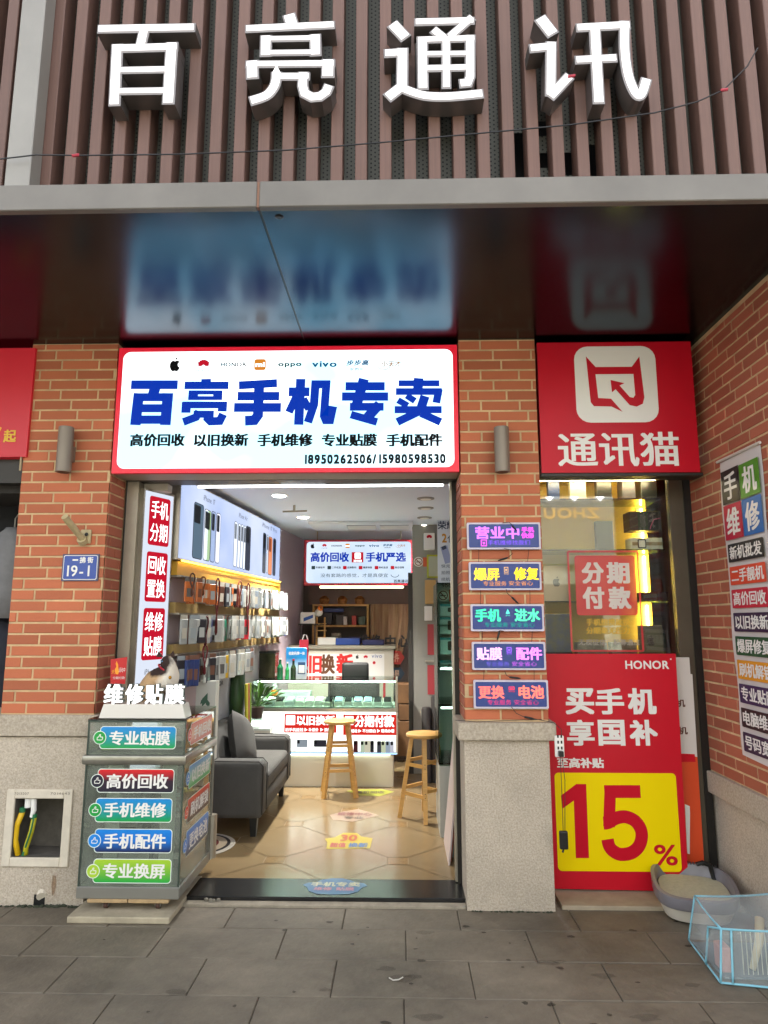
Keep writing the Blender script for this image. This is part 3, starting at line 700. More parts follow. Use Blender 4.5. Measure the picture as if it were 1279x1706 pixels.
# ------------------------------------------------------------------ five lit boards on the right pillar
LY = FY - .034; sh = front(LY)
m_board = mat('navy board', '1f3578', .3, emit=.012, ecol='2440a8'); m_bedge = mat('board edge', 'c4bccb', .4)
def L8(x0, y0, x1, y1): return sh.box(760 + x0 / 4.488, 850 + y0 / 4.488, 760 + x1 / 4.488, 850 + y1 / 4.488)
def glow(n, c, s=1.25): return lit('led ' + n, c, s)
boards = [
 ('营业中', 'purple', (80, 92, 630, 292), [('营业中', (140, 122, 470, 215), 'd070ff', .03), ('手机', (486, 126, 580, 166), 'ff50e0', .03), ('快修', (486, 170, 580, 210), 'ff50e0', .03), ('手机维修找我们', (236, 224, 550, 260), '8a60ff', 0)], ('ff60f0', (183, 220, 228, 270))),
 ('爆屏修复', 'yellow', (95, 387, 635, 597), [('爆屏', (130, 432, 322, 525), 'ffc840', .035), ('修复', (430, 428, 615, 522), 'ffd030', .035), ('专业服务', (200, 531, 375, 566), 'e89a60', 0), ('安全省心', (392, 529, 572, 563), 'e89a60', 0)], ('e0b080', (356, 425, 388, 466))),
 ('手机进水', 'green', (108, 703, 655, 905), [('手机', (140, 738, 332, 832), '40f0a0', .035), ('进水', (435, 736, 625, 832), '50f0a0', .035), ('专业服务', (210, 838, 385, 874), '20a090', 0), ('安全省心', (405, 838, 585, 874), '20a090', 0)], ('60f0d0', (368, 738, 400, 777))),
 ('贴膜配件', 'pink', (118, 985, 668, 1195), [('贴膜', (150, 1025, 342, 1120), 'f0a8e0', .035), ('配件', (447, 1025, 640, 1120), 'f880f0', .035), ('专业服务', (220, 1131, 395, 1166), '6a60d0', 0), ('安全省心', (415, 1130, 600, 1166), 'c060e0', 0)], ('a060ff', (376, 1024, 412, 1064))),
 ('更换电池', 'red', (130, 1270, 688, 1484), [('更换', (165, 1312, 358, 1408), 'ff6a60', .035), ('电池', (465, 1310, 655, 1408), 'ff7060', .035), ('专业服务', (232, 1416, 410, 1455), 'e04080', 0), ('安全省心', (432, 1416, 615, 1455), 'd04080', 0)], ('e04060', (390, 1318, 435, 1345)))]
prev = None
for n, (ttl, cname, q, texts, icon) in enumerate(boards):
    bx = L8(*q); cx = (bx[0] + bx[2]) / 2
    t = thing('lit_board', 'small navy lit board reading %s in %s on the right pillar' % (ttl, cname), 'lit board', (cx, FY, bx[1]), 'lit boards hung down the brick pillar')
    b = MB(m_bedge); b.prism(sh, rrect(bx[0], bx[1], bx[2], bx[3], .008), -.022, 0, m_bedge); b.build('edge_frame', t)
    b = MB(m_board); b.poly(sh, rrect(bx[0] + .011, bx[1] + .011, bx[2] - .011, bx[3] - .011, .008), .0015); b.build('board_face', t)
    b = MB()
    for s, tb, c, wt in texts: b.text(sh, s, L8(*tb), glow('%s %s' % (c, wt), c, 1.2 if wt else .8), .003, wx=wt, wy=wt * .6)
    ib = L8(*icon[1]); mi_ = glow(icon[0], icon[0], .9)
    if n == 2: b.poly(sh, [((ib[0] + ib[2]) / 2, ib[3]), (ib[2], ib[1] + .004), ((ib[0] + ib[2]) / 2, ib[1]), (ib[0], ib[1] + .004)], .003, mi_)
    else:
        b.poly(sh, rrect(*ib, .001), .003, mi_); w_ = (ib[2] - ib[0]) * .14
        b.poly(sh, rrect(ib[0] + w_, ib[1] + w_, ib[2] - w_, ib[3] - w_, .001), .0036, m_board)
        head = [(.3, .75), (.4, .62), (.6, .62), (.7, .75), (.68, .3), (.5, .3), (.32, .3)]
        b.poly(sh, [(ib[0] + x * (ib[2] - ib[0]), ib[1] + y * (ib[3] - ib[1])) for x, y in head], .004, mi_)
    if n: b.text(sh, '通讯猫' if n != 2 else '进水', (ib[0] - .002, ib[1] - .012, ib[2] + .002, ib[1] - .004), mi_, .003)
    b.build('lettering', t)
    b = MB(m_black)
    if prev:
        for k in (.16, .84):
            x = prev[0] + (prev[2] - prev[0]) * k; x2 = bx[0] + (bx[2] - bx[0]) * (k - .02)
            b = MB(m_black); b.tube([(x, LY + .008, prev[1] + .004), (x2, LY + .008, bx[3] - .004)], .0016, n=4); b.build('hanging_cord', t)
    prev = bx
m_wire = m_black
def L8p(x, y, dy=0): q = U(760 + x / 4.488, 850 + y / 4.488, LY - .012 + dy); return q
for k, (P, pl) in enumerate([([(355, 285), (405, 295), (420, 325), (385, 355)], ((385, 355), (310, 378))), ([(372, 590), (380, 620), (412, 648)], ((412, 648), (465, 700))), ([(355, 905), (325, 900)], ((325, 900), (305, 972))),
                             ([(362, 1203), (375, 1235), (405, 1250)], ((395, 1248), (480, 1258))), ([(412, 1472), (450, 1520), (510, 1548)], ((505, 1545), (585, 1562))), ([(345, 95), (395, 90), (430, 120)], ((415, 118), (452, 152)))]):
    b = MB(m_wire); b.tube([L8p(*p) for p in P], .0022, n=5)
    a, c = L8p(*pl[0]), L8p(*pl[1]); b.tube([a, a.lerp(c, .15), a.lerp(c, .7), c], [.003, .0065, .0065, .003], n=8)
    look = ['under the topmost lit board', 'under the yellow lit board', 'under the green lit board', 'under the pink lit board', 'under the red lit board', 'on the topmost lit board face'][k]
    tag(b.build('cable_connector'), 'black inline cable connector %s' % look, 'cable', 'connectors between the lit boards')
b = MB(m_wire); b.tube([L8p(583, 1560), L8p(660, 1575), L8p(730, 1590), U(935, 1215, FY - .05), U(936, 1228, FY - .06)], .0022, n=5); b.tube([L8p(-8, 1570, .02), L8p(150, 1582, -.01), L8p(400, 1572, -.01), L8p(640, 1565, -.01)], .0018, n=5)
tag(b.build('supply_cable'), 'thin dark cable lying along the right pillar cap to the power strip', 'cable')

# ------------------------------------------------------------------ banner on the side wall
bn = thing('wall_banner', 'tall white fabric banner of coloured service blocks on the right side wall', 'banner', (SX, 3.9, .89))
sh = Sheet((SX - .016, 0, 0), (0, -1, 0))
b = MB(mat('banner fabric', 'cfc8c6', .8, bump=(3, .3)))
NU, NV = 6, 26; u0, u1, z0, z1 = -4.13, -3.645, .885, 2.615
vs = []; rnd = random.Random(3)
for j in range(NV + 1):
    for i in range(NU + 1):
        wv = .004 * math.sin(j * .9 + i * .6) + (.006 if i in (0, NU) else 0) * math.sin(j * .7)
        vs.append(sh.pt(u0 + (u1 - u0) * i / NU + .006 * math.sin(j * .5) * (i == 0) + .01 * (j < 2) * 0, z0 + (z1 - z0) * j / NV - (.02 * (i / NU - .5) if j < NV else 0), -.006 + wv * .5 - .001))
b.add(vs, [(j * (NU + 1) + i, j * (NU + 1) + i + 1, (j + 1) * (NU + 1) + i + 1, (j + 1) * (NU + 1) + i) for j in range(NV) for i in range(NU)])
o = b.build('banner_sheet', bn, smooth=True)
b = MB(mat('banner rod', 'cfc9c0', .4)); b.tube([sh.pt(u0 - .01, z1 + .008, .0), sh.pt(u1 + .01, z1 + .0, .0)], .009, n=8); b.build('top_rod', bn)
blk = [('手', '241a1c', -4.10, 2.345, -3.885, 2.548), ('机', '4f8a22', -3.88, 2.345, -3.665, 2.543), ('维', 'b51c3c', -4.10, 2.13, -3.885, 2.338), ('修', '1b5fa8', -3.88, 2.13, -3.665, 2.338)]
for s, c, a0, c0, a1, c1 in blk:
    b = MB(mat('print ' + c, c, .6)); b.poly(sh, [(a0, c0), (a1, c0), (a1, c1), (a0, c1)], .0035); b.text(sh, s, (a0 + .03, c0 + .022, a1 - .03, c1 - .022), p_white, .0045, wx=.03, wy=.015); b.build('square_block', bn)
for i, (s, c) in enumerate((('新机批发', '1d1a1e'), ('二手靓机', 'd8492c'), ('高价回收', 'c01c38'), ('以旧换新', '331c3e'), ('爆屏修复', '1c4a2a'), ('刷机解锁', 'd8921c'), ('专业贴膜', '35204c'), ('电脑维修', '2b161c'), ('号码宽带', '33203f'))):
    zt_ = 2.104 - i * .1341; b = MB(mat('print ' + c, c, .6)); b.poly(sh, rrect(-4.085, zt_ - .107, -3.685, zt_, .008), .0035)
    b.text(sh, s, (-4.065, zt_ - .092, -3.705, zt_ - .014), p_white, .0045, wx=.028, wy=.015); b.build('service_block', bn)

# ------------------------------------------------------------------ big red poster
PY = 4.5; sh = front(PY)
po = thing('poster_board', 'tall red poster board with a yellow 15% block leaning under the window', 'poster', (1.35, PY, .03))
def L3(x0, y0, x1, y1): return sh.box(880 + x0 / 3.206, 1070 + y0 / 3.206, 880 + x1 / 3.206, 1070 + y1 / 3.206)
b = MB(p_red); Q = [sh.px(*p) for p in ((911, 1088), (1124, 1087), (1148, 1478), (926, 1480))]
Q = [(.90, .035), (1.752, .025), (1.768, 1.448), (.90, 1.446)]
b.prism(sh, Q, -.012, 0, p_red, mat('poster edge', '8f1220', .6)); b.build('red_sheet', po)
b = MB(p_yellow); q = L3(133, 698, 800, 1220); b.poly(sh, rrect(.962, q[1] - .004, 1.717, q[3], .025), .0015, p_yellow); b.build('yellow_block', po)
b = MB(p_white)
b.text(sh, 'HONOR', L3(517, 98, 750, 143), p_white, .002, wx=.025, wy=.02); b.poly(sh, disc(*sh.px(880 + 760 / 3.206, 1070 + 90 / 3.206), .005), .002, p_white)
for s, x0, x1 in (('买', 197, 350), ('手', 358, 510), ('机', 530, 682)): b.text(sh, s, L3(x0, 245, x1, 385), p_white, .002, wx=.04, wy=.028)
b.build('white_lettering', po); b = MB(p_white)
for s, x0, x1 in (('享', 205, 352), ('国', 372, 515), ('补', 540, 690)): b.text(sh, s, L3(x0, 414, x1, 552), p_white, .002, wx=.04, wy=.026)
b.build('white_lettering', po); b = MB(p_white); b.text(sh, '至高补贴', L3(152, 617, 403, 671), p_white, .002, wx=.045, wy=.02); b.build('white_lettering', po)
m_pr = mat('crimson print', 'c4142a', .45, spec=.12); b = MB(m_pr); q = lambda L: sh.pts(L, 880, 1070, 3.206)
b.poly(sh, q([(255, 757), (308, 757), (323, 1152), (253, 1152), (242, 845), (180, 890), (174, 818)]), .003, m_pr)
k5 = .00115
b.poly(sh, stroke(q([(598, 797), (405, 797)]), 66 * k5), .003, m_pr); b.poly(sh, stroke(q([(437, 770), (430, 985)]), 62 * k5), .00315, m_pr)
b.poly(sh, stroke(curve(q([(400, 965), (425, 962), (470, 938), (520, 932), (570, 955), (600, 1000), (603, 1050), (585, 1095), (545, 1125), (490, 1132), (450, 1112), (430, 1085), (422, 1052)])), 66 * k5), .0033, m_pr)
b.text(sh, '%', L3(672, 1080, 795, 1192), m_pr, .003, wx=.012); b.build('red_figures', po)
# folded white and orange board behind it
wb = thing('folded_carton_board', 'white and orange printed board standing behind the red poster by the window frame', 'board', (1.83, 4.57, .03))
sh2 = front(4.565); q2 = lambda L: sh2.pts(L, 1090, 1070, 4.267)
b = MB(p_white); b.prism(sh2, q2([(120, 108), (248, 108), (256, 225), (270, 228), (305, 815), (150, 800)]), -.02, 0, mat('board white', 'd5cfca', .6), back=True); b.build('white_panel', wb)
b = MB(mat('board orange', 'd6481c', .5)); b.prism(sh2, q2([(155, 800), (305, 815), (358, 1640), (240, 1640)]), -.022, .001); b.build('orange_panel', wb)
b = MB(p_red); b.poly(sh2, q2([(175, 790), (285, 795), (292, 850), (180, 850)]), .003, p_red); b.poly(sh2, q2([(215, 1150), (250, 1165), (252, 1210), (250, 1505), (232, 1500)]), .003, p_white)
b.text(sh2, '机', sh2.box(1090 + 150 / 4.267, 1070 + 405 / 4.267, 1090 + 218 / 4.267, 1070 + 460 / 4.267), mat('brown print', '5a3020', .6), .002, wx=.03); b.text(sh2, '机', sh2.box(1090 + 165 / 4.267, 1070 + 600 / 4.267, 1090 + 235 / 4.267, 1070 + 655 / 4.267), MATS['brown print'], .002, wx=.03); b.build('print', wb)
# tan stone strip under the poster
b = MB(mat('tan step stone', '9c8f7a', .7, noise=(7, .25))); b.rbox(.93, 1.98, 4.28, 4.62, -.01, .022, .004); tag(b.build('step_stone'), 'low tan stone strip on the ground under the red poster', 'step')
# power strip with hanging adapter
sh = front(FY - .07); ps = thing('power_strip', 'white power strip on the pillar edge with a plug and thin hanging leads', 'power strip', (U(932, 1245, FY - .06).x, FY - .06, U(932, 1262, FY - .06).z))
bx = sh.box(925, 1226, 940, 1262); b = MB(p_white); b.rbox(bx[0], bx[2], FY - .07, FY - .045, bx[1], bx[3], .005); b.build('strip_body', ps)
b = MB(m_dark)
for i in range(3): b.poly(sh, rrect(bx[0] + .012, bx[1] + .045 + i * .033, bx[0] + .022, bx[1] + .062 + i * .033, .002), .001); b.poly(sh, rrect(bx[0] + .032, bx[1] + .045 + i * .033, bx[0] + .042, bx[1] + .062 + i * .033, .002), .001)
b.build('sockets', ps)
b = MB(m_black); b.rbox(bx[0] + .014, bx[2] - .012, FY - .105, FY - .07, bx[1] + .008, bx[1] + .04, .004); b.build('plug', ps)
b = MB(m_black); y = FY - .09
b.tube([U(933, 1258, y), U(935, 1300, y), U(937, 1350, y), U(938, 1384, y)], .002, n=5); b.tube([U(936, 1262, y), U(941, 1300, y), U(941, 1350, y), U(941, 1384, y)], .002, n=5); b.build('leads', ps)
q = U(939.5, 1401, y); b = MB(m_black); b.rbox(q.x - .026, q.x + .022, y - .012, y + .012, q.z - .045, q.z + .055, .007); b.tube([q + Vector((-.004, 0, -.04)), q + Vector((-.01, 0, -.062))], .006)
tag(b.build('charger_adapter'), 'black charger adapter dangling from thin leads in front of the yellow block', 'adapter')

def loft(b, rings, m=None, n=16, p=2.0, yaw=0.0):
    """rings = [(cx, cy, z, rx, ry)]; p is the roundness of the outline"""
    o = len(b.v); k = b.mi(m); cy_, sy_ = math.cos(yaw), math.sin(yaw)
    for cx, cy, z, rx, ry in rings:
        for j in range(n):
            q = 2 * PI * (j + .5) / n; c, s = math.cos(q), math.sin(q)
            x = math.copysign(abs(c) ** (2 / p), c) * rx; y = math.copysign(abs(s) ** (2 / p), s) * ry
            b.v.append((cx + x * cy_ - y * sy_, cy + x * sy_ + y * cy_, z))
    for i in range(len(rings) - 1):
        for j in range(n):
            a, c = o + i * n + j, o + i * n + (j + 1) % n
            b.f.append((a, c, c + n, a + n)); b.m.append(k)
    b.f.append(tuple(o + j for j in range(n))[::-1]); b.m.append(k)
    b.f.append(tuple(o + (len(rings) - 1) * n + j for j in range(n))); b.m.append(k)
    return b

# ------------------------------------------------------------------ glass display cabinet by the door
g_clear = glass('cabinet glass', 'eef4ee', 1.8, veil=.13)
g_shop = glass('window glass', 'f8f9f5', 1.7, 1.5)
AX0, AX1, AY0, AY1 = -1.842, -1.268, 4.11, 4.76
kb = thing('display_cabinet', 'narrow glass display cabinet with coloured service stickers left of the doorway', 'cabinet', (-1.55, 4.4, .10))
b = MB(m_steel); b.rbox(AX0 - .008, AX1 + .008, AY0 - .008, AY1 + .008, .10, .163, .004, n=1); b.build('base_frame', kb)
b = MB(mat('bent steel trim', '8d8a80', .28, .75, noise=(5, .3))); b.rbox(AX0 - .022, AX1 + .02, AY0 - .025, AY1 + .012, .828, .882, .012); smooth_by_angle(b.build('middle_band', kb))
b = MB(g_clear)
b.box(AX0, AX1, AY0, AY0 + .006, .164, .827).build('front_pane', kb); b = MB(g_clear); b.box(AX1 - .006, AX1, AY0 + .007, AY1, .164, .827); b.build('side_pane', kb)
b = MB(g_clear); b.box(AX0, AX0 + .006, AY0 + .007, AY1, .164, .827); b.build('side_pane', kb)
b = MB(g_clear); b.box(AX0, AX1, AY0, AY0 + .006, .883, 1.076); b.build('front_pane', kb)
b = MB(g_clear); b.box(AX1 - .006, AX1, AY0 + .007, AY1, .883, 1.076); b.build('side_pane', kb)
b = MB(g_clear); b.box(AX0, AX0 + .006, AY0 + .007, AY1, .883, 1.076); b.build('side_pane', kb)
b = MB(glass('top glass', 'd5e6da', 1.2)); b.box(AX0 - .006, AX1 + .006, AY0 - .006, AY1, 1.0765, 1.084); b.build('top_pane', kb)
m_trim = mat('dark green glass edge', '35423a', .4)
for x in (AX0, AX1):
    b = MB(m_trim); b.box(x - .004, x + .004, AY0 - .004, AY0 + .004, .883, 1.076); b.box(x - .004, x + .004, AY0 - .004, AY0 + .004, .164, .827); b.build('corner_post', kb)
    b = MB(m_steel); b.box(x - .006, x + .006, AY1 - .012, AY1 + .001, .164, 1.076); b.build('rear_post', kb)
b = MB(m_trim); b.box(AX0 - .004, AX1 + .004, AY0 - .008, AY0 + .002, 1.066, 1.0755); b.build('top_edge', kb)
b = MB(g_clear); b.box(AX0, AX1, AY1 - .006, AY1, .164, 1.076); b.build('back_pane', kb)
b = MB(mat('cabinet deck', '8f928a', .6)); b.box(AX0 + .01, AX1 - .01, AY0 + .01, AY1 - .01, .1635, .17); b.build('floor_deck', kb)
b = MB(mat('cabinet deck', '8f928a', .6)); b.box(AX0 + .01, AX1 - .01, AY0 + .01, AY1 - .01, .884, .888); b.build('upper_deck', kb)
for z in (.36, .53, .68):
    b = MB(g_clear); b.box(AX0 + .008, AX1 - .008, AY0 + .1, AY1 - .015, z, z + .006); b.build('shelf', kb)
for x in (AX0 + .11, AX1 - .14):
    b = MB(mat('pale strip', 'c9cec6', .5)); b.box(x, x + .085, AY0 + .05, AY0 + .065, .172, .82); b.build('back_strip', kb)
b = MB(p_white); b.tube([(AX1 + .004, AY1 + .01, .11), (AX1 + .004, AY1 + .01, .38)], .032, m_alu, n=10); b.build('rear_leg', kb)
sh = front(AY0 - .0015)
def L4(x0, y0, x1, y1): return sh.box(100 + x0 / 3.554, 1060 + y0 / 3.554, 100 + x1 / 3.554, 1060 + y1 / 3.554)
def sticker(shp, bx, tbx, cxy, r, t, cols, edge='e6efe6', bc=None):
    b = MB(mat('sticker edge', edge, .4)); b.poly(shp, rrect(bx[0], bx[1], bx[2], bx[3], .02), .0005, b.mats[0])
    if cxy: b.poly(shp, disc(cxy[0], cxy[1], r), .0012, b.mats[0])
    o = b.build('service_sticker', kb)
    b = MB(gradient('sticker ' + '-'.join(cols), cols)); b.poly(shp, rrect(bx[0] + .004, bx[1] + .004, bx[2] - .004, bx[3] - .004, .017), .001)
    b.build('sticker_print', o)
    b = MB(p_white)
    if cxy:
        mc = mat('badge ' + (bc or cols[-1]), bc or cols[-1], .4); b.poly(shp, disc(cxy[0], cxy[1], r - .004), .0018, mc); hand_mark(b, shp, cxy[0], cxy[1], r * .85, p_white, .0024)
    b.text(shp, t, tbx, p_white, .0018, wx=.03, wy=.015); b.build('sticker_lettering', o)
for t, q, tq, c, cols in (('专业贴膜', (235, 533, 687, 668), (292, 560, 652, 645), (235, 600), ('12963c', '0f84d2')), ('高价回收', (220, 785, 675, 927), (275, 815, 640, 902), (220, 856), ('17172c', '2a1228', 'd8141c')),
    ('手机维修', (208, 958, 663, 1102), (260, 985, 628, 1072), (207, 1028), ('12963c', '0f84d2')), ('手机配件', (203, 1140, 663, 1283), (258, 1168, 627, 1258), (203, 1210), ('1a1a40', '0f6ec8', '1080d8')),
    ('专业换屏', (195, 1318, 658, 1463), (252, 1345, 622, 1434), (195, 1391), ('10a040', 'a4c832'))):
    sticker(sh, L4(*q), L4(*tq), sh.px(100 + c[0] / 3.554, 1060 + c[1] / 3.554), .0385, t, cols, bc={'高价回收': '17172c', '手机配件': '1080d8', '专业换屏': 'a4c832'}.get(t, '12963c'))
shs = Sheet((AX1 + .0012, 0, 0), (0, 1, 0))
for t, z0, z1, cols in (('手机回收', .915, 1.045, ('b03028', 'd8b090', 'c83a30')), ('以旧换新', .665, .80, ('2c9a48', '9ac0a8', '3a80c0')), ('刷机解锁', .47, .61, ('35292a', '6a3030', 'd84028')), ('更换电池', .285, .43, ('2c2a30', '3a64a8', '3a80d0'))):
    sticker(shs, (AY0 + .10, z0, AY1 - .08, z1), (AY0 + .16, z0 + .025, AY1 - .11, z1 - .03), (AY0 + .085, (z0 + z1) / 2), .04, t, cols)
for k, (x0, x1, y, z, h, c, lab) in enumerate(((-1.80, -1.70, 4.2, .889, .07, 'a8c02c', 'lime green carton in the upper tray of the cabinet'), (-1.66, -1.45, 4.4, .889, .05, 'd5d3cc', 'flat white carton in the upper tray of the cabinet'), (-1.44, -1.32, 4.3, .889, .11, '2a5a40', 'dark green carton in the upper tray of the cabinet'), (-1.74, -1.5, 4.35, .171, .16, '4a4038', 'brown black carton at the cabinet bottom left'), (-1.46, -1.32, 4.4, .171, .14, '2a2826', 'black carton at the cabinet bottom right'), (-1.78, -1.6, 4.4, .367, .1, '7a7268', 'taupe carton on the low glass shelf of the cabinet'), (-1.50, -1.36, 4.45, .537, .09, '8c3a34', 'dull red carton on the middle glass shelf of the cabinet'))):
    b = MB(mat('cabinet goods ' + c, c, .5)); b.rbox(x0, x1, y, y + .2, z + .001, z + h, .003, n=1); b2 = MB(p_white); b2.poly(front(y - .0008), [(x0 + .02, z + h * .35), (x1 - .03, z + h * .35), (x1 - .03, z + h * .6), (x0 + .02, z + h * .6)], .0, p_white)
    t = thing('accessory_carton', lab, 'carton', ((x0 + x1) / 2, y, z), 'cartons inside the cabinet'); b.build('carton_body', t); b2.build('carton_print', t)
# dolly, slab
dl = thing('wooden_dolly', 'low plank dolly on small casters under the glass display cabinet', 'dolly', (-1.55, 4.4, .035))
for i in range(2):
    b = MB(m_wood); b.rbox(-1.785 + i * .235, -1.555 + i * .235, 4.105, 4.70, .078, .099, .003, mat('dolly plank', 'a98e68', .7, noise=(6, .25), stretch=(6, 1, 6)), n=1); b.build('plank', dl)
for x in (-1.69, -1.39):
    for y in (4.15, 4.62):
        b = MB(mat('caster rubber', '4a3026', .6)); b.lathe((0, 0, 0), [(.016, -.012), (.019, -.008), (.019, .008), (.016, .012)], n=14)
        b.v = [(x + p[2], y + p[0], .055 + p[1]) for p in b.v]; o = b.build('caster_wheel', dl)
        b = MB(m_steel); b.box(x - .016, x - .0135, y - .014, y + .014, .05, .078); b.box(x + .0135, x + .016, y - .014, y + .014, .05, .078); b.build('fork', o)
b = MB(mat('pale stone slab', 'a59a84', .8, noise=(8, .28), bump=(20, .3))); b.rbox(-1.86, -1.285, 4.03, 4.66, .0, .035, .006); tag(b.build('stone_slab'), 'rough pale stone slab on the pavement under the cabinet dolly', 'slab')
# lit letters on top
kt = thing('lit_letter_stand', 'white lit letters 维修贴膜 on a white sloping stand on the cabinet top', 'sign letters', (-1.52, 4.16, 1.086))
sh = front(4.118); b = MB(mat('stand white', 'd9d4cd', .3)); P = [sh.px(100 + x / 3.554, 1060 + y / 3.554) for x, y in ((228, 484), (741, 489), (724, 407), (258, 404))]
b.prism(sh, [(P[0][0], 1.087), (P[1][0], 1.087), (P[2][0], 1.168), (P[3][0], 1.168)], -.12, 0); b.build('stand', kt)
for ch, x0, x1 in (('维', 260, 372), ('修', 386, 492), ('贴', 504, 608), ('膜', 620, 735)):
    bx = sh.box(100 + x0 / 3.554, 1060 + 284 / 3.554, 100 + x1 / 3.554, 1060 + 406 / 3.554); bx = (bx[0], 1.169, bx[2], bx[3])
    b = MB(mat('letter shell', '5a625e', .4)); b2 = front(4.118)
    for k in range(5): b.text(b2, ch, (bx[0] - .003, bx[1], bx[2] + .006, bx[3] + .003), b.mats[0], -.002 - k * .004, wx=.05, wy=.03)
    o = b.build('letter_shell', kt)
    b = MB(lit('stand letter white', 'ffffff', 1.2)); b.text(b2, ch, bx, b.mats[0], .001, wx=.032, wy=.016); b.build('lit_letter', o)
# small red notice card standing behind the letters
rn = thing('notice_card', 'small red printed card standing behind the lit letters against the brick reveal', 'card', (-1.80, 4.2, 1.09))
sh = Sheet((-1.872, 4.30, 0), (.985, .174, 0)); 
def q6(x, y): return sh.px(150 + x / 6.395, 1080 + y / 6.395)
b = MB(p_red); b.prism(sh, [q6(215, 380), q6(372, 380), q6(395, 92), q6(218, 120)], -.004, 0, mat('card red', 'c0161c', .4)); b.build('card', rn)
b = MB(p_yellow); b.poly(sh, [q6(*p) for p in ((270, 275), (262, 225), (280, 195), (272, 165), (282, 135), (298, 175), (300, 215), (308, 250), (298, 278))], .001, mat('flame orange', 'f09a20', .4))
def bq(x0, y0, x1, y1):
    a, c = q6(x0, y1), q6(x1, y0); return (a[0], a[1], c[0], c[1])
b.text(sh, '六', bq(228, 228, 262, 275), p_yellow, .0015); b.text(sh, '活动中', bq(305, 205, 375, 255), p_white, .0015); b.text(sh, '分期付款', bq(240, 300, 370, 330), p_white, .0015); b.build('print', rn)

# ------------------------------------------------------------------ the cat on the cabinet
def make_cat():
    V = [(-1.60, 4.42, 1.16), (-1.585, 4.41, 1.235), (-1.545, 4.40, 1.285), (-1.505, 4.392, 1.33), (-1.482, 4.388, 1.365), (-1.492, 4.380, 1.402), (-1.522, 4.360, 1.388),
         (-1.46, 4.375, 1.24), (-1.452, 4.368, 1.16), (-1.447, 4.355, 1.098), (-1.462, 4.43, 1.25), (-1.452, 4.425, 1.16), (-1.446, 4.415, 1.098),
         (-1.62, 4.36, 1.14), (-1.56, 4.34, 1.105), (-1.62, 4.47, 1.14), (-1.56, 4.49, 1.105), (-1.68, 4.43, 1.11), (-1.72, 4.38, 1.105), (-1.71, 4.32, 1.103)]
    E = [(0, 1), (1, 2), (2, 3), (3, 4), (4, 5), (5, 6), (3, 7), (7, 8), (8, 9), (3, 10), (10, 11), (11, 12), (0, 13), (13, 14), (0, 15), (15, 16), (0, 17), (17, 18), (18, 19)]
    R = [.082, .09, .086, .074, .062, .066, .036, .033, .022, .02, .033, .022, .02, .05, .024, .05, .024, .026, .018, .013]
    me = bpy.data.meshes.new('cat'); me.from_pydata(V, E, []); o = bpy.data.objects.new('cat', me); C.objects.link(o)
    md = o.modifiers.new('skin', 'SKIN'); md.use_smooth_shade = True
    for i, r in enumerate(R): me.skin_vertices[0].data[i].radius = (r, r)
    me.skin_vertices[0].data[0].use_root = True
    s = o.modifiers.new('sub', 'SUBSURF'); s.levels = 2; s.render_levels = 2
    return o
cat = make_cat(); cat.location = (0, 0, .0)
m_fur = mat('cat fur', 'c9ad86', .9, bump=(160, .4)); nt = m_fur.node_tree; L = nt.links; pb = nt.nodes['Principled BSDF']
tc = nt.nodes.new('ShaderNodeTexCoord'); nz = nt.nodes.new('ShaderNodeTexNoise'); nz.inputs['Scale'].default_value = 22; L.new(tc.outputs['Object'], nz.inputs['Vector'])
def near(pt, r0, r1):
    v = nt.nodes.new('ShaderNodeVectorMath'); v.operation = 'DISTANCE'; L.new(tc.outputs['Object'], v.inputs[0]); v.inputs[1].default_value = pt
    a = nt.nodes.new('ShaderNodeMath'); a.operation = 'MULTIPLY_ADD'; L.new(nz.outputs[0], a.inputs[0]); a.inputs[1].default_value = .04; L.new(v.outputs['Value'], a.inputs[2])
    m = nt.nodes.new('ShaderNodeMapRange'); m.inputs[1].default_value = r0; m.inputs[2].default_value = r1; m.inputs[3].default_value = 1; m.inputs[4].default_value = 0; L.new(a.outputs[0], m.inputs[0]); return m.outputs[0]
def over(base, f, col):
    m = nt.nodes.new('ShaderNodeMix'); m.data_type = 'RGBA'; L.new(f, m.inputs[0]); m.inputs[7].default_value = (*lin(col), 1)
    if isinstance(base, str): m.inputs[6].default_value = (*lin(base), 1)
    else: L.new(base, m.inputs[6])
    return m.outputs[2]
c1 = over('c3a078', near((-1.42, 4.36, 1.27), .10, .15), 'e4dccd'); c1 = over(c1, near((-1.44, 4.36, 1.38), .07, .1), 'e4dccd'); c1 = over(c1, near((-1.54, 4.345, 1.395), .098, .122), '33231e'); c1 = over(c1, near((-1.71, 4.36, 1.1), .09, .12), '3a2822'); c1 = over(c1, near((-1.45, 4.38, 1.1), .05, .07), '4a352a')
L.new(c1, pb.inputs['Base Color']); cat.data.materials.append(m_fur)
tag(cat, 'cream cat with a dark brown face sitting on the cabinet behind the lit letters', 'cat')
m_ear = mat('cat dark fur', '35241f', .9); m_pink = mat('cat inner ear', '8a6058', .8)
for dx, dy in ((-.038, -.012), (.03, .012)):
    c = Vector((-1.495 + dx, 4.383 + dy, 1.441)); b = MB(m_ear)
    b.add([c + Vector(p) for p in ((-.022, -.008, -.012), (.022, .002, -.012), (0, .016, -.012), (-.01 if dx < 0 else .008, .0, .028))], [(0, 1, 3), (1, 2, 3), (2, 0, 3), (0, 2, 1)]); b.build('ear', cat)
_dg = bpy.context.evaluated_depsgraph_get(); _ce = cat.evaluated_get(_dg)
def on_cat(p): return _ce.closest_point_on_mesh(Vector(p))[1]
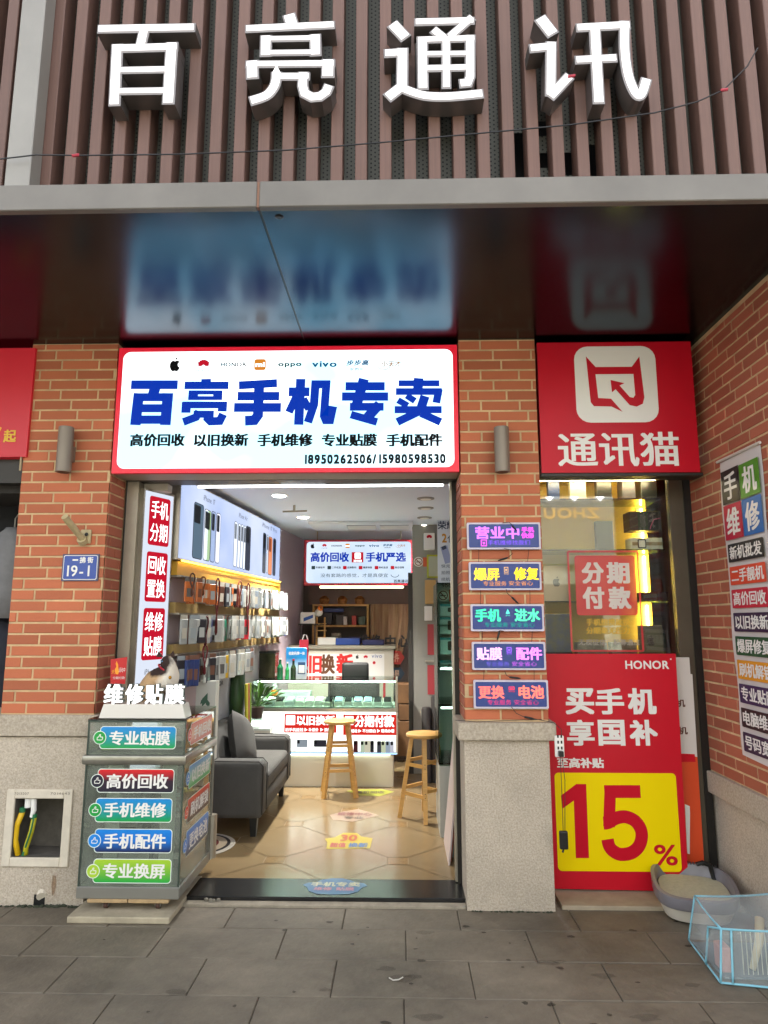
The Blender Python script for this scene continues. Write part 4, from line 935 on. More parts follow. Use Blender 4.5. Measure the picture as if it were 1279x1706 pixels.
for p in ((-1.54, 4.32, 1.412), (-1.555, 4.40, 1.412)):
    b = MB(mat('cat eye', '5a86a8', .15)); b.ball(on_cat(p), .006, .006, .006, n=10); b.build('eye', cat)
b = MB(m_ear); b.ball(on_cat((-1.58, 4.34, 1.385)), .007, .007, .005, n=10); b.build('nose', cat)
b = MB(mat('collar red', 'a8182c', .5))
pc = [(-1.492 + .05 * math.cos(a) * .98, 4.386 + .052 * math.sin(a), 1.352 - .03 * math.cos(a)) for a in [2 * PI * i / 20 for i in range(21)]]
b.tube(pc, .006, n=6, caps=False); b.build('collar', cat)
b = MB(mat('brass bell', 'b8862c', .3, .8)); b.ball((-1.45, 4.335, 1.305), .011, .011, .012, n=12); b.build('bell', cat)

# ------------------------------------------------------------------ window bay on the right
WY = 4.62
wf = thing('shop_window', 'lit shop window with glass shelves between the right pillar and the side wall', 'window', (1.36, WY, 1.45))
m_frame = mat('bronze window frame', '5d564a', .4, .5, noise=(4, .15)); m_fr2 = mat('dark window edge', '1f1d1b', .4, .2)
WX0, WX1, WZ0, WZ1 = .90, 1.83, 1.40, 2.66
b = MB(m_frame); b.box(WX1, 1.925, WY - .03, WY + .5, .02, 2.72); b.build('frame_post', wf)
b = MB(m_fr2); b.box(1.9255, 1.972, WY - .04, WY + .5, .02, 2.72); b.build('dark_edge', wf)
b = MB(m_frame); b.box(WX0, WX1, WY - .02, WY + .02, WZ1, 2.72); b.build('head_rail', wf)
b = MB(m_frame); b.box(WX0, WX1, WY - .02, WY + .5, 1.36, WZ0); b.build('sill', wf)
b = MB(mat('panel under window', '8c8478', .6)); b.box(WX0, WX1, WY + .03, WY + .5, .02, 1.359); b.build('lower_panel', wf)
b = MB(g_shop); b.box(WX0, WX1, WY - .004, WY + .004, WZ0, WZ1); b.build('glass_pane', wf)
m_yel = mat('cream backboard', 'dcbf6a', .7); D2 = WY + .42
b = MB(m_yel); b.add([(WX0, D2, WZ0), (WX1, D2, WZ0), (WX1, D2, WZ1), (WX0, D2, WZ1), (WX0, WY + .02, WZ0), (WX1, WY + .02, WZ0), (WX1, WY + .02, WZ1), (WX0, WY + .02, WZ1)],
    [(0, 1, 2, 3), (4, 0, 3, 7), (1, 5, 6, 2), (7, 3, 2, 6)]); b.build('back_panel', wf)
sh = front(WY + .25)
zsh = [sh.px(950, 780 + y / 4.263)[1] for y in (242, 592, 950)]
for z in zsh:
    b = MB(glass('shelf glass', 'b9d8c0', 1.2)); b.box(WX0 + .004, WX1 - .004, WY + .10, D2 - .004, z - .008, z); b.build('shelf', wf)
m_led = lit('yellow led strip', 'ffdf70', 75.0)
led = MB(m_led); lx = sh.px(1084, 900)[0]
for z0, z1 in zip([WZ0 + .02] + sorted(zsh), [z - .02 for z in sorted(zsh)] + [WZ1 - .01]): 
    b = MB(m_led); b.box(lx - .004, lx + .004, D2 - .02, D2 - .008, z0 + .015, z1); b.build('led_strip', wf)
b = MB(lit('window fill strip', 'fff0c0', 40)); b.box(WX0 + .05, WX1 - .05, WY + .05, WY + .07, WZ1 - .035, WZ1 - .02); b.build('fill_strip', wf)  # added strip inside the window head, there to brighten the goods
# goods on the shelves
def W4(x0, y0, x1, y1, Y): return front(Y).box(880 + x0 / 4.263, 780 + y0 / 4.263, 880 + x1 / 4.263, 780 + y1 / 4.263)
def goods(name, label, cat_, q, Y, d, m, extra=None, grp=None, z=None):
    bx = list(W4(*q, Y)); 
    if z is not None: bx[3] += z - bx[1]; bx[1] = z
    t = thing(name, label, cat_, ((bx[0] + bx[2]) / 2, Y, bx[1]), grp)
    b = MB(m); b.rbox(bx[0], bx[2], Y, Y + d, bx[1] + .001, bx[3], .003, n=1); b.build('carton', t)
    if extra: extra(t, bx, front(Y - .0005))
    return t
zs = sorted(zsh, reverse=True); gy = WY + .14
m_nb = mat('navy carton', '1c2c56', .4); m_gb = mat('silver carton', '9a938a', .4); m_kb = mat('black carton', '17181a', .35)
def cam_marks(t, bx, s):
    b = MB(m_black); w_ = bx[2] - bx[0]
    for k, (x, y) in enumerate(((.22, .86), (.22, .72), (.36, .79))): b.poly(s, disc(bx[0] + w_ * x, bx[1] + (bx[3] - bx[1]) * y, w_ * .07, n=10), .001 + k * 1e-4)
    b.build('lens_print', t)
GB = 'phone boxes on the top window shelf'
goods('phone_box', 'navy phone box, leftmost on the top window shelf', 'phone box', (140, 78, 222, 235), gy, .05, m_nb, cam_marks, GB, zs[0])
goods('phone_box', 'silver phone box with a camera print on the top window shelf', 'phone box', (296, 60, 410, 235), gy, .05, m_gb, cam_marks, GB, zs[0])
goods('phone_box', 'plain black phone box in the middle of the top window shelf', 'phone box', (485, 50, 592, 235), gy, .06, m_kb, None, GB, zs[0])
goods('phone_box', 'grey fronted black phone box with camera print on the top window shelf', 'phone box', (668, 68, 760, 230), gy, .12, mat('grey carton', '4c4850', .4), cam_marks, GB, zs[0])
goods('phone_box', 'wide black phone box, rightmost on the top window shelf', 'phone box', (800, 70, 912, 228), gy, .12, m_kb, None, GB, zs[0])
def handle(t, bx, s):
    b = MB(m_steel); c = (bx[0] + bx[2]) / 2; y = gy + .05; b.tube([(c - .05, y, bx[3]), (c - .05, y, bx[3] + .03), (c + .05, y, bx[3] + .03), (c + .05, y, bx[3])], .005); b.build('handle', t)
    b = MB(mat('pink cord', 'a03a68', .5)); b.tube([s.pt(bx[2] - .01, bx[3] - .05, .004), s.pt(bx[2] - .06, bx[3] - .06, .004), s.pt(bx[2] - .085, bx[3] - .11, .004), s.pt(bx[2] - .09, bx[1] + .01, .004)], .003); b.build('cord', t)
goods('speaker_case', 'black hard case with a top handle on the second window shelf', 'case', (722, 362, 955, 500), gy, .14, mat('case black', '221e20', .5), handle, None, zs[1] + .135)
def dial(t, bx, s):
    b = MB(mat('watch strap', '8f8468', .5)); zc = (bx[1] + bx[3]) / 2; b.poly(s, [(bx[0] + .01, zc - .012), (bx[2] - .03, zc - .012), (bx[2] - .03, zc + .012), (bx[0] + .01, zc + .012)], .001); c = bx[0] + (bx[2] - bx[0]) * .3
    b.poly(s, rrect(c - .03, zc - .032, c + .03, zc + .032, .01), .002, m_black); b.poly(s, rrect(c - .022, zc - .024, c + .022, zc + .024, .006), .003, p_white); b.build('watch_print', t)
goods('watch_box', 'long white watch box under the black case in the window', 'box', (728, 500, 990, 585), gy, .12, mat('white carton', 'c9ccc4', .4), dial, None, zs[1])
goods('tablet_box', 'dark upright box pieces behind the reflection on the second window shelf', 'box', (480, 372, 605, 585), gy + .08, .04, mat('dim carton', '55524c', .5), None, None, zs[1])
def app(t, bx, s): b = MB(mat('tablet mark', '3a2420', .3)); apple(b, s, (bx[0] + bx[2]) / 2, (bx[1] + bx[3]) / 2 + .01, .06, b.mats[0], .001); b.build('fruit_mark', t)
goods('tablet', 'rose silver tablet standing upright on the third window shelf', 'tablet', (108, 685, 292, 945), gy, .01, mat('rose tablet', 'b3a08c', .35, .4), app, None, zs[2])
goods('small_black_box', 'small flat black box at the right of the third window shelf', 'box', (805, 878, 915, 945), gy + .02, .1, m_kb, None, None, zs[2])
def foot(t, bx, s): pass
goods('picture_box', 'dark box with blue and olive picture print at the window bottom', 'box', (112, 958, 305, 1280), gy - .05, .06, mat('picture print', '23345c', .35, noise=(16, .35), col2='4c4a28'), None, None, WZ0)
goods('tablet', 'grey tablet leaning at the window bottom right', 'tablet', (780, 1060, 955, 1300), gy - .03, .012, mat('grey tablet', '6e6a58', .35, .4), app, None, WZ0)
goods('black_folio', 'black upright folio behind the grey tablet at the window bottom', 'folio', (925, 1098, 1005, 1305), gy + .06, .02, m_kb, None, None, WZ0)
for k, (x0, x1) in enumerate(((345, 560), (590, 770))):
    goods('flat_box', 'mottled low box at the window bottom, %s' % ('beside the picture box' if k == 0 else 'beside the grey tablet'), 'box', (x0, 1180, x1, 1300), gy - .04, .08, mat('mottled carton', '8d8675', .5, noise=(22, .6)), None, None, WZ0)
# sticker on the glass
wsd = thing('window_sticker', 'red film sticker 分期付款 on the shop window glass', 'sticker', (1.35, WY - .005, 1.5))
sh = front(WY - .0055)
def LW(x0, y0, x1, y1): return sh.box(880 + x0 / 4.263, 780 + y0 / 4.263, 880 + x1 / 4.263, 780 + y1 / 4.263)
mf = film('red window film', 'd83a40', .8); b = MB(mf); bx = LW(335, 620, 765, 1045); b.poly(sh, rrect(*bx, .02), .001)
fr = LW(295, 592, 795, 1298)
for i, P in enumerate(([(fr[0], fr[3]), (fr[2], fr[3])], [(fr[2], fr[3]), (fr[2], fr[1])], [(fr[2], fr[1]), (fr[0], fr[1])], [(fr[0], fr[1]), (fr[0], fr[3])])): b.poly(sh, stroke(P, .013), .0003 + i * 5e-5, mf)
b.build('red_film', wsd)
b = MB(mat('window print pale', 'd9cfc8', .5))
for s, q in (('分', (378, 668, 535, 820)), ('期', (555, 668, 718, 820)), ('付', (385, 842, 540, 1000)), ('款', (568, 842, 728, 1000))): b.text(sh, s, LW(*q), None, .002, wx=.05, wy=.03)
b.build('big_lettering', wsd)
b = MB(mat('window print gold', 'dcb23c', .5)); b.text(sh, '手机想换就换', LW(410, 1068, 722, 1118), None, .002, wx=.03, wy=.015); b.text(sh, '分期毫无压力', LW(410, 1128, 722, 1178), None, .002, wx=.03, wy=.015); b.build('gold_lettering', wsd)
b = MB(mat('window print grey', 'a39a90', .5)); b.text(sh, '无视征信', LW(355, 1215, 552, 1258), None, .002, wx=.015); b.text(sh, '秒等通过', LW(605, 1215, 790, 1258), None, .002, wx=.015); b.build('grey_lettering', wsd)

# ------------------------------------------------------------------ litter tray, scoop and pet carrier
m_lg = mat('grey plastic', '77747a', .35); m_lw = mat('white plastic', 'cfc9bc', .35)
lt = thing('litter_tray', 'white cat litter tray with a tall grey rim beside the red poster', 'litter tray', (1.69, 4.27, .02))
yw = math.radians(-14); b = MB(m_lw); c0 = (1.69, 4.27)
loft(b, [(c0[0], c0[1], .004, .15, .17), (c0[0], c0[1], .012, .175, .2), (c0[0], c0[1], .07, .20, .235), (c0[0], c0[1], .10, .212, .25)], n=36, p=3.2, yaw=yw); smooth_by_angle(b.build('tray_base', lt))
def rim(b, rin, rout, n=36):
    cy_, sy_ = math.cos(yw), math.sin(yw); V = []
    for j in range(n):
        q = 2 * PI * (j + .5) / n; c, s = math.cos(q), math.sin(q); x = math.copysign(abs(c) ** (2 / 3.2), c); y = math.copysign(abs(s) ** (2 / 3.2), s)
        hgt = .15 + .03 * (1 if y > .8 else (y + 1) / 1.8 if y > -1 else 0) 
        for rx, ry, z in ((.213, .251, .085), (.222, .262, .10), (.225, .265, hgt), (.205, .245, hgt + .004), (.19, .225, .12)):
            V.append((c0[0] + x * rx * cy_ - y * ry * sy_, c0[1] + x * rx * sy_ + y * ry * cy_, z))
    b.add(V, [(j * 5 + i, ((j + 1) % n) * 5 + i, ((j + 1) % n) * 5 + i + 1, j * 5 + i + 1) for j in range(n) for i in range(4)])
b = MB(m_lg); rim(b, 0, 0); smooth_by_angle(b.build('grey_rim', lt), 50)
b = MB(mat('litter sand', 'b5b39a', .95, noise=(40, .15), bump=(90, .5))); loft(b, [(c0[0], c0[1], .10, .19, .225), (c0[0], c0[1], .125, .185, .22)], n=36, p=3.2, yaw=yw); b.build('litter_sand', lt)
b = MB(mat('grate dark', '3c3a3e', .5)); ca, sa = math.cos(yw), math.sin(yw)
for i in range(20):
    x = -.74 + i * .078; y = (1 - abs(x) ** 3.2) ** (1 / 3.2); X, Y = x * .216, y * .257
    b.obox((c0[0] + X * ca - Y * sa, c0[1] + X * sa + Y * ca, .184), (ca, sa, 0), (-sa, ca, 0), (0, 0, 1), .0045, .016, .004)
stuff(b.build('grate_ribs', lt))
sc = thing('litter_scoop', 'black long handled litter scoop standing in the tray corner', 'scoop', (1.83, 4.40, .1))
b = MB(m_black); y = 4.42; b.tube([U(1183, 1442, y), U(1188, 1462, y), U(1200, 1490, y - .04)], [.015, .012, .018], n=8); b.tube([U(1160, 1440, y), U(1170, 1437, y), U(1183, 1442, y)], [.012, .014, .013], n=8); smooth_by_angle(b.build('handle', sc))
b = MB(m_black); c_ = U(1203, 1497, y - .05); b.obox(c_, (1, .2, -.4), (-.2, 1, 0), (.4, 0, 1), .07, .045, .008); b.build('scoop_head', sc)
pc_ = thing('pet_carrier', 'clear mesh folding pet carrier edged in light blue on the pavement', 'pet carrier', (1.72, 3.66, 0))
A = {'fbl': Vector((1.468, 3.47, .008)), 'bbl': Vector((1.50, 3.90, .008)), 'ftl': Vector((1.50, 3.50, .225)), 'btl': Vector((1.53, 3.86, .235)), 'fbr': Vector((1.955, 3.38, .008)), 'bbr': Vector((1.962, 3.86, .008)), 'ftr': Vector((1.945, 3.43, .25)), 'btr': Vector((1.95, 3.84, .26))}
m_mesh = film('carrier mesh', 'ccd6d8', .27, .3); m_pipe = mat('blue piping', '7fbccf', .45)
def skin(name, a, b_, c, d, bul=.015):
    b = MB(m_mesh); V = []; N = 8; a, b_, c, d = A[a], A[b_], A[c], A[d]; nrm = (b_ - a).cross(d - a).normalized()
    for j in range(N + 1):
        for i in range(N + 1):
            s, t = i / N, j / N; p = a.lerp(b_, s).lerp(d.lerp(c, s), t); V.append(p + nrm * (bul * math.sin(PI * s) * math.sin(PI * t) + .011 * math.sin(9 * s + 5 * t) * math.sin(PI * s) * math.sin(PI * t)))
    b.add(V, [(j * (N + 1) + i, j * (N + 1) + i + 1, (j + 1) * (N + 1) + i + 1, (j + 1) * (N + 1) + i) for j in range(N) for i in range(N)]); b.build(name, pc_, smooth=True)
skin('front_panel', 'fbl', 'fbr', 'ftr', 'ftl'); skin('side_panel', 'bbl', 'fbl', 'ftl', 'btl', .03); skin('top_panel', 'ftl', 'ftr', 'btr', 'btl', -.012); skin('back_panel', 'bbr', 'bbl', 'btl', 'btr')
def pipe(*ks, sag=.0, r=.005):
    P = []
    for i in range(len(ks) - 1):
        a, c = A[ks[i]], A[ks[i + 1]]
        for t in range(6): q = a.lerp(c, t / 6); q = q - Vector((0, 0, sag * math.sin(PI * t / 6))); P.append(q)
    P.append(A[ks[-1]]); b = MB(m_pipe); b.tube(P, r, n=7); b.build('piping', pc_, smooth=True)
for e in (('fbl', 'fbr'), ('bbl', 'fbl'), ('btl', 'btr'), ('ftl', 'ftr'), ('btl', 'ftl'), ('fbl', 'ftl'), ('bbl', 'btl')): pipe(*e, sag=.008 if e[0][1] == 't' else 0)
A['d0'] = A['fbl'].lerp(A['fbr'], .10) + Vector((0, -.006, .004)); A['d1'] = A['ftl'].lerp(A['ftr'], .09) + Vector((0, -.008, -.004)); A['d2'] = A['bbl'].lerp(A['fbl'], .62) + Vector((-.008, 0, .004)); A['d3'] = A['btl'].lerp(A['ftl'], .75) + Vector((-.03, 0, -.03))
A['d4'] = A['fbl'].lerp(A['fbr'], .62) + Vector((0, -.01, .0)); A['d5'] = A['ftl'].lerp(A['ftr'], .62) + Vector((0, -.01, 0))
pipe('d0', 'd1'); pipe('d2', 'd3', 'ftl'); pipe('d4', 'd5', r=.004)
b = MB(mat('carrier floor', '64717a', .8)); b.box(1.50, 1.93, 3.50, 3.85, .009, .018); b.build('floor_pad', pc_)
for i in range(12):
    b = MB(mat('carrier wire', 'c9cdbc', .4, .3)); x = 1.60 + i * .022; b.tube([(x, 3.52, .02), (x + .004, 3.53, .20)], .0022, n=4); b.build('wire_bar', pc_)
b = MB(mat('pink pack', 'b88a86', .5)); b.rbox(1.507, 1.555, 3.53, 3.62, .02, .13, .008); tag(b.build('treat_pack'), 'small pink packet standing inside the clear pet carrier', 'packet')
b = MB(mat('pale stick', 'c9bd9a', .6)); b.tube([(1.655, 3.55, .03), (1.72, 3.60, .13), (1.76, 3.66, .21)], [.014, .02, .022], n=10); tag(b.build('scratching_stick', smooth=True), 'pale cream stick leaning inside the clear pet carrier', 'stick')

# ------------------------------------------------------------------ the room of the shop
FZ = .03; CZ = 2.75; BYY = 9.15
WA, WB = Vector((-1.735, 4.62)), Vector((-1.31, BYY))          # left wall runs slightly inwards
RXW = .56
m_til = mat('glazed floor tile', '8c7a5c', .2, noise=(2.4, .6), col2='806a4a', var=.06, spec=.6)
m_tacc = mat('patterned accent tile', '937a54', .2, noise=(45, .3), col2='7a6140')
b = MB(mat('tile joint', '847052', .7)); b.box(-1.95, RXW, 4.60, BYY, -.02, FZ - .003); fl = struct(b.build('shop_floor'))
def clip(P, x0, x1, y0, y1):
    for ax, lim, sg in ((0, x0, 1), (0, x1, -1), (1, y0, 1), (1, y1, -1)):
        Q = []
        for i in range(len(P)):
            a, c = P[i - 1], P[i]; ia, ic = (a[ax] - lim) * sg >= 0, (c[ax] - lim) * sg >= 0
            if ia != ic:
                t = (lim - a[ax]) / (c[ax] - a[ax]); Q.append((a[0] + (c[0] - a[0]) * t, a[1] + (c[1] - a[1]) * t))
            if ic: Q.append(c)
        P = Q
        if not P: return P
    return P
TS = .60; k2 = math.sqrt(.5); cut = .10; fsh = Sheet((0, 0, FZ), (1, 0, 0), (0, 1, 0))
def rot(u, v): return (-.45 + (u - v) * k2, 4.98 + (u + v) * k2)
for i in range(-7, 9):
    for j in range(-7, 9):
        h = TS / 2 - .003; c = cut
        P = [(i * TS + x, j * TS + y) for x, y in ((-h + c, -h), (h - c, -h), (h, -h + c), (h, h - c), (h - c, h), (-h + c, h), (-h, h - c), (-h, -h + c))]
        P = clip([rot(*p) for p in P], -1.95, RXW, 4.632, BYY)
        if len(P) > 2: b = MB(m_til); b.poly(fsh, P, 0); b.build('floor_tile', fl)
        u, v = (i + .5) * TS, (j + .5) * TS; a = cut - .005
        P = clip([rot(u + x, v + y) for x, y in ((-a, 0), (0, -a), (a, 0), (0, a))], -1.95, RXW, 4.632, BYY)
        if len(P) > 2: b = MB(m_tacc); b.poly(fsh, P, 0); b.build('accent_tile', fl)
b = MB(mat('black granite sill', '1b1b1c', .24, noise=(30, .25), spec=.6)); b.rbox(-1.80, .378, 4.335, 4.63, 0, FZ + .004, .003, n=1); struct(b.build('door_threshold'))
b = MB(mat('worn step edge', '8f8676', .8, noise=(11, .35))); b.rbox(-1.84, .376, 4.27, 4.333, -.01, .014, .004); struct(b.build('threshold_kerb'))
b = MB(m_wall)
d2 = (WB - WA).normalized(); n2 = Vector((d2.y, -d2.x))
b.add([(WA.x, WA.y, 0), (WB.x, WB.y, 0), (WB.x, WB.y, CZ), (WA.x, WA.y, CZ)], [(0, 1, 2, 3)]); struct(b.build('left_shop_wall'))
b = MB(m_wall); b.box(RXW, RXW + .05, 4.62, BYY, 0, CZ); struct(b.build('right_shop_wall'))
b = MB(mat('back wall', '5f544e', .8)); b.box(-2.0, RXW, BYY, BYY + .05, 0, CZ); struct(b.build('back_shop_wall'))
b = MB(m_ceil); b.box(-2.0, RXW + .05, 4.66, BYY, CZ, CZ + .04); struct(b.build('shop_ceiling'))
# door frame
df = thing('door_frame', 'dark lintel and aluminium jambs framing the open shop doorway', 'door frame', (-.7, 4.58, 0))
b = MB(m_dark); b.box(-1.875, .384, 4.50, 4.66, 2.602, 2.79); b.build('lintel', df)
b = MB(m_alu); b.box(-1.868, -1.79, 4.515, 4.60, 0.0, 2.60); b.build('jamb', df)
b = MB(m_dark); b.box(-1.874, -1.869, 4.505, 4.60, 0, 2.60); b.build('jamb_edge', df)
b = MB(m_dark); b.box(.352, .383, 4.57, 4.66, 0, 2.60); b.build('jamb', df)
b = MB(m_alu); b.box(.338, .3515, 4.58, 4.64, .04, 2.60); b.build('track', df)
b = MB(p_white); b.rbox(-1.79, -1.62, 4.60, 4.70, 2.55, 2.605, .006, mat('bracket cream', 'a59c8e', .5)); b.build('corner_bracket', df)
lt_ = thing('led_tube', 'long white lit tube running across the head of the doorway', 'tube light', (-.65, 4.74, 2.6))
m_tube = lit('tube white', 'f4fbff', 7.0)
a, c = U(330, 811, 4.74), U(738, 808, 4.74)
b = MB(m_tube); b.tube([a, c], .0085, n=8); b.build('tube', lt_)
a2, c2 = U(468, 809, 4.70), U(541, 808, 4.70); b = MB(m_tube); b.tube([a2, c2], .014, n=8); b.build('short_tube', lt_)
b = MB(m_alu); b.box(a.x - .02, c.x + .02, 4.735, 4.77, a.z + .012, a.z + .03); b.build('holder', lt_)

# ------------------------------------------------------------------ tall lit board inside the left jamb
vb = thing('vertical_light_board', 'tall narrow lit white board with three red service blocks inside the left jamb', 'light board', (-1.7, 4.66, 1.0))
vsh = Sheet((-1.752, 4.545, 0), (.107, .25, 0)); VW = .276
b = MB(m_alu); b.prism(vsh, [(-.012, .62), (VW + .012, .62), (VW + .012, 2.56), (-.012, 2.56)], -.05, -.001); b.build('case', vb)
b = MB(lit('board white lit', 'e6eeff', .5)); b.poly(vsh, [(0, .64), (VW, .64), (VW, 2.545), (0, 2.545)], .001); b.build('lit_panel', vb)
l_r2 = lit('board red lit', 'c4102a', .55)
def v6(x, y): return vsh.px(200 + x / 4.263, 790 + y / 4.263)
for (t1, t2), tl, tr, br, bl in ((('手机', '分期'), (205, 150), (350, 180), (335, 525), (178, 490)), (('回收', '置换'), (172, 535), (333, 572), (320, 910), (155, 903)), (('维修', '贴膜'), (153, 950), (320, 952), (303, 1308), (133, 1330))):
    a_, b_, c_, d_ = v6(*tl), v6(*tr), v6(*br), v6(*bl)
    bx = (.042, (c_[1] + d_[1]) / 2, VW - .03, (a_[1] + b_[1]) / 2)
    b = MB(l_r2); b.poly(vsh, rrect(*bx, .02), .002); o = b.build('red_block', vb)
    b = MB(l_wht); h = (bx[3] - bx[1]); mid = (bx[1] + bx[3]) / 2
    for i, t in enumerate((t1, t2)):
        zc = mid + h * (.235 if i == 0 else -.235)
        b.text(vsh, t, (bx[0] + .018, zc - h * .185, bx[2] - .018, zc + h * .185), l_wht, .003, wx=.01, wy=.006)
    b.build('lettering', o)
b = MB(l_dark); b.text(vsh, 'iPhone 17', (.08, 1.30, .24, 1.335), l_dark, .002); b.poly(vsh, rrect(.06, 1.02, .25, 1.25, .02), .002, lit('lit phone orange', 'e88a4a', .6)); b.build('small_print', vb)

# ------------------------------------------------------------------ wall light box with phone pictures
LA, LB_ = Vector((-1.60, 4.86, 0)), Vector((-1.357, 7.58, 0)); LU = (LB_ - LA).normalized(); LN = LU.cross(Vector((0, 0, 1))); LLEN = (LB_ - LA).length
lsh = Sheet(LA, LU)
wb_ = thing('wall_light_box', 'long lit picture box of phones high on the left shop wall', 'light box', (-1.5, 6.2, 2.1))
b = MB(m_alu); b.prism(lsh, [(-.03, 2.095), (LLEN, 2.095), (LLEN, 2.70), (-.03, 2.70)], -.09, -.001); b.build('case', wb_)
b = MB(lit('picture box white', 'dbe6ff', .55, noise=1.3, col2='b9cbf4')); b.poly(lsh, [(-.025, 2.105), (LLEN - .01, 2.105), (LLEN - .01, 2.69), (-.025, 2.69)], .001); b.build('lit_panel', wb_)
def l6(x, y): return lsh.px(200 + x / 4.263, 790 + y / 4.263)
def lph(x0, x1, y0, y1, c, cam_=None, s=.5, line=None):
    u0, u1 = l6(x0, (y0 + y1) / 2)[0], l6(x1, (y0 + y1) / 2)[0]; z1 = (l6(x0, y0)[1] + l6(x1, y0 + 8)[1]) / 2; z0 = (l6(x0, y1)[1] + l6(x1, y1)[1]) / 2
    b = MB(lit('pic edge', '30343c', .3)); r = min(.03, (u1 - u0) * .3)
    b.poly(lsh, rrect(u0, z0, u1, z1, r), .002, b.mats[0]); b.poly(lsh, rrect(u0 + .008, z0 + .006, u1 - .008, z1 - .006, r * .8), .003, lit('pic ' + c, c, s))
    if cam_: b.poly(lsh, rrect(u0 + .012, z1 - .16, u0 + .012 + (u1 - u0) * .6, z1 - .02, .01), .004, lit('pic cam ' + cam_, cam_, .3))
    b.build('phone_picture', wb_)
for a in ((515, 588, 200, 605, '5d7488', '20242c'), (592, 622, 240, 615, 'dfe8f2', '30343c', .8), (606, 640, 250, 620, 'a9c89a', '28302c', .6), (640, 674, 258, 628, 'a3b6dc', '2a3040', .6), (676, 708, 270, 635, 'd9def0', '30343c', .8),
          (805, 828, 330, 660, 'e4ecf4', '9aa4b4', .85), (832, 850, 345, 668, 'e4ecf4', '60687a', .85), (852, 870, 352, 672, 'e0e8f2', '60687a', .85), (872, 888, 360, 680, 'dfe8f2', '60687a', .85), (888, 924, 365, 685, '3b4152', '20242c'),
          (1010, 1034, 412, 705, '2f3e52', '15181f'), (1038, 1048, 425, 705, 'cfd8e0', '5a5f6c', .7), (1050, 1078, 440, 718, 'e28a5a', 'c0623a', .6), (1082, 1104, 452, 722, '39445e', '22283a')): lph(*a)
b = MB(l_dark)
for s, x0, x1, y0, y1 in (('iPhone 17', 592, 672, 163, 205), ('iPhone Air', 842, 903, 288, 318), ('iPhone 17 Pro', 1008, 1110, 362, 400)):
    u0, u1 = l6(x0, y0)[0], l6(x1, y1)[0]; z = l6((x0 + x1) / 2, (y0 + y1) / 2)[1]; b = MB(l_dark); b.text(lsh, s, (u0, z - .022, u1, z + .022), l_dark, .002); b.build('caption', wb_)
# ------------------------------------------------------------------ display rails and the packs hanging from them
m_rail = mat('brass coloured rail board', '9c8350', .5, noise=(3, .2))
rail_z = [(1.985, 2.085), (1.715, 1.79), (1.425, 1.49)]
for i, (z0, z1) in enumerate(rail_z):
    t = thing('display_rail', ['gold display rail lit from above by a warm strip, topmost on the left wall', 'brown display rail, middle one on the left wall', 'brown display rail, lowest one on the left wall'][i], 'display rail', tuple(lsh.pt(1.2, z0, .05)), 'display rails on the left wall')
    b = MB(mat('gold rail board', 'c99a3a', .4, noise=(3, .15)) if i == 0 else m_rail); b.prism(lsh, [(.02, z0), (LLEN + .12, z0), (LLEN + .12, z1), (.02, z1)], -.09, -.02); b.build('board', t)
    b = MB(m_alu); b.prism(lsh, [(.02, z0 - .012), (LLEN + .12, z0 - .012), (LLEN + .12, z0 - .001), (.02, z0 - .001)], -.09, .01); b.build('hook_bar', t)
    if i == 0:
        b = MB(lit('warm strip', 'ffc94a', 4.5)); b.tube([lsh.pt(.02, z1 + .004, .012), lsh.pt(LLEN, z1 + .004, .012)], .007, n=6); b.build('warm_strip', t)
rnd = random.Random(11)
pack_mesh = {}
def pack(c1, c2, w_=.072, h=.2):
    k = (c1, c2, w_, h)
    if k not in pack_mesh:
        m1 = mat('pack ' + c1, c1, .35, noise=(14, .25)); m2 = mat('card ' + c2, c2, .5)
        b = MB(m1, m2); b.rbox(-w_ / 2, w_ / 2, -.008, .008, -h, -.032, .004, m1, n=1); b.box(-w_ / 2 + .003, w_ / 2 - .003, -.003, .003, -.031, 0, m2); b.box(-w_ * .3, w_ * .3, -.0095, -.008, -h * .8, -h * .45, m2)
        me = bpy.data.meshes.new('phone_case_pack'); me.from_pydata(b.v, [], b.f); me.materials.append(m1); me.materials.append(m2); me.polygons.foreach_set('material_index', b.m); pack_mesh[k] = me
    return pack_mesh[k]
NAMES = {'b7642e': 'orange brown', '2a2a30': 'black', '5a3a2c': 'dark brown', 'b9bbb5': 'white', '9a9e9c': 'pale grey', '74787a': 'smoky grey', '8e9aa6': 'blue grey', '7e3a36': 'maroon', '24386e': 'navy', 'c22a38': 'red', 'e0642c': 'orange', '2e7a62': 'green', '1f4f9e': 'bright blue', 'c9a42c': 'yellow', 'a9b8a8': 'sage'}
def ordinal(n): return '%d%s' % (n, 'th' if 10 < n % 100 < 14 else {1: 'st', 2: 'nd', 3: 'rd'}.get(n % 10, 'th'))
ROWN = ['top', 'middle', 'bottom']
def place_packs(row, u0, u1, n, cols, drop, skip=None):
    z = rail_z[row][0] - .014
    cnt = {}
    for i in range(n):
        u = u0 + (u1 - u0) * (i + .5) / n + rnd.uniform(-.008, .008); c = cols(i / n)
        o = bpy.data.objects.new('phone_case_pack', pack(c, rnd.choice(('a9aca8', '8f979a', 'b4b0a2', '5c5a58', '6f4a3a')), h=rnd.choice((drop, drop * .94, drop * 1.03))))
        o.location = lsh.pt(u, z, .015 + rnd.uniform(0, .09)); o.rotation_euler = (rnd.uniform(-.04, .04), 0, math.atan2(LU.y, LU.x) + rnd.uniform(-.75, .15)); C.objects.link(o)
        tag(o, '%s phone case pack in the %s hanging row, %s from the doorway end' % (NAMES[c], ROWN[row], ordinal(i + 1)), 'phone case', 'phone case packs hanging on the left wall')
def mix(*a): return rnd.choice(a)
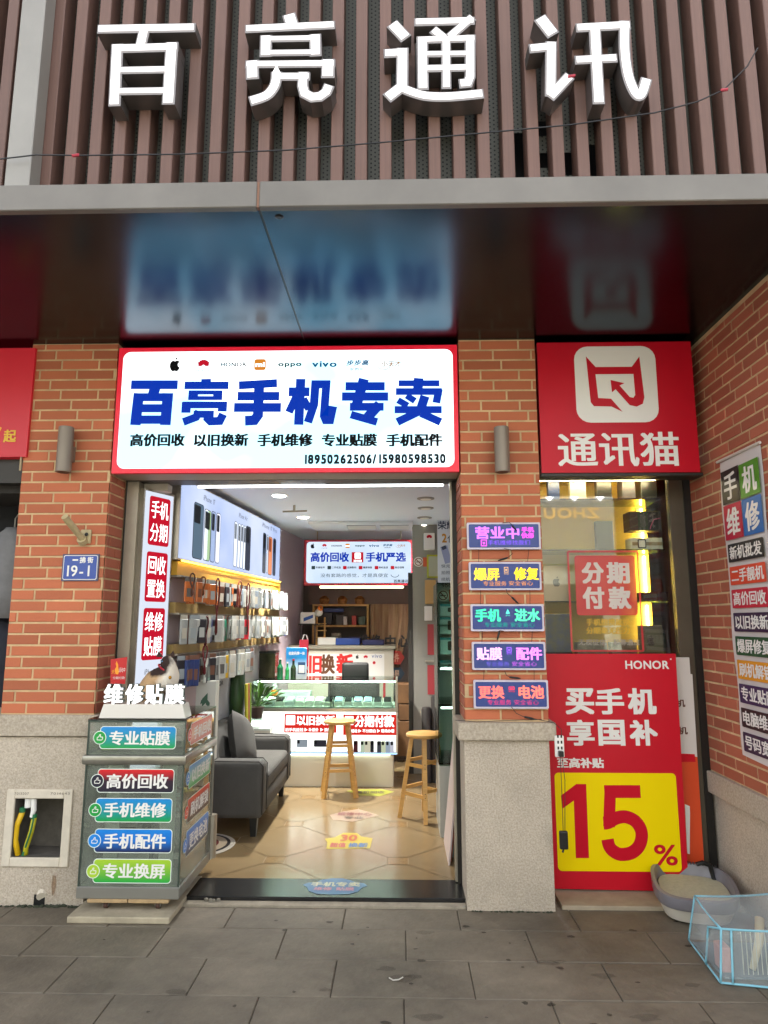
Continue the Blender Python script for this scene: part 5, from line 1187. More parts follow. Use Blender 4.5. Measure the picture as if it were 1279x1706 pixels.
W_ = ('b9bbb5', 'b9bbb5', '9a9e9c', '74787a', '9a9e9c')
place_packs(0, .03, LLEN + .1, 64, lambda t: mix('b7642e', '2a2a30', '5a3a2c', 'b9bbb5', 'b7642e') if t < .36 else mix('8e9aa6', *W_, '8e9aa6', *( ['7e3a36'] if t < .5 else [])), .19)
place_packs(1, .03, LLEN + .12, 64, lambda t: mix('24386e', '2a2a30', 'b9bbb5', '5a3a2c', '9a9e9c') if t < .2 else 'c22a38' if .42 < t < .45 else '2e7a62' if .28 < t < .31 else 'e0642c' if .65 < t < .68 else '1f4f9e' if t > .955 else mix(*W_), .205)
place_packs(2, .03, 1.6, 42, lambda t: mix('c9a42c', '24386e', '2a2a30') if t < .18 else mix('2a2a30', 'b9bbb5') if t < .34 else mix('c9a42c', 'b9bbb5') if .45 < t < .5 else mix(*W_), .215)
for k, (x, y0, y1, c, nm, grp) in enumerate(((411, 705, 865, '4a2a1c', 'brown', 0), (492, 730, 860, '6a3c1e', 'tan', 0), (600, 740, 1140, '5e1c1a', 'dark red', 0), (765, 760, 940, '7a3a1e', 'rust', 0), (828, 775, 1128, '541a1a', 'maroon', 0), (513, 1010, 1215, '561820', 'wine red', 0), (505, 1215, 1420, '6a1820', 'red', 0))):
    a, c_ = l6(x, y0), l6(x, y1); b = MB(mat('cord ' + c, c, .7)); P = []
    for i in range(15):
        q = i / 14 * 2 * PI; P.append(lsh.pt(a[0] + .02 * math.sin(q) * (1 + .4 * math.cos(q)), (a[1] + c_[1]) / 2 + (a[1] - c_[1]) / 2 * math.cos(q), .11 + .01 * math.sin(2 * q)))
    b.tube(P, .006, n=5); tag(b.build('lanyard', smooth=True), '%s cord lanyard looped over the %s display rail' % (nm, ('top' if k < 5 else 'middle' if k == 5 else 'lowest')), 'lanyard', 'cord lanyards on the left wall')

# ------------------------------------------------------------------ ceiling fittings
m_dl = lit('downlight glow', 'fffaf0', 14)
for k, (px, py) in enumerate(((465, 825), (505, 861), (706, 875))):
    q = G(px, py, CZ); t = thing('downlight', ['round lit ceiling downlight nearest the doorway', 'round lit ceiling downlight near the left picture box end', 'round lit ceiling downlight at the right by the back sign'][k], 'downlight', (q.x, q.y, CZ), 'lit downlights')
    b = MB(m_dl); b.lathe((q.x, q.y, CZ - .012), [(.055, 0), (.06, .006)], n=24); b.build('lamp_disc', t); b = MB(p_white); b.lathe((q.x, q.y, CZ - .006), [(.075, 0), (.078, .006)], n=24); b.build('bezel', t)
    ld = bpy.data.lights.new('downlight_lamp', 'SPOT'); ld.energy = (26, 130, 95)[k]; ld.spot_size = math.radians(105); ld.spot_blend = .6; ld.shadow_soft_size = .06; ld.color = (1, .96, .88)
    lo = bpy.data.objects.new('downlight_lamp', ld); C.objects.link(lo); lo.location = (q.x, q.y, CZ - .03); lo.parent = t; lo.matrix_parent_inverse = Matrix.Translation(-t.location)
for k, (px, py) in enumerate(((709, 830), (709, 846), (707, 862))):
    q = G(px, py, CZ); t = thing('ceiling_spot', ['unlit round ceiling spot, first from the doorway', 'unlit round ceiling spot, second from the doorway', 'unlit round ceiling spot next to the lit one'][k], 'ceiling spot', (q.x, q.y, CZ), 'unlit ceiling spots')
    b = MB(mat('spot ring', '8d8a88', .5)); b.lathe((q.x, q.y, CZ - .012), [(.06, 0), (.078, .004), (.078, .012)], n=24); b.build('ring', t); b = MB(p_white); b.lathe((q.x, q.y, CZ - .014), [(.045, 0), (.05, .002)], n=20); b.build('lens', t)
q = G(490, 842, CZ); t = thing('ceiling_bracket', 'small grey bracket hanging from the ceiling near the downlights', 'bracket', (q.x, q.y, CZ))
b = MB(m_alu); b.tube([q, q - Vector((0, 0, .05))], .012, n=8); b.build('stem', t); b = MB(m_alu); b.tube([q + Vector((-.11, 0, -.06)), q + Vector((.12, .02, -.05))], .009, n=6); b.build('arm', t)
ac = thing('ceiling_air_vent', 'white ceiling air conditioner panel with two grey grilles before the back sign', 'air vent', (-.4, 7.6, CZ))
P = [G(x, y, CZ) for x, y in ((513, 868), (688, 867))]; y1 = 8.05
b = MB(mat('vent white', 'cdd0d6', .5)); b.rbox(P[0].x, P[1].x, P[0].y, y1, CZ - .03, CZ - .001, .005, n=1); b.build('panel', ac)
for x0, x1 in ((.36, .64), (.68, .96)):
    w_ = P[1].x - P[0].x; X0, X1 = P[0].x + w_ * x0, P[0].x + w_ * x1
    b = MB(mat('grille grey', '8d9099', .5)); b.box(X0, X1, P[0].y + .12, y1 - .2, CZ - .034, CZ - .0305); o = b.build('grille', ac)
    for i in range(6): b = MB(p_white); yy = P[0].y + .15 + i * .05; b.box(X0, X1, yy, yy + .012, CZ - .04, CZ - .0345); b.build('louvre', o)

# ------------------------------------------------------------------ hanging lit sign at the back
SY = 8.0; bs = thing('hanging_sign', 'lit white sign 高价回收 手机严选 hanging at the back of the shop', 'sign', (-.5, SY, 2.07))
sh = front(SY); bx = sh.box(506, 899, 689, 975)
b = MB(p_red); b.rbox(bx[0], bx[2], SY, SY + .1, bx[1], bx[3], .006, mat('back sign red', 'b8182e', .4), n=1); b.build('frame', bs)
sh = front(SY - .002); b = MB(lit('back sign white', 'd8e6f8', .6, noise=2.2, col2='c4d8ee')); b.poly(sh, rrect(bx[0] + .03, bx[1] + .025, bx[2] - .03, bx[3] - .025, .04), .001); b.build('lit_panel', bs)
def B6(x0, y0, x1, y1): return sh.box(500 + x0 / 6.395, 890 + y0 / 6.395, 500 + x1 / 6.395, 890 + y1 / 6.395)
b = MB(l_blue); b.text(sh, '高价回收', B6(110, 192, 520, 296), l_blue, .003, wx=.04, wy=.025); b.text(sh, '手机严选', B6(698, 192, 1125, 293), l_blue, .003, wx=.04, wy=.025); b.build('blue_lettering', bs)
b = MB(l_red); q = B6(548, 192, 672, 300); b.poly(sh, [(q[0], q[1]), (q[2], q[1]), (q[2], q[3]), (q[0], q[3])], .003, l_red); head_mark(b, sh, B6(580, 198, 645, 262), l_wht, l_red, .004); b.text(sh, '通讯猫', B6(568, 272, 655, 296), l_wht, .004, wx=.02); b.build('emblem', bs)
b = MB(l_dark)
def posr(x): return sh.px(500 + (107 + x * 1025) / 6.395, 890 + 124 / 6.395)
brand_row(b, sh, posr, .058, .003, l_dark, l_red, l_org, l_grey, l_teal, l_green, l_tan); b.build('maker_marks', bs)
b = MB(l_dark)
for k, (s, x0) in enumerate((('专修软件', 165), ('二手优品', 335), ('品牌数码', 500), ('爆屏修复', 668), ('新机批发', 838), ('售后保障', 1008))):
    b.text(sh, s, B6(x0, 343, x0 + 98, 366), l_dark, .003, wx=.02); q = B6(x0 - 45, 338, x0 - 6, 374); b.poly(sh, rrect(*q, .006), .003, l_grey if k < 2 else l_red)
b.text(sh, '没有套路的感觉，才是真便宜', B6(215, 418, 935, 460), l_grey, .003); b.text(sh, '百亮通讯', B6(995, 483, 1150, 517), l_dark, .003, wx=.02)
Q = [sh.px(500 + (1008 + 42 * math.cos(a)) / 6.395, 890 + (430 + 28 * math.sin(a)) / 6.395) for a in [PI * i / 8 for i in range(9)]]; b.poly(sh, stroke(Q, .006), .003, l_grey)
b.build('small_lettering', bs)
for x in (bx[0] + .15, bx[2] - .15): b = MB(m_alu); b.tube([(x, SY + .05, bx[3]), (x, SY + .05, CZ - .001)], .008); b.build('hanger', bs)
b = MB(lit('warm tube', 'ffe8b8', 6)); b.tube([U(533, 978, SY + .03), U(672, 978, SY + .03)], .012, n=8); tag(b.build('warm_tube_lamp'), 'thin warm white tube lamp under the back sign', 'tube light')

# ------------------------------------------------------------------ glass sales counter
KY = 7.05; KX0, KX1 = -1.56, -.035
ct = thing('sales_counter', 'white glowing sales counter with glass display top at the back of the shop floor', 'counter', (-.8, 7.3, FZ))
m_cw = mat('counter white', 'c9c3b4', .35)
b = MB(m_cw); b.rbox(KX0, KX1 - .045, KY + .03, KY + .55, FZ, .335, .004, n=1); b.build('plinth', ct)
b = MB(m_cw); b.rbox(KX0, KX1, KY, KY + .58, .345, .76, .004, n=1); b.build('body', ct)
sh = front(KY - .001); b = MB(lit('counter glow', 'f8fdf4', 1.5)); b.poly(sh, [(KX0, .375), (KX1 - .02, .375), (KX1 - .02, .755), (KX0, .755)], .001); b.build('lit_front', ct)
b = MB(lit('blue edge glow', '9fd0ff', 1.0)); b.box(KX0, KX1 - .01, KY - .006, KY - .001, .348, .362); b.build('glow_edge', ct)
b = MB(lit('under counter strip', 'f0ffe8', 5)); b.box(KX0 + .05, KX1 - .08, KY + .012, KY + .022, .336, .344); b.build('under_strip', ct)
g_ct = glass('counter glass', 'e6f4ec', 1.0)
b = MB(g_ct); b.box(KX0, KX1 - .02, KY + .01, KY + .016, .79, 1.055); b.build('front_glass', ct); b = MB(g_ct); b.box(KX0, KX1 - .02, KY + .005, KY + .56, 1.056, 1.066); b.build('top_glass', ct)
b = MB(g_ct); b.box(KX1 - .03, KX1 - .024, KY + .017, KY + .55, .79, 1.055); b.build('end_glass', ct)
b = MB(m_alu); b.box(KX1 - .022, KX1, KY + .004, KY + .56, .765, 1.06); b.build('end_frame', ct)
b = MB(lit('counter tube', 'eafff2', 30)); b.box(KX0 + .1, KX1 - .02, KY + .022, KY + .034, 1.043, 1.054); b.build('light_strip', ct)
b = MB(mat('display shelf white', 'c4c8c2', .4)); b.box(KX0 + .01, KX1 - .03, KY + .02, KY + .5, .765, .80); b.build('display_deck', ct)
b = MB(m_alu); b.box(KX0, KX1 - .01, KY - .003, KY + .012, .762, .788); b.build('front_rail', ct)
b = MB(p_white); b.box(-.72, -.71, KY + .03, KY + .5, .801, 1.04, g_ct); b.build('divider', ct)
def K4(x0, y0, x1, y1): return sh.box(400 + x0 / 4.568, 1100 + y0 / 4.568, 400 + x1 / 4.568, 1100 + y1 / 4.568)
l_rd = lit('banner red lit', 'd82a20', .55)
for q, t, tq, bq_, parts, sub in (((335, 408, 733, 552), '以旧换新', (430, 420, 722, 494), (348, 420, 418, 492), ('高价', '回收'), (('旧手机抵钱', 345, 480), ('补差价', 520, 595), ('换新机', 640, 715))),
                        ((783, 412, 1187, 570), '分期付款', (872, 420, 1172, 508), (797, 425, 862, 492), ('信用', '免息'), (('轻松', 845, 892), ('不分期白', 930, 1030), ('现场办理', 1072, 1172)))):
    b = MB(l_rd); bx = K4(*q); b.poly(sh, [(bx[0], bx[1]), (bx[2], bx[1]), (bx[2], bx[3]), (bx[0], bx[3])], .002); o = b.build('red_banner', ct)
    b = MB(l_wht); b.text(sh, t, K4(*tq), l_wht, .003, wx=.035, wy=.02); k = K4(*bq_); b.poly(sh, rrect(*k, .006), .003, l_wht)
    w_ = k[3] - k[1]; b.text(sh, parts[0], (k[0] + .006, k[1] + w_ * .53, k[2] - .006, k[3] - .008), l_rd, .004); b.text(sh, parts[1], (k[0] + .006, k[1] + .008, k[2] - .006, k[1] + w_ * .47), l_rd, .004)
    y0 = 515 if q[0] < 500 else 524
    for i, (s, x0, x1) in enumerate(sub):
        b.text(sh, s, K4(x0, y0, x1, y0 + 27), l_wht, .003, wx=.015)
        if i: a = K4(x0 - 30, y0, x0 - 8, y0 + 27); b.poly(sh, [(a[0], a[1]), (a[2], (a[1] + a[3]) / 2), (a[0], a[3])], .003, l_wht)
    b.build('banner_lettering', o)
b = MB(l_dark); b.text(sh, 'iPhone 全系列', K4(900, 577, 1065, 600), l_dark, .002); b.build('caption', ct)
for x0, x1, y0, y1, c in ((430, 512, 602, 662, '8f99a2'), (560, 656, 606, 660, '2c2c34'), (862, 896, 612, 700, '4a2028'), (914, 948, 612, 704, 'b8c8b0'), (945, 992, 612, 704, 'd0ccb4'), (990, 1018, 612, 700, '20222a'), (1040, 1074, 614, 706, '40444c'), (1072, 1108, 614, 706, 'c8d0b0'), (1106, 1142, 614, 708, '9aa8b8'), (1140, 1170, 614, 708, 'c4c4d0')):
    b = MB(lit('ctr pic ' + c, c, .5)); q = K4(x0, y0, x1, y1); b.poly(sh, rrect(*q, .01), .002); b.poly(sh, rrect(q[0] + .006, q[3] - .04, q[0] + .03, q[3] - .008, .006), .003, l_dark); b.build('phone_picture', ct)
rnd = random.Random(5)
for i in range(14):
    x = KX0 + .12 + i * .1; c = rnd.choice(('d4d8d4', 'c9ced0', 'dcdcd4')); t = thing('phone_on_stand', ['white boxed', 'dark', 'pale blue'][(0, 0, 1, 0, 0, 0, 0, 1, 2, 1, 2, 2, 1, 1)[i]] + ' phone on a display block in the counter glass, %s from the left' % ordinal(i + 1), 'phone', (x, KY + .12, .80), 'phones laid out in the sales counter')
    b = MB(mat('block ' + c, c, .4)); b.add([(x - .043, KY + .05, .801), (x + .043, KY + .05, .801), (x + .043, KY + .2, .801), (x - .043, KY + .2, .801), (x - .043, KY + .05, .845), (x + .043, KY + .05, .845), (x + .043, KY + .2, .875), (x - .043, KY + .2, .875)], [(0, 1, 5, 4), (1, 2, 6, 5), (2, 3, 7, 6), (3, 0, 4, 7), (4, 5, 6, 7)]); b.build('display_block', t)
    c = ('e4e6e4', 'e4e6e4', '2a2c30', 'e4e6e4', 'e4e6e4', 'e4e6e4', 'e4e6e4', '2a2c30', '9fb8d0', '2a2c30', '9fb8d0', '9fb8d0', '2a2c30', '2a2c30')[i]
    b = MB(mat('handset ' + c, c, .25)); b.obox((x, KY + .125, .8665), (1, 0, 0), (0, 1, .2), (0, -.2, 1), .036, .07, .005); b.build('handset', t)
def simple(name, label, cat_, parts_, loc, grp=None):
    t = thing(name, label, cat_, loc, grp)
    for pn, mb in parts_: mb.build(pn, t)
    return t
q = U(447, 1152, KY + .3); b = MB(m_kb); b.rbox(q.x - .16, q.x + .1, KY + .26, KY + .36, .801, .89, .004); b2_ = MB(p_white); b2_.rbox(q.x + .12, q.x + .45, KY + .26, KY + .4, .801, .93, .004, mat('white box stack', 'd2d6d2', .5)); 
simple('boxed_goods', 'black box and white carton side by side inside the counter glass', 'boxes', [('black_box', b), ('white_carton', b2_)], (q.x, KY + .3, .8))
q = U(457, 1152, KY + .24); b = MB(p_orange); loft(b, [(q.x, KY + .24, .891, .03, .03), (q.x, KY + .24, .92, .04, .035), (q.x, KY + .24, .945, .025, .025)], n=14); b2_ = MB(p_white); b2_.ball((q.x, KY + .24, .975), .03, .028, .03)
b2_.tube([(q.x - .012, KY + .24, 1.0), (q.x - .014, KY + .24, 1.03)], .007); b2_.tube([(q.x + .012, KY + .24, 1.0), (q.x + .014, KY + .24, 1.03)], .007)
simple('small_ornament', 'tiny white eared ornament in an orange coat inside the counter glass', 'ornament', [('coat', b), ('head', b2_)], (q.x, KY + .24, .89))
# things standing on the counter
TZ = 1.067
q0, q1 = U(418, 1135, KY + .25), U(460, 1088, KY + .25); b = MB(mat('smoked acrylic', '2a2a22', .1, noise=(9, .4), col2='4a4630')); b.rbox(q0.x, q1.x, KY + .2, KY + .4, TZ, q1.z, .006); b2_ = MB(m_black); b2_.rbox(q0.x - .006, q1.x + .006, KY + .19, KY + .41, q1.z + .001, q1.z + .02, .004)
simple('dark_tank', 'dark smoked box standing at the left end of the sales counter', 'box', [('tank', b), ('lid', b2_)], (q0.x, KY + .3, TZ))
q0, q1 = U(475, 1138, KY + .12), U(511, 1079, KY + .12); s_ = front(KY + .118)
b = MB(gradient('acrylic stand print', ('e8eef4', 'd4e4f2', '1c8fd6', '0a86d0'))); b.rbox(q0.x, q1.x, KY + .12, KY + .14, TZ, q1.z, .003, n=1)
b2_ = MB(p_white); w_ = q1.x - q0.x; b2_.text(s_, '收款码牌一体', (q0.x + .03, q1.z - .075, q1.x - .02, q1.z - .04), p_white, .001, wx=.02); b3_ = MB(p_blue); b3_.poly(s_, rrect(q1.x - .09, TZ + .05, q1.x - .012, TZ + .17, .004), .001, mat('stand navy', '2a4a78', .4)); b3_.poly(s_, rrect(q1.x - .082, TZ + .06, q1.x - .02, TZ + .14, .002), .002, p_white)
simple('payment_stand', 'upright blue and white acrylic card stand on the counter', 'stand', [('stand_panel', b), ('heading', b2_), ('code_frame', b3_)], (q0.x, KY + .12, TZ))
for k, (px, c, h, r) in enumerate(((466, '1c5a3a', .2, .03), (478, '2c8a50', .16, .02), (488, '22351f', .19, .028))):
    q = U(px, 1136, KY + .07); b = MB(mat('bottle ' + c, c, .2)); loft(b, [(q.x, KY + .07, TZ, r, r), (q.x, KY + .07, TZ + h * .6, r, r), (q.x, KY + .07, TZ + h * .78, r * .45, r * .45), (q.x, KY + .07, TZ + h, r * .4, r * .4)], n=14); t = MB(p_red if k == 2 else p_white); t.lathe((q.x, KY + .07, TZ + h), [(r * .45, 0), (r * .45, .015)], n=12)
    simple('small_bottle', ['dark green bottle beside the smoked box on the counter', 'bright green bottle in front of the blue stand', 'near black bottle with a red cap beside the blue stand'][k], 'bottle', [('bottle_body', b), ('bottle_cap', t)], (q.x, KY + .07, TZ), 'bottles on the counter')
# office chair behind the counter
ch = thing('office_chair', 'black office chair with headrest behind the sales counter', 'chair', (-.38, 7.85, FZ)); y = 7.8
q0, q1 = U(569, 1130, y), U(614, 1104, y); b = MB(mat('black mesh', '121212', .6)); b.rbox(q0.x, q1.x, y, y + .09, q0.z, q1.z, .03, n=3); smooth_by_angle(b.build('headrest', ch))
q2, q3 = U(545, 1200, y), U(632, 1129, y); b = MB(MATS['black mesh']); b.rbox(q2.x, q3.x, y, y + .09, .5, q3.z, .04, n=3); smooth_by_angle(b.build('backrest', ch))
b = MB(m_black); b.box((q0.x + q1.x) / 2 - .03, (q0.x + q1.x) / 2 + .03, y + .03, y + .06, q3.z - .05, q0.z + .05); b.build('neck', ch)
b = MB(MATS['black mesh']); b.rbox(q2.x, q3.x, y - .05, y + .45, .44, .52, .03); b.build('seat', ch); b = MB(m_black); b.tube([(-.38, y + .2, .1), (-.38, y + .2, .45)], .03); b.build('column', ch)
for a in range(5):
    b = MB(m_black); b.tube([(-.38, y + .2, .12), (-.38 + .28 * math.cos(a * 1.257), y + .2 + .28 * math.sin(a * 1.257), .06)], .018); b.build('foot', ch)
# reception desk behind
RY = 8.45; rd = thing('reception_desk', 'high white desk with 以旧换新 poster behind the sales counter', 'desk', (-.6, RY, FZ))
q0, q1 = U(495, 1075, RY), U(655, 1076, RY); DZ = q0.z
b = MB(m_cw); b.box(q0.x - .3, q1.x, RY, RY + .45, FZ, DZ - .045); b.build('desk_body', rd); b = MB(m_alu); b.rbox(q0.x - .32, q1.x + .03, RY - .03, RY + .5, DZ - .044, DZ, .004, n=1); b.build('desk_top', rd)
s_ = front(RY - .002); q = s_.box(512, 1089, 640, 1133); b = MB(p_white); b.poly(s_, [(q[0] - .2, q[1]), (q[2], q[1]), (q[2], q[3]), (q[0] - .2, q[3])], .001); o = b.build('poster', rd)
b = MB(mat('red poster letters', 'c8201c', .5)); b.text(s_, '以旧', s_.box(490, 1092, 536, 1122), b.mats[0], .002, wx=.05, wy=.03); b.text(s_, '换', s_.box(534, 1090, 558, 1123), mat('brown poster letters', '5a3418', .5), .002, wx=.05, wy=.03); b.text(s_, '新', s_.box(560, 1089, 588, 1122), b.mats[0], .002, wx=.05, wy=.03); b.build('poster_lettering', o)
b = MB(p_black); q = s_.px(595, 1094); apple(b, s_, q[0], q[1], .045, p_black, .002); q = s_.px(609, 1094); petals(b, s_, q[0], q[1], .03, p_red, .002); b.text(s_, 'vivo', s_.box(619, 1090, 636, 1096), p_blue, .002); q = s_.px(623, 1104); b.poly(s_, disc(q[0], q[1], .018), .002, p_red); b.build('poster_marks', o)
q = s_.box(535, 1136, 640, 1180); b = MB(p_red); 
for i, P in enumerate(([(q[0], q[3]), (q[2], q[3])], [(q[2], q[3]), (q[2], q[1] - .3)])): b.poly(s_, stroke(P, .03), .001 + i * 1e-4, p_red)
b.build('red_border', rd)
for px0, px1, py0, c, lab in ((560, 600, 1063, '2a4a9a', 'blue folder lying'), (530, 560, 1062, 'd4d2cc', 'white flat carton lying'), (604, 640, 1066, '2c2f66', 'crumpled navy cloth lying')):
    q0, q1 = U(px0, 1074, RY + .1), U(px1, py0, RY + .1); b = MB(mat('desk item ' + c, c, .5)); b.rbox(q0.x, q1.x, RY + .02, RY + .3, DZ + .001, max(q1.z, DZ + .03), .01); tag(b.build('desk_item'), '%s on the high back desk' % lab, 'desk item')
q0, q1 = U(498, 1090, RY - .1), U(513, 1066, RY - .1); b = MB(mat('red gift bag', 'a82034', .5)); b.box(q0.x, q1.x, RY - .09, RY - .04, DZ - .25, q1.z); b2_ = MB(p_white); b2_.tube([(q0.x + .03, RY - .06, q1.z), (q0.x + .05, RY - .06, q1.z + .06), (q1.x - .03, RY - .06, q1.z + .06), (q1.x - .01, RY - .06, q1.z)], .006)
simple('gift_bag', 'red gift bag with white handle behind the blue stand', 'bag', [('bag_body', b), ('bag_handle', b2_)], (q0.x, RY - .06, DZ - .25))
# little tower ornament and shelf on the left of the desk
q = U(533, 1074, RY + .1); t = thing('wooden_tower', 'small pale wooden play tower standing on the left of the back desk', 'ornament', (q.x, RY + .1, DZ))
for i in range(4):
    z = DZ + i * .085; b = MB(m_shelfwood); b.box(q.x - .05, q.x + .07, RY + .06, RY + .16, z + .001, z + .012); b.build('level', t)
    for x in (-.045, .055): b = MB(m_shelfwood); b.tube([(q.x + x, RY + .1, z + .0125), (q.x + x, RY + .1, z + .085)], .012); b.build('post', t)
q = U(531, 1018, RY + .1); b = MB(p_white); b.ball((q.x, RY + .1, DZ + .40), .05, .045, .05); b.ball((q.x + .02, RY + .08, DZ + .45), .035, .03, .035, p_orange); b2_ = MB(p_black); b2_.ball((q.x + .03, RY + .045, DZ + .455), .01, .008, .014)
simple('plush_toy', 'white and orange plush toy sitting on top of the wooden tower', 'toy', [('toy_body', b), ('toy_eye', b2_)], (q.x, RY + .1, DZ + .345))
q0, q1 = U(500, 1041, RY), U(524, 1020, RY); b = MB(p_white); b.rbox(q0.x, q1.x, RY, RY + .12, q0.z + .015, q1.z, .004); b2_ = MB(p_blue); b2_.poly(front(RY - .001), [(q0.x + .04, q0.z + .04), (q1.x - .02, q0.z + .085), (q1.x - .02, q1.z - .03), (q0.x + .04, q1.z - .07)], .001, p_blue)
b3_ = MB(m_black); b3_.box(q0.x - .02, q1.x + .05, RY - .02, RY + .14, q0.z, q0.z + .014); b3_.box(q0.x, q0.x + .012, RY, RY + .01, DZ, q0.z); b3_.box(q1.x, q1.x + .012, RY, RY + .01, DZ, q0.z)
simple('router_box', 'white box with a blue stripe on a black ledge left of the tower', 'box', [('carton', b), ('print', b2_), ('ledge', b3_)], (q0.x, RY, DZ))
# back shelf with golden ornaments
HY = 8.9; bsf = thing('back_shelf', 'wooden wall shelf with ornaments under the back sign', 'shelf', (-.75, HY, 1.3))
q0, q1 = U(524, 1008, HY), U(614, 1075, HY); m_ = MATS['shelf wood'] if 'shelf wood' in MATS else m_wood
for y in (1008, 1043, 1072): b = MB(m_shelfwood); z = U(600, y, HY).z; b.box(q0.x, q1.x - .028, HY, HY + .22, z - .012, z + .012); b.build('board', bsf)
b = MB(m_shelfwood); b.box(q1.x - .027, q1.x, HY, HY + .22, .9, q0.z + .012); b.build('upright', bsf); b = MB(m_shelfwood); b.box(q0.x - .028, q0.x - .001, HY, HY + .22, .9, q0.z + .012); b.build('upright', bsf)
m_gold = mat('gilt ornament', '9c6a2c', .35, .6, noise=(30, .5), col2='5a2a18')
for k, px in enumerate((540, 570, 599)):
    q = U(px, 1007, HY + .05); z = U(600, 1008, HY).z + .013; b = MB(m_gold); loft(b, [(q.x, HY + .1, z, .075, .06), (q.x, HY + .1, z + .06, .088, .07), (q.x, HY + .1, z + .11, .06, .05), (q.x, HY + .1, z + .125, .05, .045)], n=18, p=2.6); b2_ = MB(m_gold); b2_.ball((q.x, HY + .1, z + .175), .06, .05, .055); b2_.ball((q.x - .04, HY + .09, z + .225), .018, .014, .022); b2_.ball((q.x + .04, HY + .09, z + .225), .018, .014, .022)
    simple('gilt_ornament', 'gilt lucky ornament on the back shelf top, %s' % ('beside the plush toy', 'middle of the three', 'nearest the dark picture')[k], 'ornament', [('ornament_base', b), ('ornament_head', b2_)], (q.x, HY + .1, z), 'gilt ornaments on the back shelf')
for k, (px, y, c, w_, h, lab) in enumerate(((546, 1043, '2a2226', .12, .16, 'dark square box'), (566, 1043, '3a2a2a', .1, .13, 'brown black box'), (574, 1043, 'c9c4c0', .07, .11, 'white small figure box'), (590, 1043, 'a8322a', .06, .12, 'red small box'), (603, 1043, '4a5a4a', .09, .11, 'grey green box'), (556, 1020, '2a3468', .26, .05, 'long navy box'), (560, 1072, '8a8474', .12, .12, 'stack of grey plates'), (592, 1072, '4a3a58', .2, .07, 'violet flat box'))):
    z = U(600, y, HY).z + .013 if y != 1020 else U(600, 1043, HY).z + .18; q = U(px, y, HY + .1); b = MB(mat('shelf item ' + c, c, .5)); b.rbox(q.x - w_ / 2, q.x + w_ / 2, HY + .04 + .01 * (k % 3), HY + .16, z, z + h, .006); tag(b.build('shelf_item'), '%s on the wooden back shelf' % lab, 'box')
q0, q1 = U(618, 1052, HY + .2), U(645, 1007, HY + .2); b = MB(m_black); b.rbox(q0.x, q1.x, HY + .19, HY + .23, q0.z, q1.z, .004); b2_ = MB(mat('dark picture', '1c241e', .3, noise=(6, .4))); b2_.poly(front(HY + .189), [(q0.x + .02, q0.z + .02), (q1.x - .02, q0.z + .02), (q1.x - .02, q1.z - .02), (q0.x + .02, q1.z - .02)], .001)
simple('framed_picture', 'dark framed picture on the wall right of the back shelf', 'picture', [('frame', b), ('print', b2_)], (q0.x, HY + .2, q0.z))
# printed curtain
CYY = 8.75; cu = thing('printed_curtain', 'brown gathered curtain printed 维修中心 beside the back shelf', 'curtain', (.03, CYY, .3))
xl, xr = U(616, 1050, CYY).x, U(682, 1050, CYY).x; b = MB(mat('brown curtain', 'a58a6a', .85, noise=(3, .3), col2='84664e', stretch=(9, 9, .6))); N = 30; V = []
zt_ = U(650, 1006, CYY).z; rowsz = [(zt_, 1.0), (1.75, .99), (1.45, .93), (1.1, .74), (.85, .58), (.4, .5)]
for z, k in rowsz:
    for i in range(N + 1): t = i / N; V.append((xl + (xr - xl) * t * k, CYY + .03 * math.sin(t * 22) + .1, z))
b.add(V, [(j * (N + 1) + i, j * (N + 1) + i + 1, (j + 1) * (N + 1) + i + 1, (j + 1) * (N + 1) + i) for j in range(5) for i in range(N)]); b.build('cloth', cu, smooth=True)
s_ = front(CYY + .055); b = MB(p_black)
for s, q in (('维', (598, 1057, 615, 1078)), ('修', (618, 1057, 634, 1077)), ('中', (641, 1058, 659, 1080)), ('心', (663, 1058, 679, 1078))): b.text(s_, s, s_.box(*q), p_black, .001, wx=.03)
b.build('lettering', cu)
def badge(y0, y1, c, t):
    q = s_.box(645, y0, 674, y1); h = q[3] - q[1]; b = MB(mat('badge print ' + c, c, .5)); b.poly(s_, [(q[0], q[1]), (q[2] - h * .35, q[1]), (q[2], (q[1] + q[3]) / 2), (q[2] - h * .35, q[3]), (q[0], q[3])], .001); b.text(s_, t, (q[0] + .03, q[1] + .03, q[2] - .07, q[3] - .03), mat('badge text', 'c9a890', .6), .002, wx=.02); b.build('printed_badge', cu)
badge(1084, 1107, '9a2a22', '配件'); badge(1112, 1132, '22384a', '换屏')
b = MB(mat('beam brown', '5c4a44', .7)); b.box(-1.2, RXW, CYY + .2, CYY + .3, zt_ + .001, 2.2); struct(b.build('back_beam'))
# stacked brown cartons at the foot of the curtain
for k, (x0, x1, y0, y1) in enumerate(((662, 689, 1140, 1172), (664, 690, 1174, 1200), (658, 690, 1202, 1260))):
    q0, q1 = U(x0, y1, 8.3), U(x1, y0, 8.3); b = MB(mat('brown carton', '6a4a2c', .7, noise=(6, .3))); b.rbox(q0.x, q1.x, 8.3, 8.6, q0.z, q1.z, .004, n=1); tag(b.build('brown_carton'), 'brown carton in the dim corner behind the counter, %s' % ('topmost', 'middle of the stack', 'lowest')[k], 'carton', 'brown cartons behind the counter')
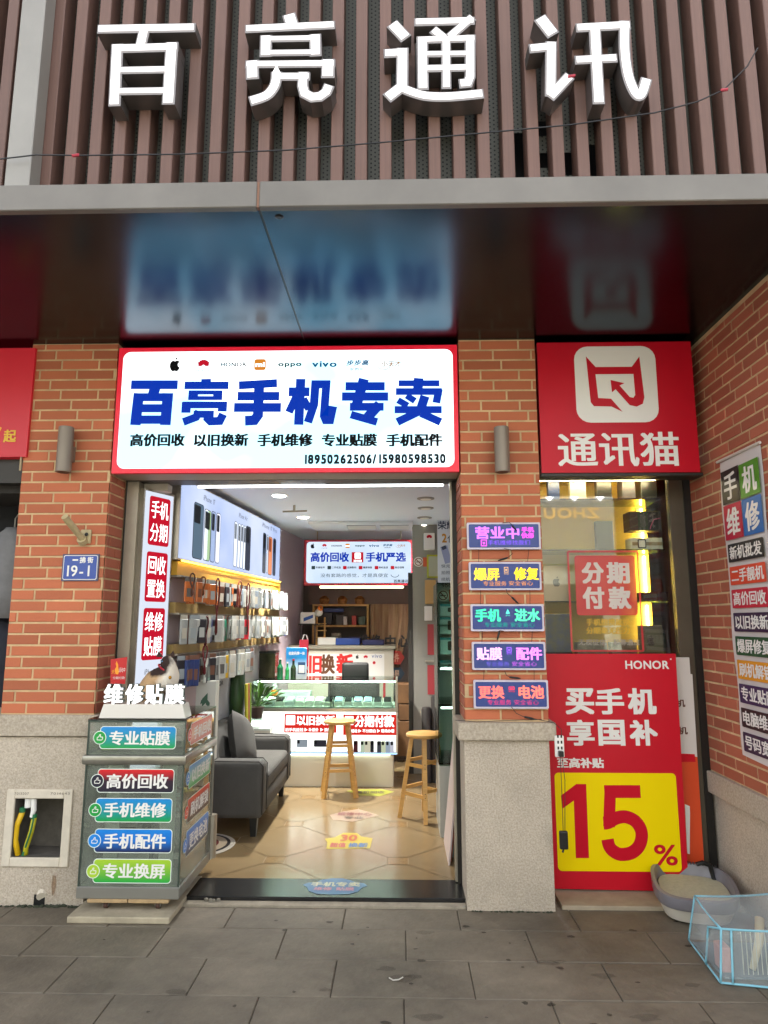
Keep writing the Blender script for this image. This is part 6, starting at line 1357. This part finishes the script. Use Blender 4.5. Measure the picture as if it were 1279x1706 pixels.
# ------------------------------------------------------------------ right side of the shop
pp = thing('grey_partition', 'pale grey narrow partition with two red panels at the right of the shop', 'partition', (.3, 7.7, FZ)); PYY = 7.7
q0, q1 = U(689, 1260, PYY), U(752, 900, PYY); b = MB(mat('partition grey', '8d8c84', .5)); b.box(q0.x, RXW - .003, PYY, PYY + .06, FZ, CZ - .003); b.build('panel', pp)
b = MB(mat('dark slot', '33302c', .7)); b.box(q0.x - .05, q0.x - .001, PYY - .005, PYY + .08, FZ, 2.2); b.build('gap_strip', pp)  # solid dark strip stands for the shaded gap beside the panel
s_ = front(PYY - .002)
for y0, y1 in ((1040, 1091), (1108, 1157)): b = MB(mat('red door panel', 'a83a40', .4)); q = s_.box(712, y0, 745, y1); b.poly(s_, [(q[0], q[1]), (q[2], q[1]), (q[2], q[3]), (q[0], q[3])], .002); b.build('red_panel', pp)
b = MB(m_alu); q = s_.box(708, 1100, 745, 1103); b.box(q[0], q[2], PYY - .02, PYY - .003, q[1], q[3]); b.build('ledge', pp)
def onp(name, label, cat_, px, m, d=.06, prints=None):
    q = front(PYY - d).box(*px); t = thing(name, label, cat_, (q[0], PYY - d, q[1])); b = MB(m); b.rbox(q[0], q[2], PYY - d, PYY - .003, q[1], q[3], .004, n=1); b.build('body', t)
    if prints: b = MB(); prints(b, front(PYY - d - .001), q); b.build('print', t)
onp('phone_carton', 'white carton with a red petal mark high on the grey partition', 'box', (706, 888, 724, 915), p_white, .1, lambda b, s, q: petals(b, s, (q[0] + q[2]) / 2, q[3] - .04, .035, p_red, .001))
onp('green_poster', 'yellow green edged notice on the grey partition', 'poster', (711, 924, 731, 963), mat('lime frame', 'a8ae2c', .5), .02, lambda b, s, q: b.poly(s, [(q[0] + .02, q[1] + .02), (q[2] - .005, q[1] + .02), (q[2] - .005, q[3] - .02), (q[0] + .02, q[3] - .02)], .001, mat('notice sheet', 'aab09a', .5)))
onp('kraft_roll', 'tan kraft packet below the yellow green notice', 'packet', (708, 966, 726, 1006), mat('kraft', 'b3905c', .6), .08)
onp('white_pack', 'white paper pack standing on the partition ledge', 'pack', (707, 1010, 720, 1034), p_white, .09); onp('white_pack', 'narrow white paper pack right of the wider one on the ledge', 'pack', (722, 1011, 730, 1034), mat('pack white two', 'cfc4bc', .5), .07)
def nosmoke(t, s, cx, cy, r):
    b = MB(p_white); b.poly(s, disc(cx, cy, r * 1.25), .001, p_white); b.poly(s, disc(cx, cy, r), .002, mat('sign brown', '7a3a2c', .5)); b.poly(s, disc(cx, cy, r * .8), .003, p_white); b.poly(s, stroke([(cx - r * .6, cy - r * .05), (cx + r * .6, cy - r * .05)], r * .18), .0035, p_black); b.poly(s, stroke([(cx - r * .62, cy + r * .62), (cx + r * .62, cy - r * .62)], r * .2), .004, MATS['sign brown']); b.build('sign_face', t)
q = U(697, 936, PYY); t = thing('no_smoking_sign', 'round no smoking sign with an orange side on the grey partition', 'sign', (q.x, PYY, q.z)); nosmoke(t, s_, q.x, q.z, .045); b = MB(p_orange); b.box(q.x + .05, q.x + .11, PYY - .006, PYY - .003, q.z - .055, q.z + .05, mat('sign orange', 'b8502c', .5)); b.build('orange_side', t)
# hanging banner + glass showcase on the right
HYB = 5.75; s_ = front(HYB); hb = thing('hanging_banner', 'tall white phone banner at the right inside the doorway', 'banner', (.36, HYB, 2.1))
q = s_.box(729, 866, 760, 982); b = MB(mat('banner pale', 'c4cbd4', .5)); b.box(q[0], q[2], HYB, HYB + .015, q[1], q[3]); b.build('banner_sheet', hb)
s_ = front(HYB - .002); b = MB(p_black); b.text(s_, '荣耀', s_.box(729, 868, 758, 882), mat('banner navy', '24324e', .5), .001, wx=.02); b.text(s_, '2', s_.box(736, 889, 744, 904), mat('banner gold', 'b8801c', .5), .001, wx=.03); b.text(s_, '亿', s_.box(745, 891, 760, 904), MATS['banner navy'], .001)
b.poly(s_, stroke([s_.px(739, 910), s_.px(747, 938)], .06), .001, mat('phone lilac', '8a94b8', .4)); b.poly(s_, stroke([s_.px(736, 914), s_.px(743, 911)], .03), .002, MATS['banner navy'])
for i, s in enumerate(('快充', '拍照', '续航更久', '3000元')): b.text(s_, s, s_.box(735, 940 + i * 11, 735 + 9 * len(s) * .8, 946 + i * 11), MATS['banner navy'], .001)
b.build('print', hb)
q = U(738, 992, HYB - .01); t = thing('no_smoking_sign', 'round no smoking sign with a red side under the tall white banner', 'sign', (q.x, HYB, q.z)); nosmoke(t, front(HYB - .01), q.x, q.z, .04); b = MB(mat('sign red orange', 'b8441c', .5)); b.box(q.x + .05, q.x + .12, HYB - .006, HYB, q.z - .05, q.z + .05); b.build('red_side', t)
gs = thing('glass_showcase', 'lit glass showcase with phone cards at the right inside the doorway', 'showcase', (.4, 6.0, FZ)); GY = 5.5
gx0 = U(731, 1200, GY).x
b = MB(mat('showcase white', 'b9c4be', .4)); b.box(gx0 + .02, RXW - .002, GY + .55, GY + .6, FZ, 1.95); b.build('back_board', gs)
b = MB(mat('showcase base', 'a9aaa2', .4)); b.box(gx0, RXW - .002, GY, GY + .6, FZ, .55); b.build('base', gs)
for z in (.56, 1.0, 1.3, 1.62, 1.95): b = MB(glass('case shelf', 'dcefe4', 1.0)); b.box(gx0, RXW - .002, GY, GY + .549, z, z + .012); b.build('shelf', gs)
for z in (.99, 1.29): b = MB(lit('case strip', 'e8fff4', 14)); b.box(gx0 + .02, RXW - .02, GY + .01, GY + .02, z - .012, z - .002); b.build('light_strip', gs)
b = MB(g_ct); b.box(gx0, RXW - .002, GY - .006, GY - .001, .56, 1.96); b.build('front_glass', gs); b = MB(g_ct); b.box(gx0 - .006, gx0 - .0005, GY - .006, GY + .55, .56, 1.96); b.build('side_glass', gs)
s_ = front(GY + .1)
for k, (y0, y1) in enumerate(((1006, 1026), (1028, 1056), (1062, 1090), (1100, 1116))):
    q = s_.box(733, y0, 756, y1); b = MB(mat('phone card', 'b9cfd4', .4)); b.box(q[0], q[2], GY + .1, GY + .12, q[1], q[3]); b2_ = MB(m_black); s2_ = front(GY + .099); b2_.poly(s2_, rrect(q[0] + (q[2] - q[0]) * .55, q[1] + .03, q[0] + (q[2] - q[0]) * .85, q[3] - .03, .01), .001, mat('card phone', '20262a', .4)); b2_.poly(s2_, [(q[0], q[3] - .02), (q[2], q[3] - .02), (q[2], q[3]), (q[0], q[3])], .001, mat('card teal', '2a8a9a', .4))
    simple('phone_card', 'pale blue phone card in the right showcase, %s' % ('topmost', 'second from the top', 'third from the top', 'lowest, half hidden')[k], 'card', [('card_sheet', b), ('print', b2_)], (q[0], GY + .1, q[1]), 'phone cards in the right showcase')
lbd = thing('leaning_boards', 'pale printed boards leaning along the right side by the stool', 'boards', (.36, 5.1, FZ))
for k in range(3):
    b = MB(mat('leaning board %d' % k, ('c9b8b4', 'b87a6a', '9ab8b4')[k], .4)); x = .335 + k * .018; b.add([(x - .02, 4.90 + k * .08, FZ), (x - .02, 5.42, FZ), (x + .06, 5.42, .78 - k * .1), (x + .06, 4.90 + k * .08, .78 - k * .1), (x - .01, 4.90 + k * .08, FZ), (x - .01, 5.42, FZ), (x + .07, 5.42, .78 - k * .1), (x + .07, 4.90 + k * .08, .78 - k * .1)], [(0, 3, 2, 1), (4, 5, 6, 7), (0, 4, 7, 3), (3, 7, 6, 2), (1, 2, 6, 5)]); b.build('board', lbd)
for k, (px, y0, y1, r) in enumerate(((711, 1178, 1268, .05), (726, 1158, 1262, .045))):
    q0 = U(px, y1, 7.3); q1 = U(px, y0, 7.3); b = MB(mat('dark tube', '2a2624', .6)); b.lathe((q0.x, 7.3, FZ), [(r, 0), (r, q1.z - FZ - .02), (r * .8, q1.z - FZ)], n=16); tag(smooth_by_angle(b.build('rolled_tube')), ['shorter dark rolled tube standing against the grey partition', 'taller dark rolled tube nearest the showcase'][k], 'tube', 'rolled tubes by the partition')

# ------------------------------------------------------------------ stools
def make_stool():
    H = .685; t = thing('bar_stool', 'round pale wooden bar stool standing in front of the glowing counter', 'stool', (0, 0, 0), 'wooden bar stools')
    b = MB(m_wood); b.lathe((0, 0, H - .032), [(.14, 0), (.152, .006), (.155, .016), (.152, .028), (.143, .032)], n=32); smooth_by_angle(b.build('seat', t))
    R0, R1 = .105, .212; Z0 = H - .033
    def lp(a, z): r = R1 + (R0 - R1) * z / Z0; return Vector((r * math.cos(a), r * math.sin(a), z))
    A_ = [PI / 4 + i * PI / 2 for i in range(4)]
    for a in A_:
        p, q = lp(a, 0), lp(a, Z0); ax = (q - p).normalized(); tx = Vector((-math.sin(a), math.cos(a), 0)); b = MB(m_wood); b.obox((p + q) / 2, tx, ax.cross(tx), ax, .017, .017, (q - p).length / 2); o = b.build('leg', t)
        b = MB(mat('screw', '4a3a28', .4, .5))
        for z in (.2, .23, .42, .45): c = lp(a, z); b.ball(c + Vector((math.cos(a), math.sin(a), 0)) * .017, .0045, .0045, .0045, n=6)
        b.build('screw_heads', o)
    for i in range(4):
        for z in ((.2, .43) if i % 2 else (.24, .46)):
            b = MB(m_wood); p, q = lp(A_[i], z), lp(A_[(i + 1) % 4], z); b.obox((p + q) / 2, q - p, Vector((0, 0, 1)), (q - p).cross(Vector((0, 0, 1))), (q - p).length / 2 - .014, .014, .007); b.build('stretcher', t)
    return t
s1 = make_stool(); s1.location = (-.592, 6.78, FZ); s1.rotation_euler = (0, 0, math.radians(8))
s2 = copy_tree(s1, (.195, 6.03, FZ), 'round pale wooden bar stool standing nearer the doorway at the right'); s2.rotation_euler = (0, 0, math.radians(45))

# ------------------------------------------------------------------ sofa, cushion, side table and plants
m_sofa = mat('charcoal sofa fabric', '4a4947', .9, noise=(5, .18), bump=(220, .25)); m_sofa2 = mat('charcoal seat fabric', '4e4c49', .9, noise=(4, .2), bump=(200, .25))
so = thing('sofa', 'charcoal grey fabric sofa against the left shop wall', 'sofa', (-1.4, 6.1, FZ)); X1 = -1.065; X0 = -1.74; YA, YB = 5.43, 6.78
b = MB(m_sofa); b.rbox(X0 + .08, X1 - .006, YA + .012, YB - .012, .17, .33, .02); smooth_by_angle(b.build('base', so))
b = MB(m_sofa2); b.rbox(X0 + .2, X1 + .012, YA + .185, YB - .185, .335, .475, .04, n=4); smooth_by_angle(b.build('seat_cushion', so), 60)
for y0 in (YA, YB - .18):
    b = MB(m_sofa); b.rbox(X0 + .06, X1 + .005, y0, y0 + .18, .165, .59, .05, n=4); smooth_by_angle(b.build('armrest', so), 60)
b = MB(m_sofa); import bmesh as _bm_
bb = MB(m_sofa); bb.rbox(0, .2, YA + .03, YB - .03, .3, .82, .05, n=4)
bb.v = [(X0 + x + .03 + (.86 - z) * .25, y, z) for x, y, z in bb.v]; smooth_by_angle(bb.build('backrest', so), 60)
for y0 in (YA + .008, YA + .172, YB - .172, YB - .008):
    b = MB(m_black); b.tube([(X1 + .002, y0, .2), (X1 + .003, y0, .55), (X1 - .03, y0, .585), (X0 + .3, y0, .588)], .0035, mat('sofa seam', '1f1e1d', .9), n=5); b.build('seam', so)
b = MB(MATS['sofa seam']); b.tube([(X1 + .01, YA + .2, .44), (X1 + .01, YB - .2, .44)], .004, n=5); b.build('seam', so)
for x in (X1 - .07, X0 + .14):
    for y in (YA + .07, YB - .07): b = MB(m_black); b.add([(x - .02, y - .02, FZ), (x + .02, y - .02, FZ), (x + .02, y + .02, FZ), (x - .02, y + .02, FZ), (x - .03, y - .03, .166), (x + .03, y - .03, .166), (x + .03, y + .03, .166), (x - .03, y + .03, .166)], [(3, 2, 1, 0), (4, 5, 6, 7), (0, 1, 5, 4), (1, 2, 6, 5), (2, 3, 7, 6), (3, 0, 4, 7)]); b.build('leg', so)
b = MB(m_sofa2); N = 10; V = []; Fc = []
for s_ in (1, -1):
    for j in range(N + 1):
        for i in range(N + 1):
            u, v = i / N * 2 - 1, j / N * 2 - 1; k = max(0, (1 - u ** 4) * (1 - v ** 4)); V.append((u * .23 * (1 - .07 * v * v), s_ * .085 * k ** .6, v * .22 * (1 - .07 * u * u)))
M = (N + 1) ** 2
Fc = [(j * (N + 1) + i, j * (N + 1) + i + 1, (j + 1) * (N + 1) + i + 1, (j + 1) * (N + 1) + i) for j in range(N) for i in range(N)]
b.add(V, Fc + [tuple(M + x for x in f[::-1]) for f in Fc]); o = b.build('throw_cushion', smooth=True); o.location = (-1.34, 5.92, .66); o.rotation_euler = (math.radians(-16), math.radians(24), math.radians(84)); o.data.materials[0] = m_sofa
tag(o, 'charcoal square cushion leaning in the corner of the grey sofa', 'cushion')
st_ = thing('glass_side_table', 'small glass box table between the sofa and the glowing counter', 'table', (-1.4, 6.95, FZ))
b = MB(g_ct); b.box(-1.54, -1.26, 6.83, 7.03, .695, .705); b.build('table_top', st_); b = MB(mat('table white', 'c4ccc4', .4)); b.box(-1.52, -1.28, 6.85, 7.02, .60, .62); b.build('shelf', st_)
b = MB(m_cw); b.box(-1.52, -1.28, 6.85, 7.02, FZ, .599); b.build('base', st_)
m_leaf = mat('green leaf', '3f6a1c', .5, noise=(8, .3)); m_leaf2 = mat('dark leaf', '22401a', .5, noise=(8, .3))
pl = thing('potted_plant', 'leafy green potted plant on the glass table left of the counter', 'plant', (-1.43, 6.93, .706)); rnd = random.Random(4)
b = MB(mat('pot brown', '3a2a22', .5)); b.lathe((-1.43, 6.93, .706), [(.05, 0), (.07, .10), (.072, .11)], n=18); b.build('pot', pl)
for i in range(38):
    a = rnd.uniform(0, 2 * PI); el = rnd.uniform(.2, 1.35); r = rnd.uniform(.12, .27); p0 = Vector((-1.43, 6.93, .815)); d = Vector((math.cos(a) * math.cos(el), math.sin(a) * math.cos(el), math.sin(el))); p1 = p0 + d * r; sd = d.cross(Vector((0, 0, 1))).normalized() * rnd.uniform(.014, .026); tip = p1 + d * .06 + Vector((0, 0, -.03))
    b = MB(m_leaf if i % 3 else m_leaf2); b.add([p0, p0.lerp(p1, .6) + Vector((.002, 0, 0)), p1 - sd, tip, p1 + sd, p0.lerp(p1, .6) - Vector((.002, 0, 0))], [(0, 1, 2), (1, 3, 2), (1, 4, 3), (0, 5, 4, 1)]); b.build('leaf', pl)
# banner board with green plants and grey HONOR board behind the sofa
hbd = thing('grey_board', 'grey HONOR backdrop board behind the sofa under the hanging packs', 'board', (-1.55, 5.6, .5)); 
s_ = Sheet(lsh.pt(0, 0, -.06), LU)
ua, ub = s_.px(343, 1180)[0], s_.px(398, 1180)[0]
b = MB(mat('board grey', 'a9adb2', .6)); b.prism(s_, [(ua, .62), (ub, .62), (ub, 1.33), (ua, 1.33)], -.012, 0); b.build('panel', hbd)
b = MB(p_black); qa, qb = s_.px(352, 1144), s_.px(368, 1138); b.text(s_, 'HONOR', (qa[0], qa[1] - .01, qb[0] + .05, qb[1] + .018), p_black, .002, wx=.02); b.build('lettering', hbd)
b = MB(m_leaf2)
t = thing('green_cloth_pouch', 'dark green hooded pouch with yellow strips hanging on the grey board', 'pouch', tuple(s_.pt(ub - .2, .9, .05)))
qa = s_.px(386, 1165); loft(b, [(*s_.pt(qa[0], 0, .05).xy, .72, .06, .1), (*s_.pt(qa[0], 0, .05).xy, 1.0, .07, .11), (*s_.pt(qa[0], 0, .05).xy, 1.2, .06, .09), (*s_.pt(qa[0], 0, .05).xy, 1.27, .02, .03)], n=16); b.build('pouch_body', t, smooth=True)
for k, c in enumerate(('a8a42c', '8a3a2a', '6a8a2a')): b = MB(mat('strip ' + c, c, .6)); b.tube([s_.pt(qa[0] - .06 + k * .05, 1.1, .15), s_.pt(qa[0] - .05 + k * .045, .75, .16)], .016, n=6); b.build('strip', t)
tb = thing('paper_bag', 'white paper bag with green leaf drawing behind the cabinet', 'bag', (-1.45, 5.0, .9)); s_ = front(5.2)
q = s_.box(326, 1135, 352, 1185); b = MB(mat('bag white', 'bdbcb4', .6)); b.box(q[0], q[2] + .03, 5.2, 5.3, q[1] - .35, q[3]); b.build('bag_body', tb); s2_ = front(5.199); b = MB(m_leaf2)
for cx, cy, r, a in ((341, 1166, .055, 1.2), (346, 1172, .04, 1.9), (337, 1168, .03, 1.0)):
    p = s2_.px(cx, cy); b.poly(s2_, [(p[0] + r * math.cos(a), p[1] + r * math.sin(a)), (p[0] + r * .4 * math.cos(a + 1.57), p[1] + r * .4 * math.sin(a + 1.57)), (p[0] - r * math.cos(a), p[1] - r * math.sin(a)), (p[0] - r * .4 * math.cos(a + 1.57), p[1] - r * .4 * math.sin(a + 1.57))], .001 + cx * 1e-6, mat('leaf print', '3a5a48', .6))
b.build('leaf_drawing', tb)
# ------------------------------------------------------------------ floor stickers and the round mat
fs = Sheet((0, 0, FZ + .002), (1, 0, 0), (0, 1, 0))
def fst(label, cx, cy, w_, h, shape, col, texts, z=0.0):
    sh_ = Sheet((0, 0, FZ + .002 + z), (1, 0, 0), (0, 1, 0)); t = thing('floor_sticker', label, 'floor sticker', (cx, cy, FZ), 'stickers on the shop floor'); b = MB(film('floor print ' + col, col, .72, .3))
    b.poly(sh_, [(cx + x * w_ / 2, cy + y * h / 2) for x, y in shape], .0); b.build('sticker_sheet', t)
    b = MB()
    for s, x0, y0, x1, y1, c in texts: b.text(sh_, s, (cx + x0 * w_ / 2, cy + y0 * h / 2, cx + x1 * w_ / 2, cy + y1 * h / 2), film('floor ink ' + c, c, .85, .3), .001, wx=.03)
    b.build('print', t)
cloud = [(x * 1.0, y) for x, y in ((-1, .15), (-.85, .4), (-.6, .5), (-.45, .8), (-.15, 1), (.2, 1), (.45, .75), (.65, .5), (.9, .4), (1, .1), (.85, -.15), (.75, -.6), (.5, -.9), (0, -1), (-.5, -.9), (-.75, -.6), (-.85, -.15))]
fst('pale blue cloud shaped sticker on the black door sill', -.415, 4.50, .40, .26, cloud, '4a78a8', [('手机专卖', -.75, -.05, .78, .5, 'c9c4a8'), ('维修 贴膜', -.62, -.55, .62, -.15, 'c07a90')], .005)
fst('yellow shaped sticker with red figures on the shop floor', -.40, 5.38, .36, .42, [(-1, .3), (-.6, .5), (-.3, 1), (.3, 1), (.5, .6), (1, .4), (.95, -.7), (-.8, -.8), (-.85, -.1)], 'c9b43a', [('30', -.35, .05, .35, .75, 'b04a38'), ('超值', -.7, -.65, -.05, -.15, 'b0404a'), ('换新', .05, -.65, .85, -.15, '3a68a8')])
fst('faded pink sticker in the middle of the shop floor', -.40, 6.08, .42, .38, [(-1, 0), (-.5, .6), (.1, 1), (.6, .5), (1, 0), (.5, -.5), (0, -1), (-.8, -.7)], 'b9a08c', [('维修中心', -.7, -.1, .7, .45, '8a5a58'), ('专业', -.4, -.6, .4, -.2, '6a6058')])
fst('lime green pointed sticker on the floor by the first stool', -.30, 6.86, .46, .32, [(-1, .3), (-.4, .8), (.5, .8), (1, .2), (.4, -.9), (-.4, -.7)], 'b4b84a', [('高价回收', -.6, -.3, .6, .35, '5a5048')])
mt = thing('round_mat', 'round dark red mat with a white ring on the floor behind the cabinet', 'mat', (-1.5, 5.27, FZ))
b = MB(mat('mat white', 'c9c2b4', .8)); b.lathe((-1.50, 5.27, FZ + .001), [(.27, 0), (.275, .004), (.268, .008)], n=40); b.build('white_ring', mt)
b = MB(mat('mat dark', '2c2624', .8)); b.lathe((-1.50, 5.27, FZ + .0095), [(.24, 0), (.238, .001)], n=40); b.build('dark_ring', mt); b = MB(mat('mat cream', 'b8a890', .8)); b.lathe((-1.50, 5.27, FZ + .011), [(.215, 0), (.213, .001)], n=40); b.build('cream_ring', mt); b = MB(mat('mat wine', '6a2426', .8)); b.lathe((-1.50, 5.27, FZ + .0125), [(.155, 0), (.153, .001)], n=36); b.build('wine_disc', mt)

# ------------------------------------------------------------------ the clothes shop at the far left
cs = thing('clothing_shop_sign', 'red shop sign with yellow character 起 at the far left edge', 'sign', (-2.9, 4.25, 2.66))
sh = front(4.235); q = sh.box(-60, 580, 51, 761); b = MB(mat('left sign red', 'b01424', .4, emit=.05)); b.box(q[0] - 2.6, q[2], 4.236, 4.40, q[1], q[3]); b.build('sign_box', cs)
b = MB(mat('yellow sign letters', 'd8b020', .4)); b.text(sh, '起', sh.box(6, 716, 27, 737), None, .002, wx=.035, wy=.02); b.poly(sh, stroke([sh.px(1, 712), sh.px(-3, 720)], .018), .002); b.build('lettering', cs)
b = MB(m_dark); b.box(q[0] - 2.6, q[2], 4.30, 4.45, q[1] - .16, q[1] - .002); b.build('under_rail', cs)
b = MB(mat('pipe cream', 'a59678', .6)); b.tube([(-2.470, 4.25, 3.46), (-2.470, 4.25, 2.62)], .007); tag(b.build('thin_pipe'), 'thin cream pipe between the far left red sign and the brick pillar', 'pipe')
b = MB(mat('clothes shop wall', 'a59c98', .8)); b.box(-6.5, -2.0, 5.75, 5.8, 0, 2.75); struct(b.build('clothes_shop_wall'))
b = MB(mat('clothes shop dark', '26221f', .8)); b.box(-2.2, -2.05, 4.57, 5.75, 0, 2.75); b.box(-6.5, -2.05, 4.4, 5.8, 2.5, 2.75); struct(b.build('clothes_shop_shell'))
b = MB(mat('clothes shop floor', '5a5048', .5)); b.box(-6.5, -2.05, 4.62, 5.75, -.01, .03); struct(b.build('clothes_shop_floor'))
t = thing('light_ledge', 'pale fitting high on the wall inside the far left clothes shop', 'fitting', (-2.95, 5.5, 2.5)); q0, q1 = U(9, 809, 5.4), U(40, 799, 5.4); b = MB(p_white); b.box(q0.x - .3, q1.x, 5.4, 5.5, q0.z, q1.z); b.build('ledge', t); b = MB(mat('red band', 'a02038', .5)); b.box(q0.x - .3, q0.x - .02, 5.39, 5.399, q0.z - .0, q1.z - .01); b.build('red_band', t)
t = thing('pale_poster', 'pale poster on the clothes shop wall behind the hanging jackets', 'poster', (-3.1, 5.74, 1.7)); s_ = front(5.745); q = s_.box(-30, 852, 14, 930); b = MB(mat('pale poster', 'b4c2c4', .5, noise=(5, .4), col2='7a8f96')); b.poly(s_, [(q[0], q[1]), (q[2], q[1]), (q[2], q[3]), (q[0], q[3])], .001); b.build('sheet', t)
b = MB(m_steel); b.tube([U(-80, 815, 5.0), U(60, 812, 5.0)], .012, n=8); tag(b.build('clothes_rail'), 'steel clothes rail inside the far left clothes shop', 'rail')
def jacket(px, y_top, y_bot, Y, wd, c, label, sleeve):
    a, z = U(px, y_top, Y), U(px, y_bot, Y).z; t = thing('hanging_jacket', label, 'jacket', (a.x, Y, z), 'jackets in the left clothes shop'); m = mat('jacket ' + c, c, .85, noise=(6, .25), bump=(9, .3)); H_ = a.z - z; b = MB(m)
    loft(b, [(a.x, Y, z, wd * .5, .10), (a.x, Y, z + H_ * .3, wd * .47, .12), (a.x, Y, z + H_ * .7, wd * .48, .12), (a.x, Y, z + H_ * .88, wd * .46, .10), (a.x, Y, z + H_ * .97, wd * .2, .07), (a.x, Y, a.z, wd * .15, .06)], n=20, p=2.6); b.build('jacket_body', t, smooth=True)
    for s in (-1, 1):
        b = MB(m); b.tube([(a.x + s * wd * .42, Y, z + H_ * .88), (a.x + s * wd * .52, Y - .03, z + H_ * .55), (a.x + s * wd * .54, Y - .05, z + H_ * sleeve)], [.075, .065, .05], n=12); b.build('sleeve', t, smooth=True)
    b = MB(m_steel); b.tube([(a.x, Y, a.z), (a.x, Y, a.z + .07), (a.x + .02, Y, a.z + .1)], .005); b.build('hanger_hook', t)
jacket(34, 822, 1010, 5.0, .42, '17171a', 'black jacket hanging beside the brick pillar in the clothes shop', .12)
jacket(24, 880, 1030, 4.78, .30, '77777a', 'grey jacket hanging in front of the black one', .1)
jacket(8, 1030, 1240, 4.9, .40, '20222e', 'dark navy printed garment hanging low in the clothes shop', .2)
jacket(-28, 850, 1040, 5.1, .40, '4a525a', 'slate garment at the far left edge of the clothes rail', .15)

b = MB(mat('pale bounce road', '9a968c', .85, noise=(2, .2))); b.add([(-40, -11.9, .0), (40, -11.9, .0), (40, -1.6, .0), (-40, -1.6, .0)], [(0, 1, 2, 3)]); struct(b.build('bounce_road'))  # unseen road, added pale to bounce light up under the canopy
# ------------------------------------------------------------------ across the street: what the window glass reflects
ob = thing('opposite_building', 'stone faced shop building across the street, mirrored in the window glass', 'building', (0, -12, 0))
m_st = mat('rough stone facing', 'd0d2c0', .8, noise=(3.5, .4), col2='7c8074'); OY = -12.0
b = MB(m_st); b.box(-16, 18, OY - 6, OY, 0, 3.2); b.box(-16, 18, OY - 6, OY - .02, 3.2, 6.2); b.build('wall', ob)
b = MB(mat('shop band', '94938a', .5)); b.box(2.2, 7.4, OY, OY + .2, 3.4, 5.9); b.build('sign_band', ob)
osh = Sheet((0, OY + .22, 0), (-1, 0, 0))
def refl(px, py):
    r = ray(px, py); Yv = 2 * (WY - .004) - (OY + .22); p = Vector((0, 0, EYE)) + r * (Yv / r.y); return p
a, c = refl(906, 864), refl(998, 846)
b = MB(lit('zhou sign lit', 'ffcf88', 3.5)); b.text(osh, 'ZHOU', (-c.x, a.z, -a.x, c.z), None, .0, wx=.02); b.build('lit_letters', ob)
for px in (914, 955, 998):
    p = refl(px, 818); b = MB(lit('shop spot lamp', 'ffffff', 12)); b.lathe((p.x, OY + .3, p.z), [(.02, -.32), (.28, .0), (.30, .18)], n=16); b.build('spot_lamp', ob)
for i in range(6):
    x = -13 + i * 5.2
    b = MB(mat('far shopfront', '3c3a36', .3)); b.box(x, x + 3.6, OY, OY + .05, .3, 2.8); o = b.build('shopfront', ob); b = MB(m_alu); b.box(x + 1.77, x + 1.83, OY + .051, OY + .09, .3, 2.8); b.build('mullion', o)
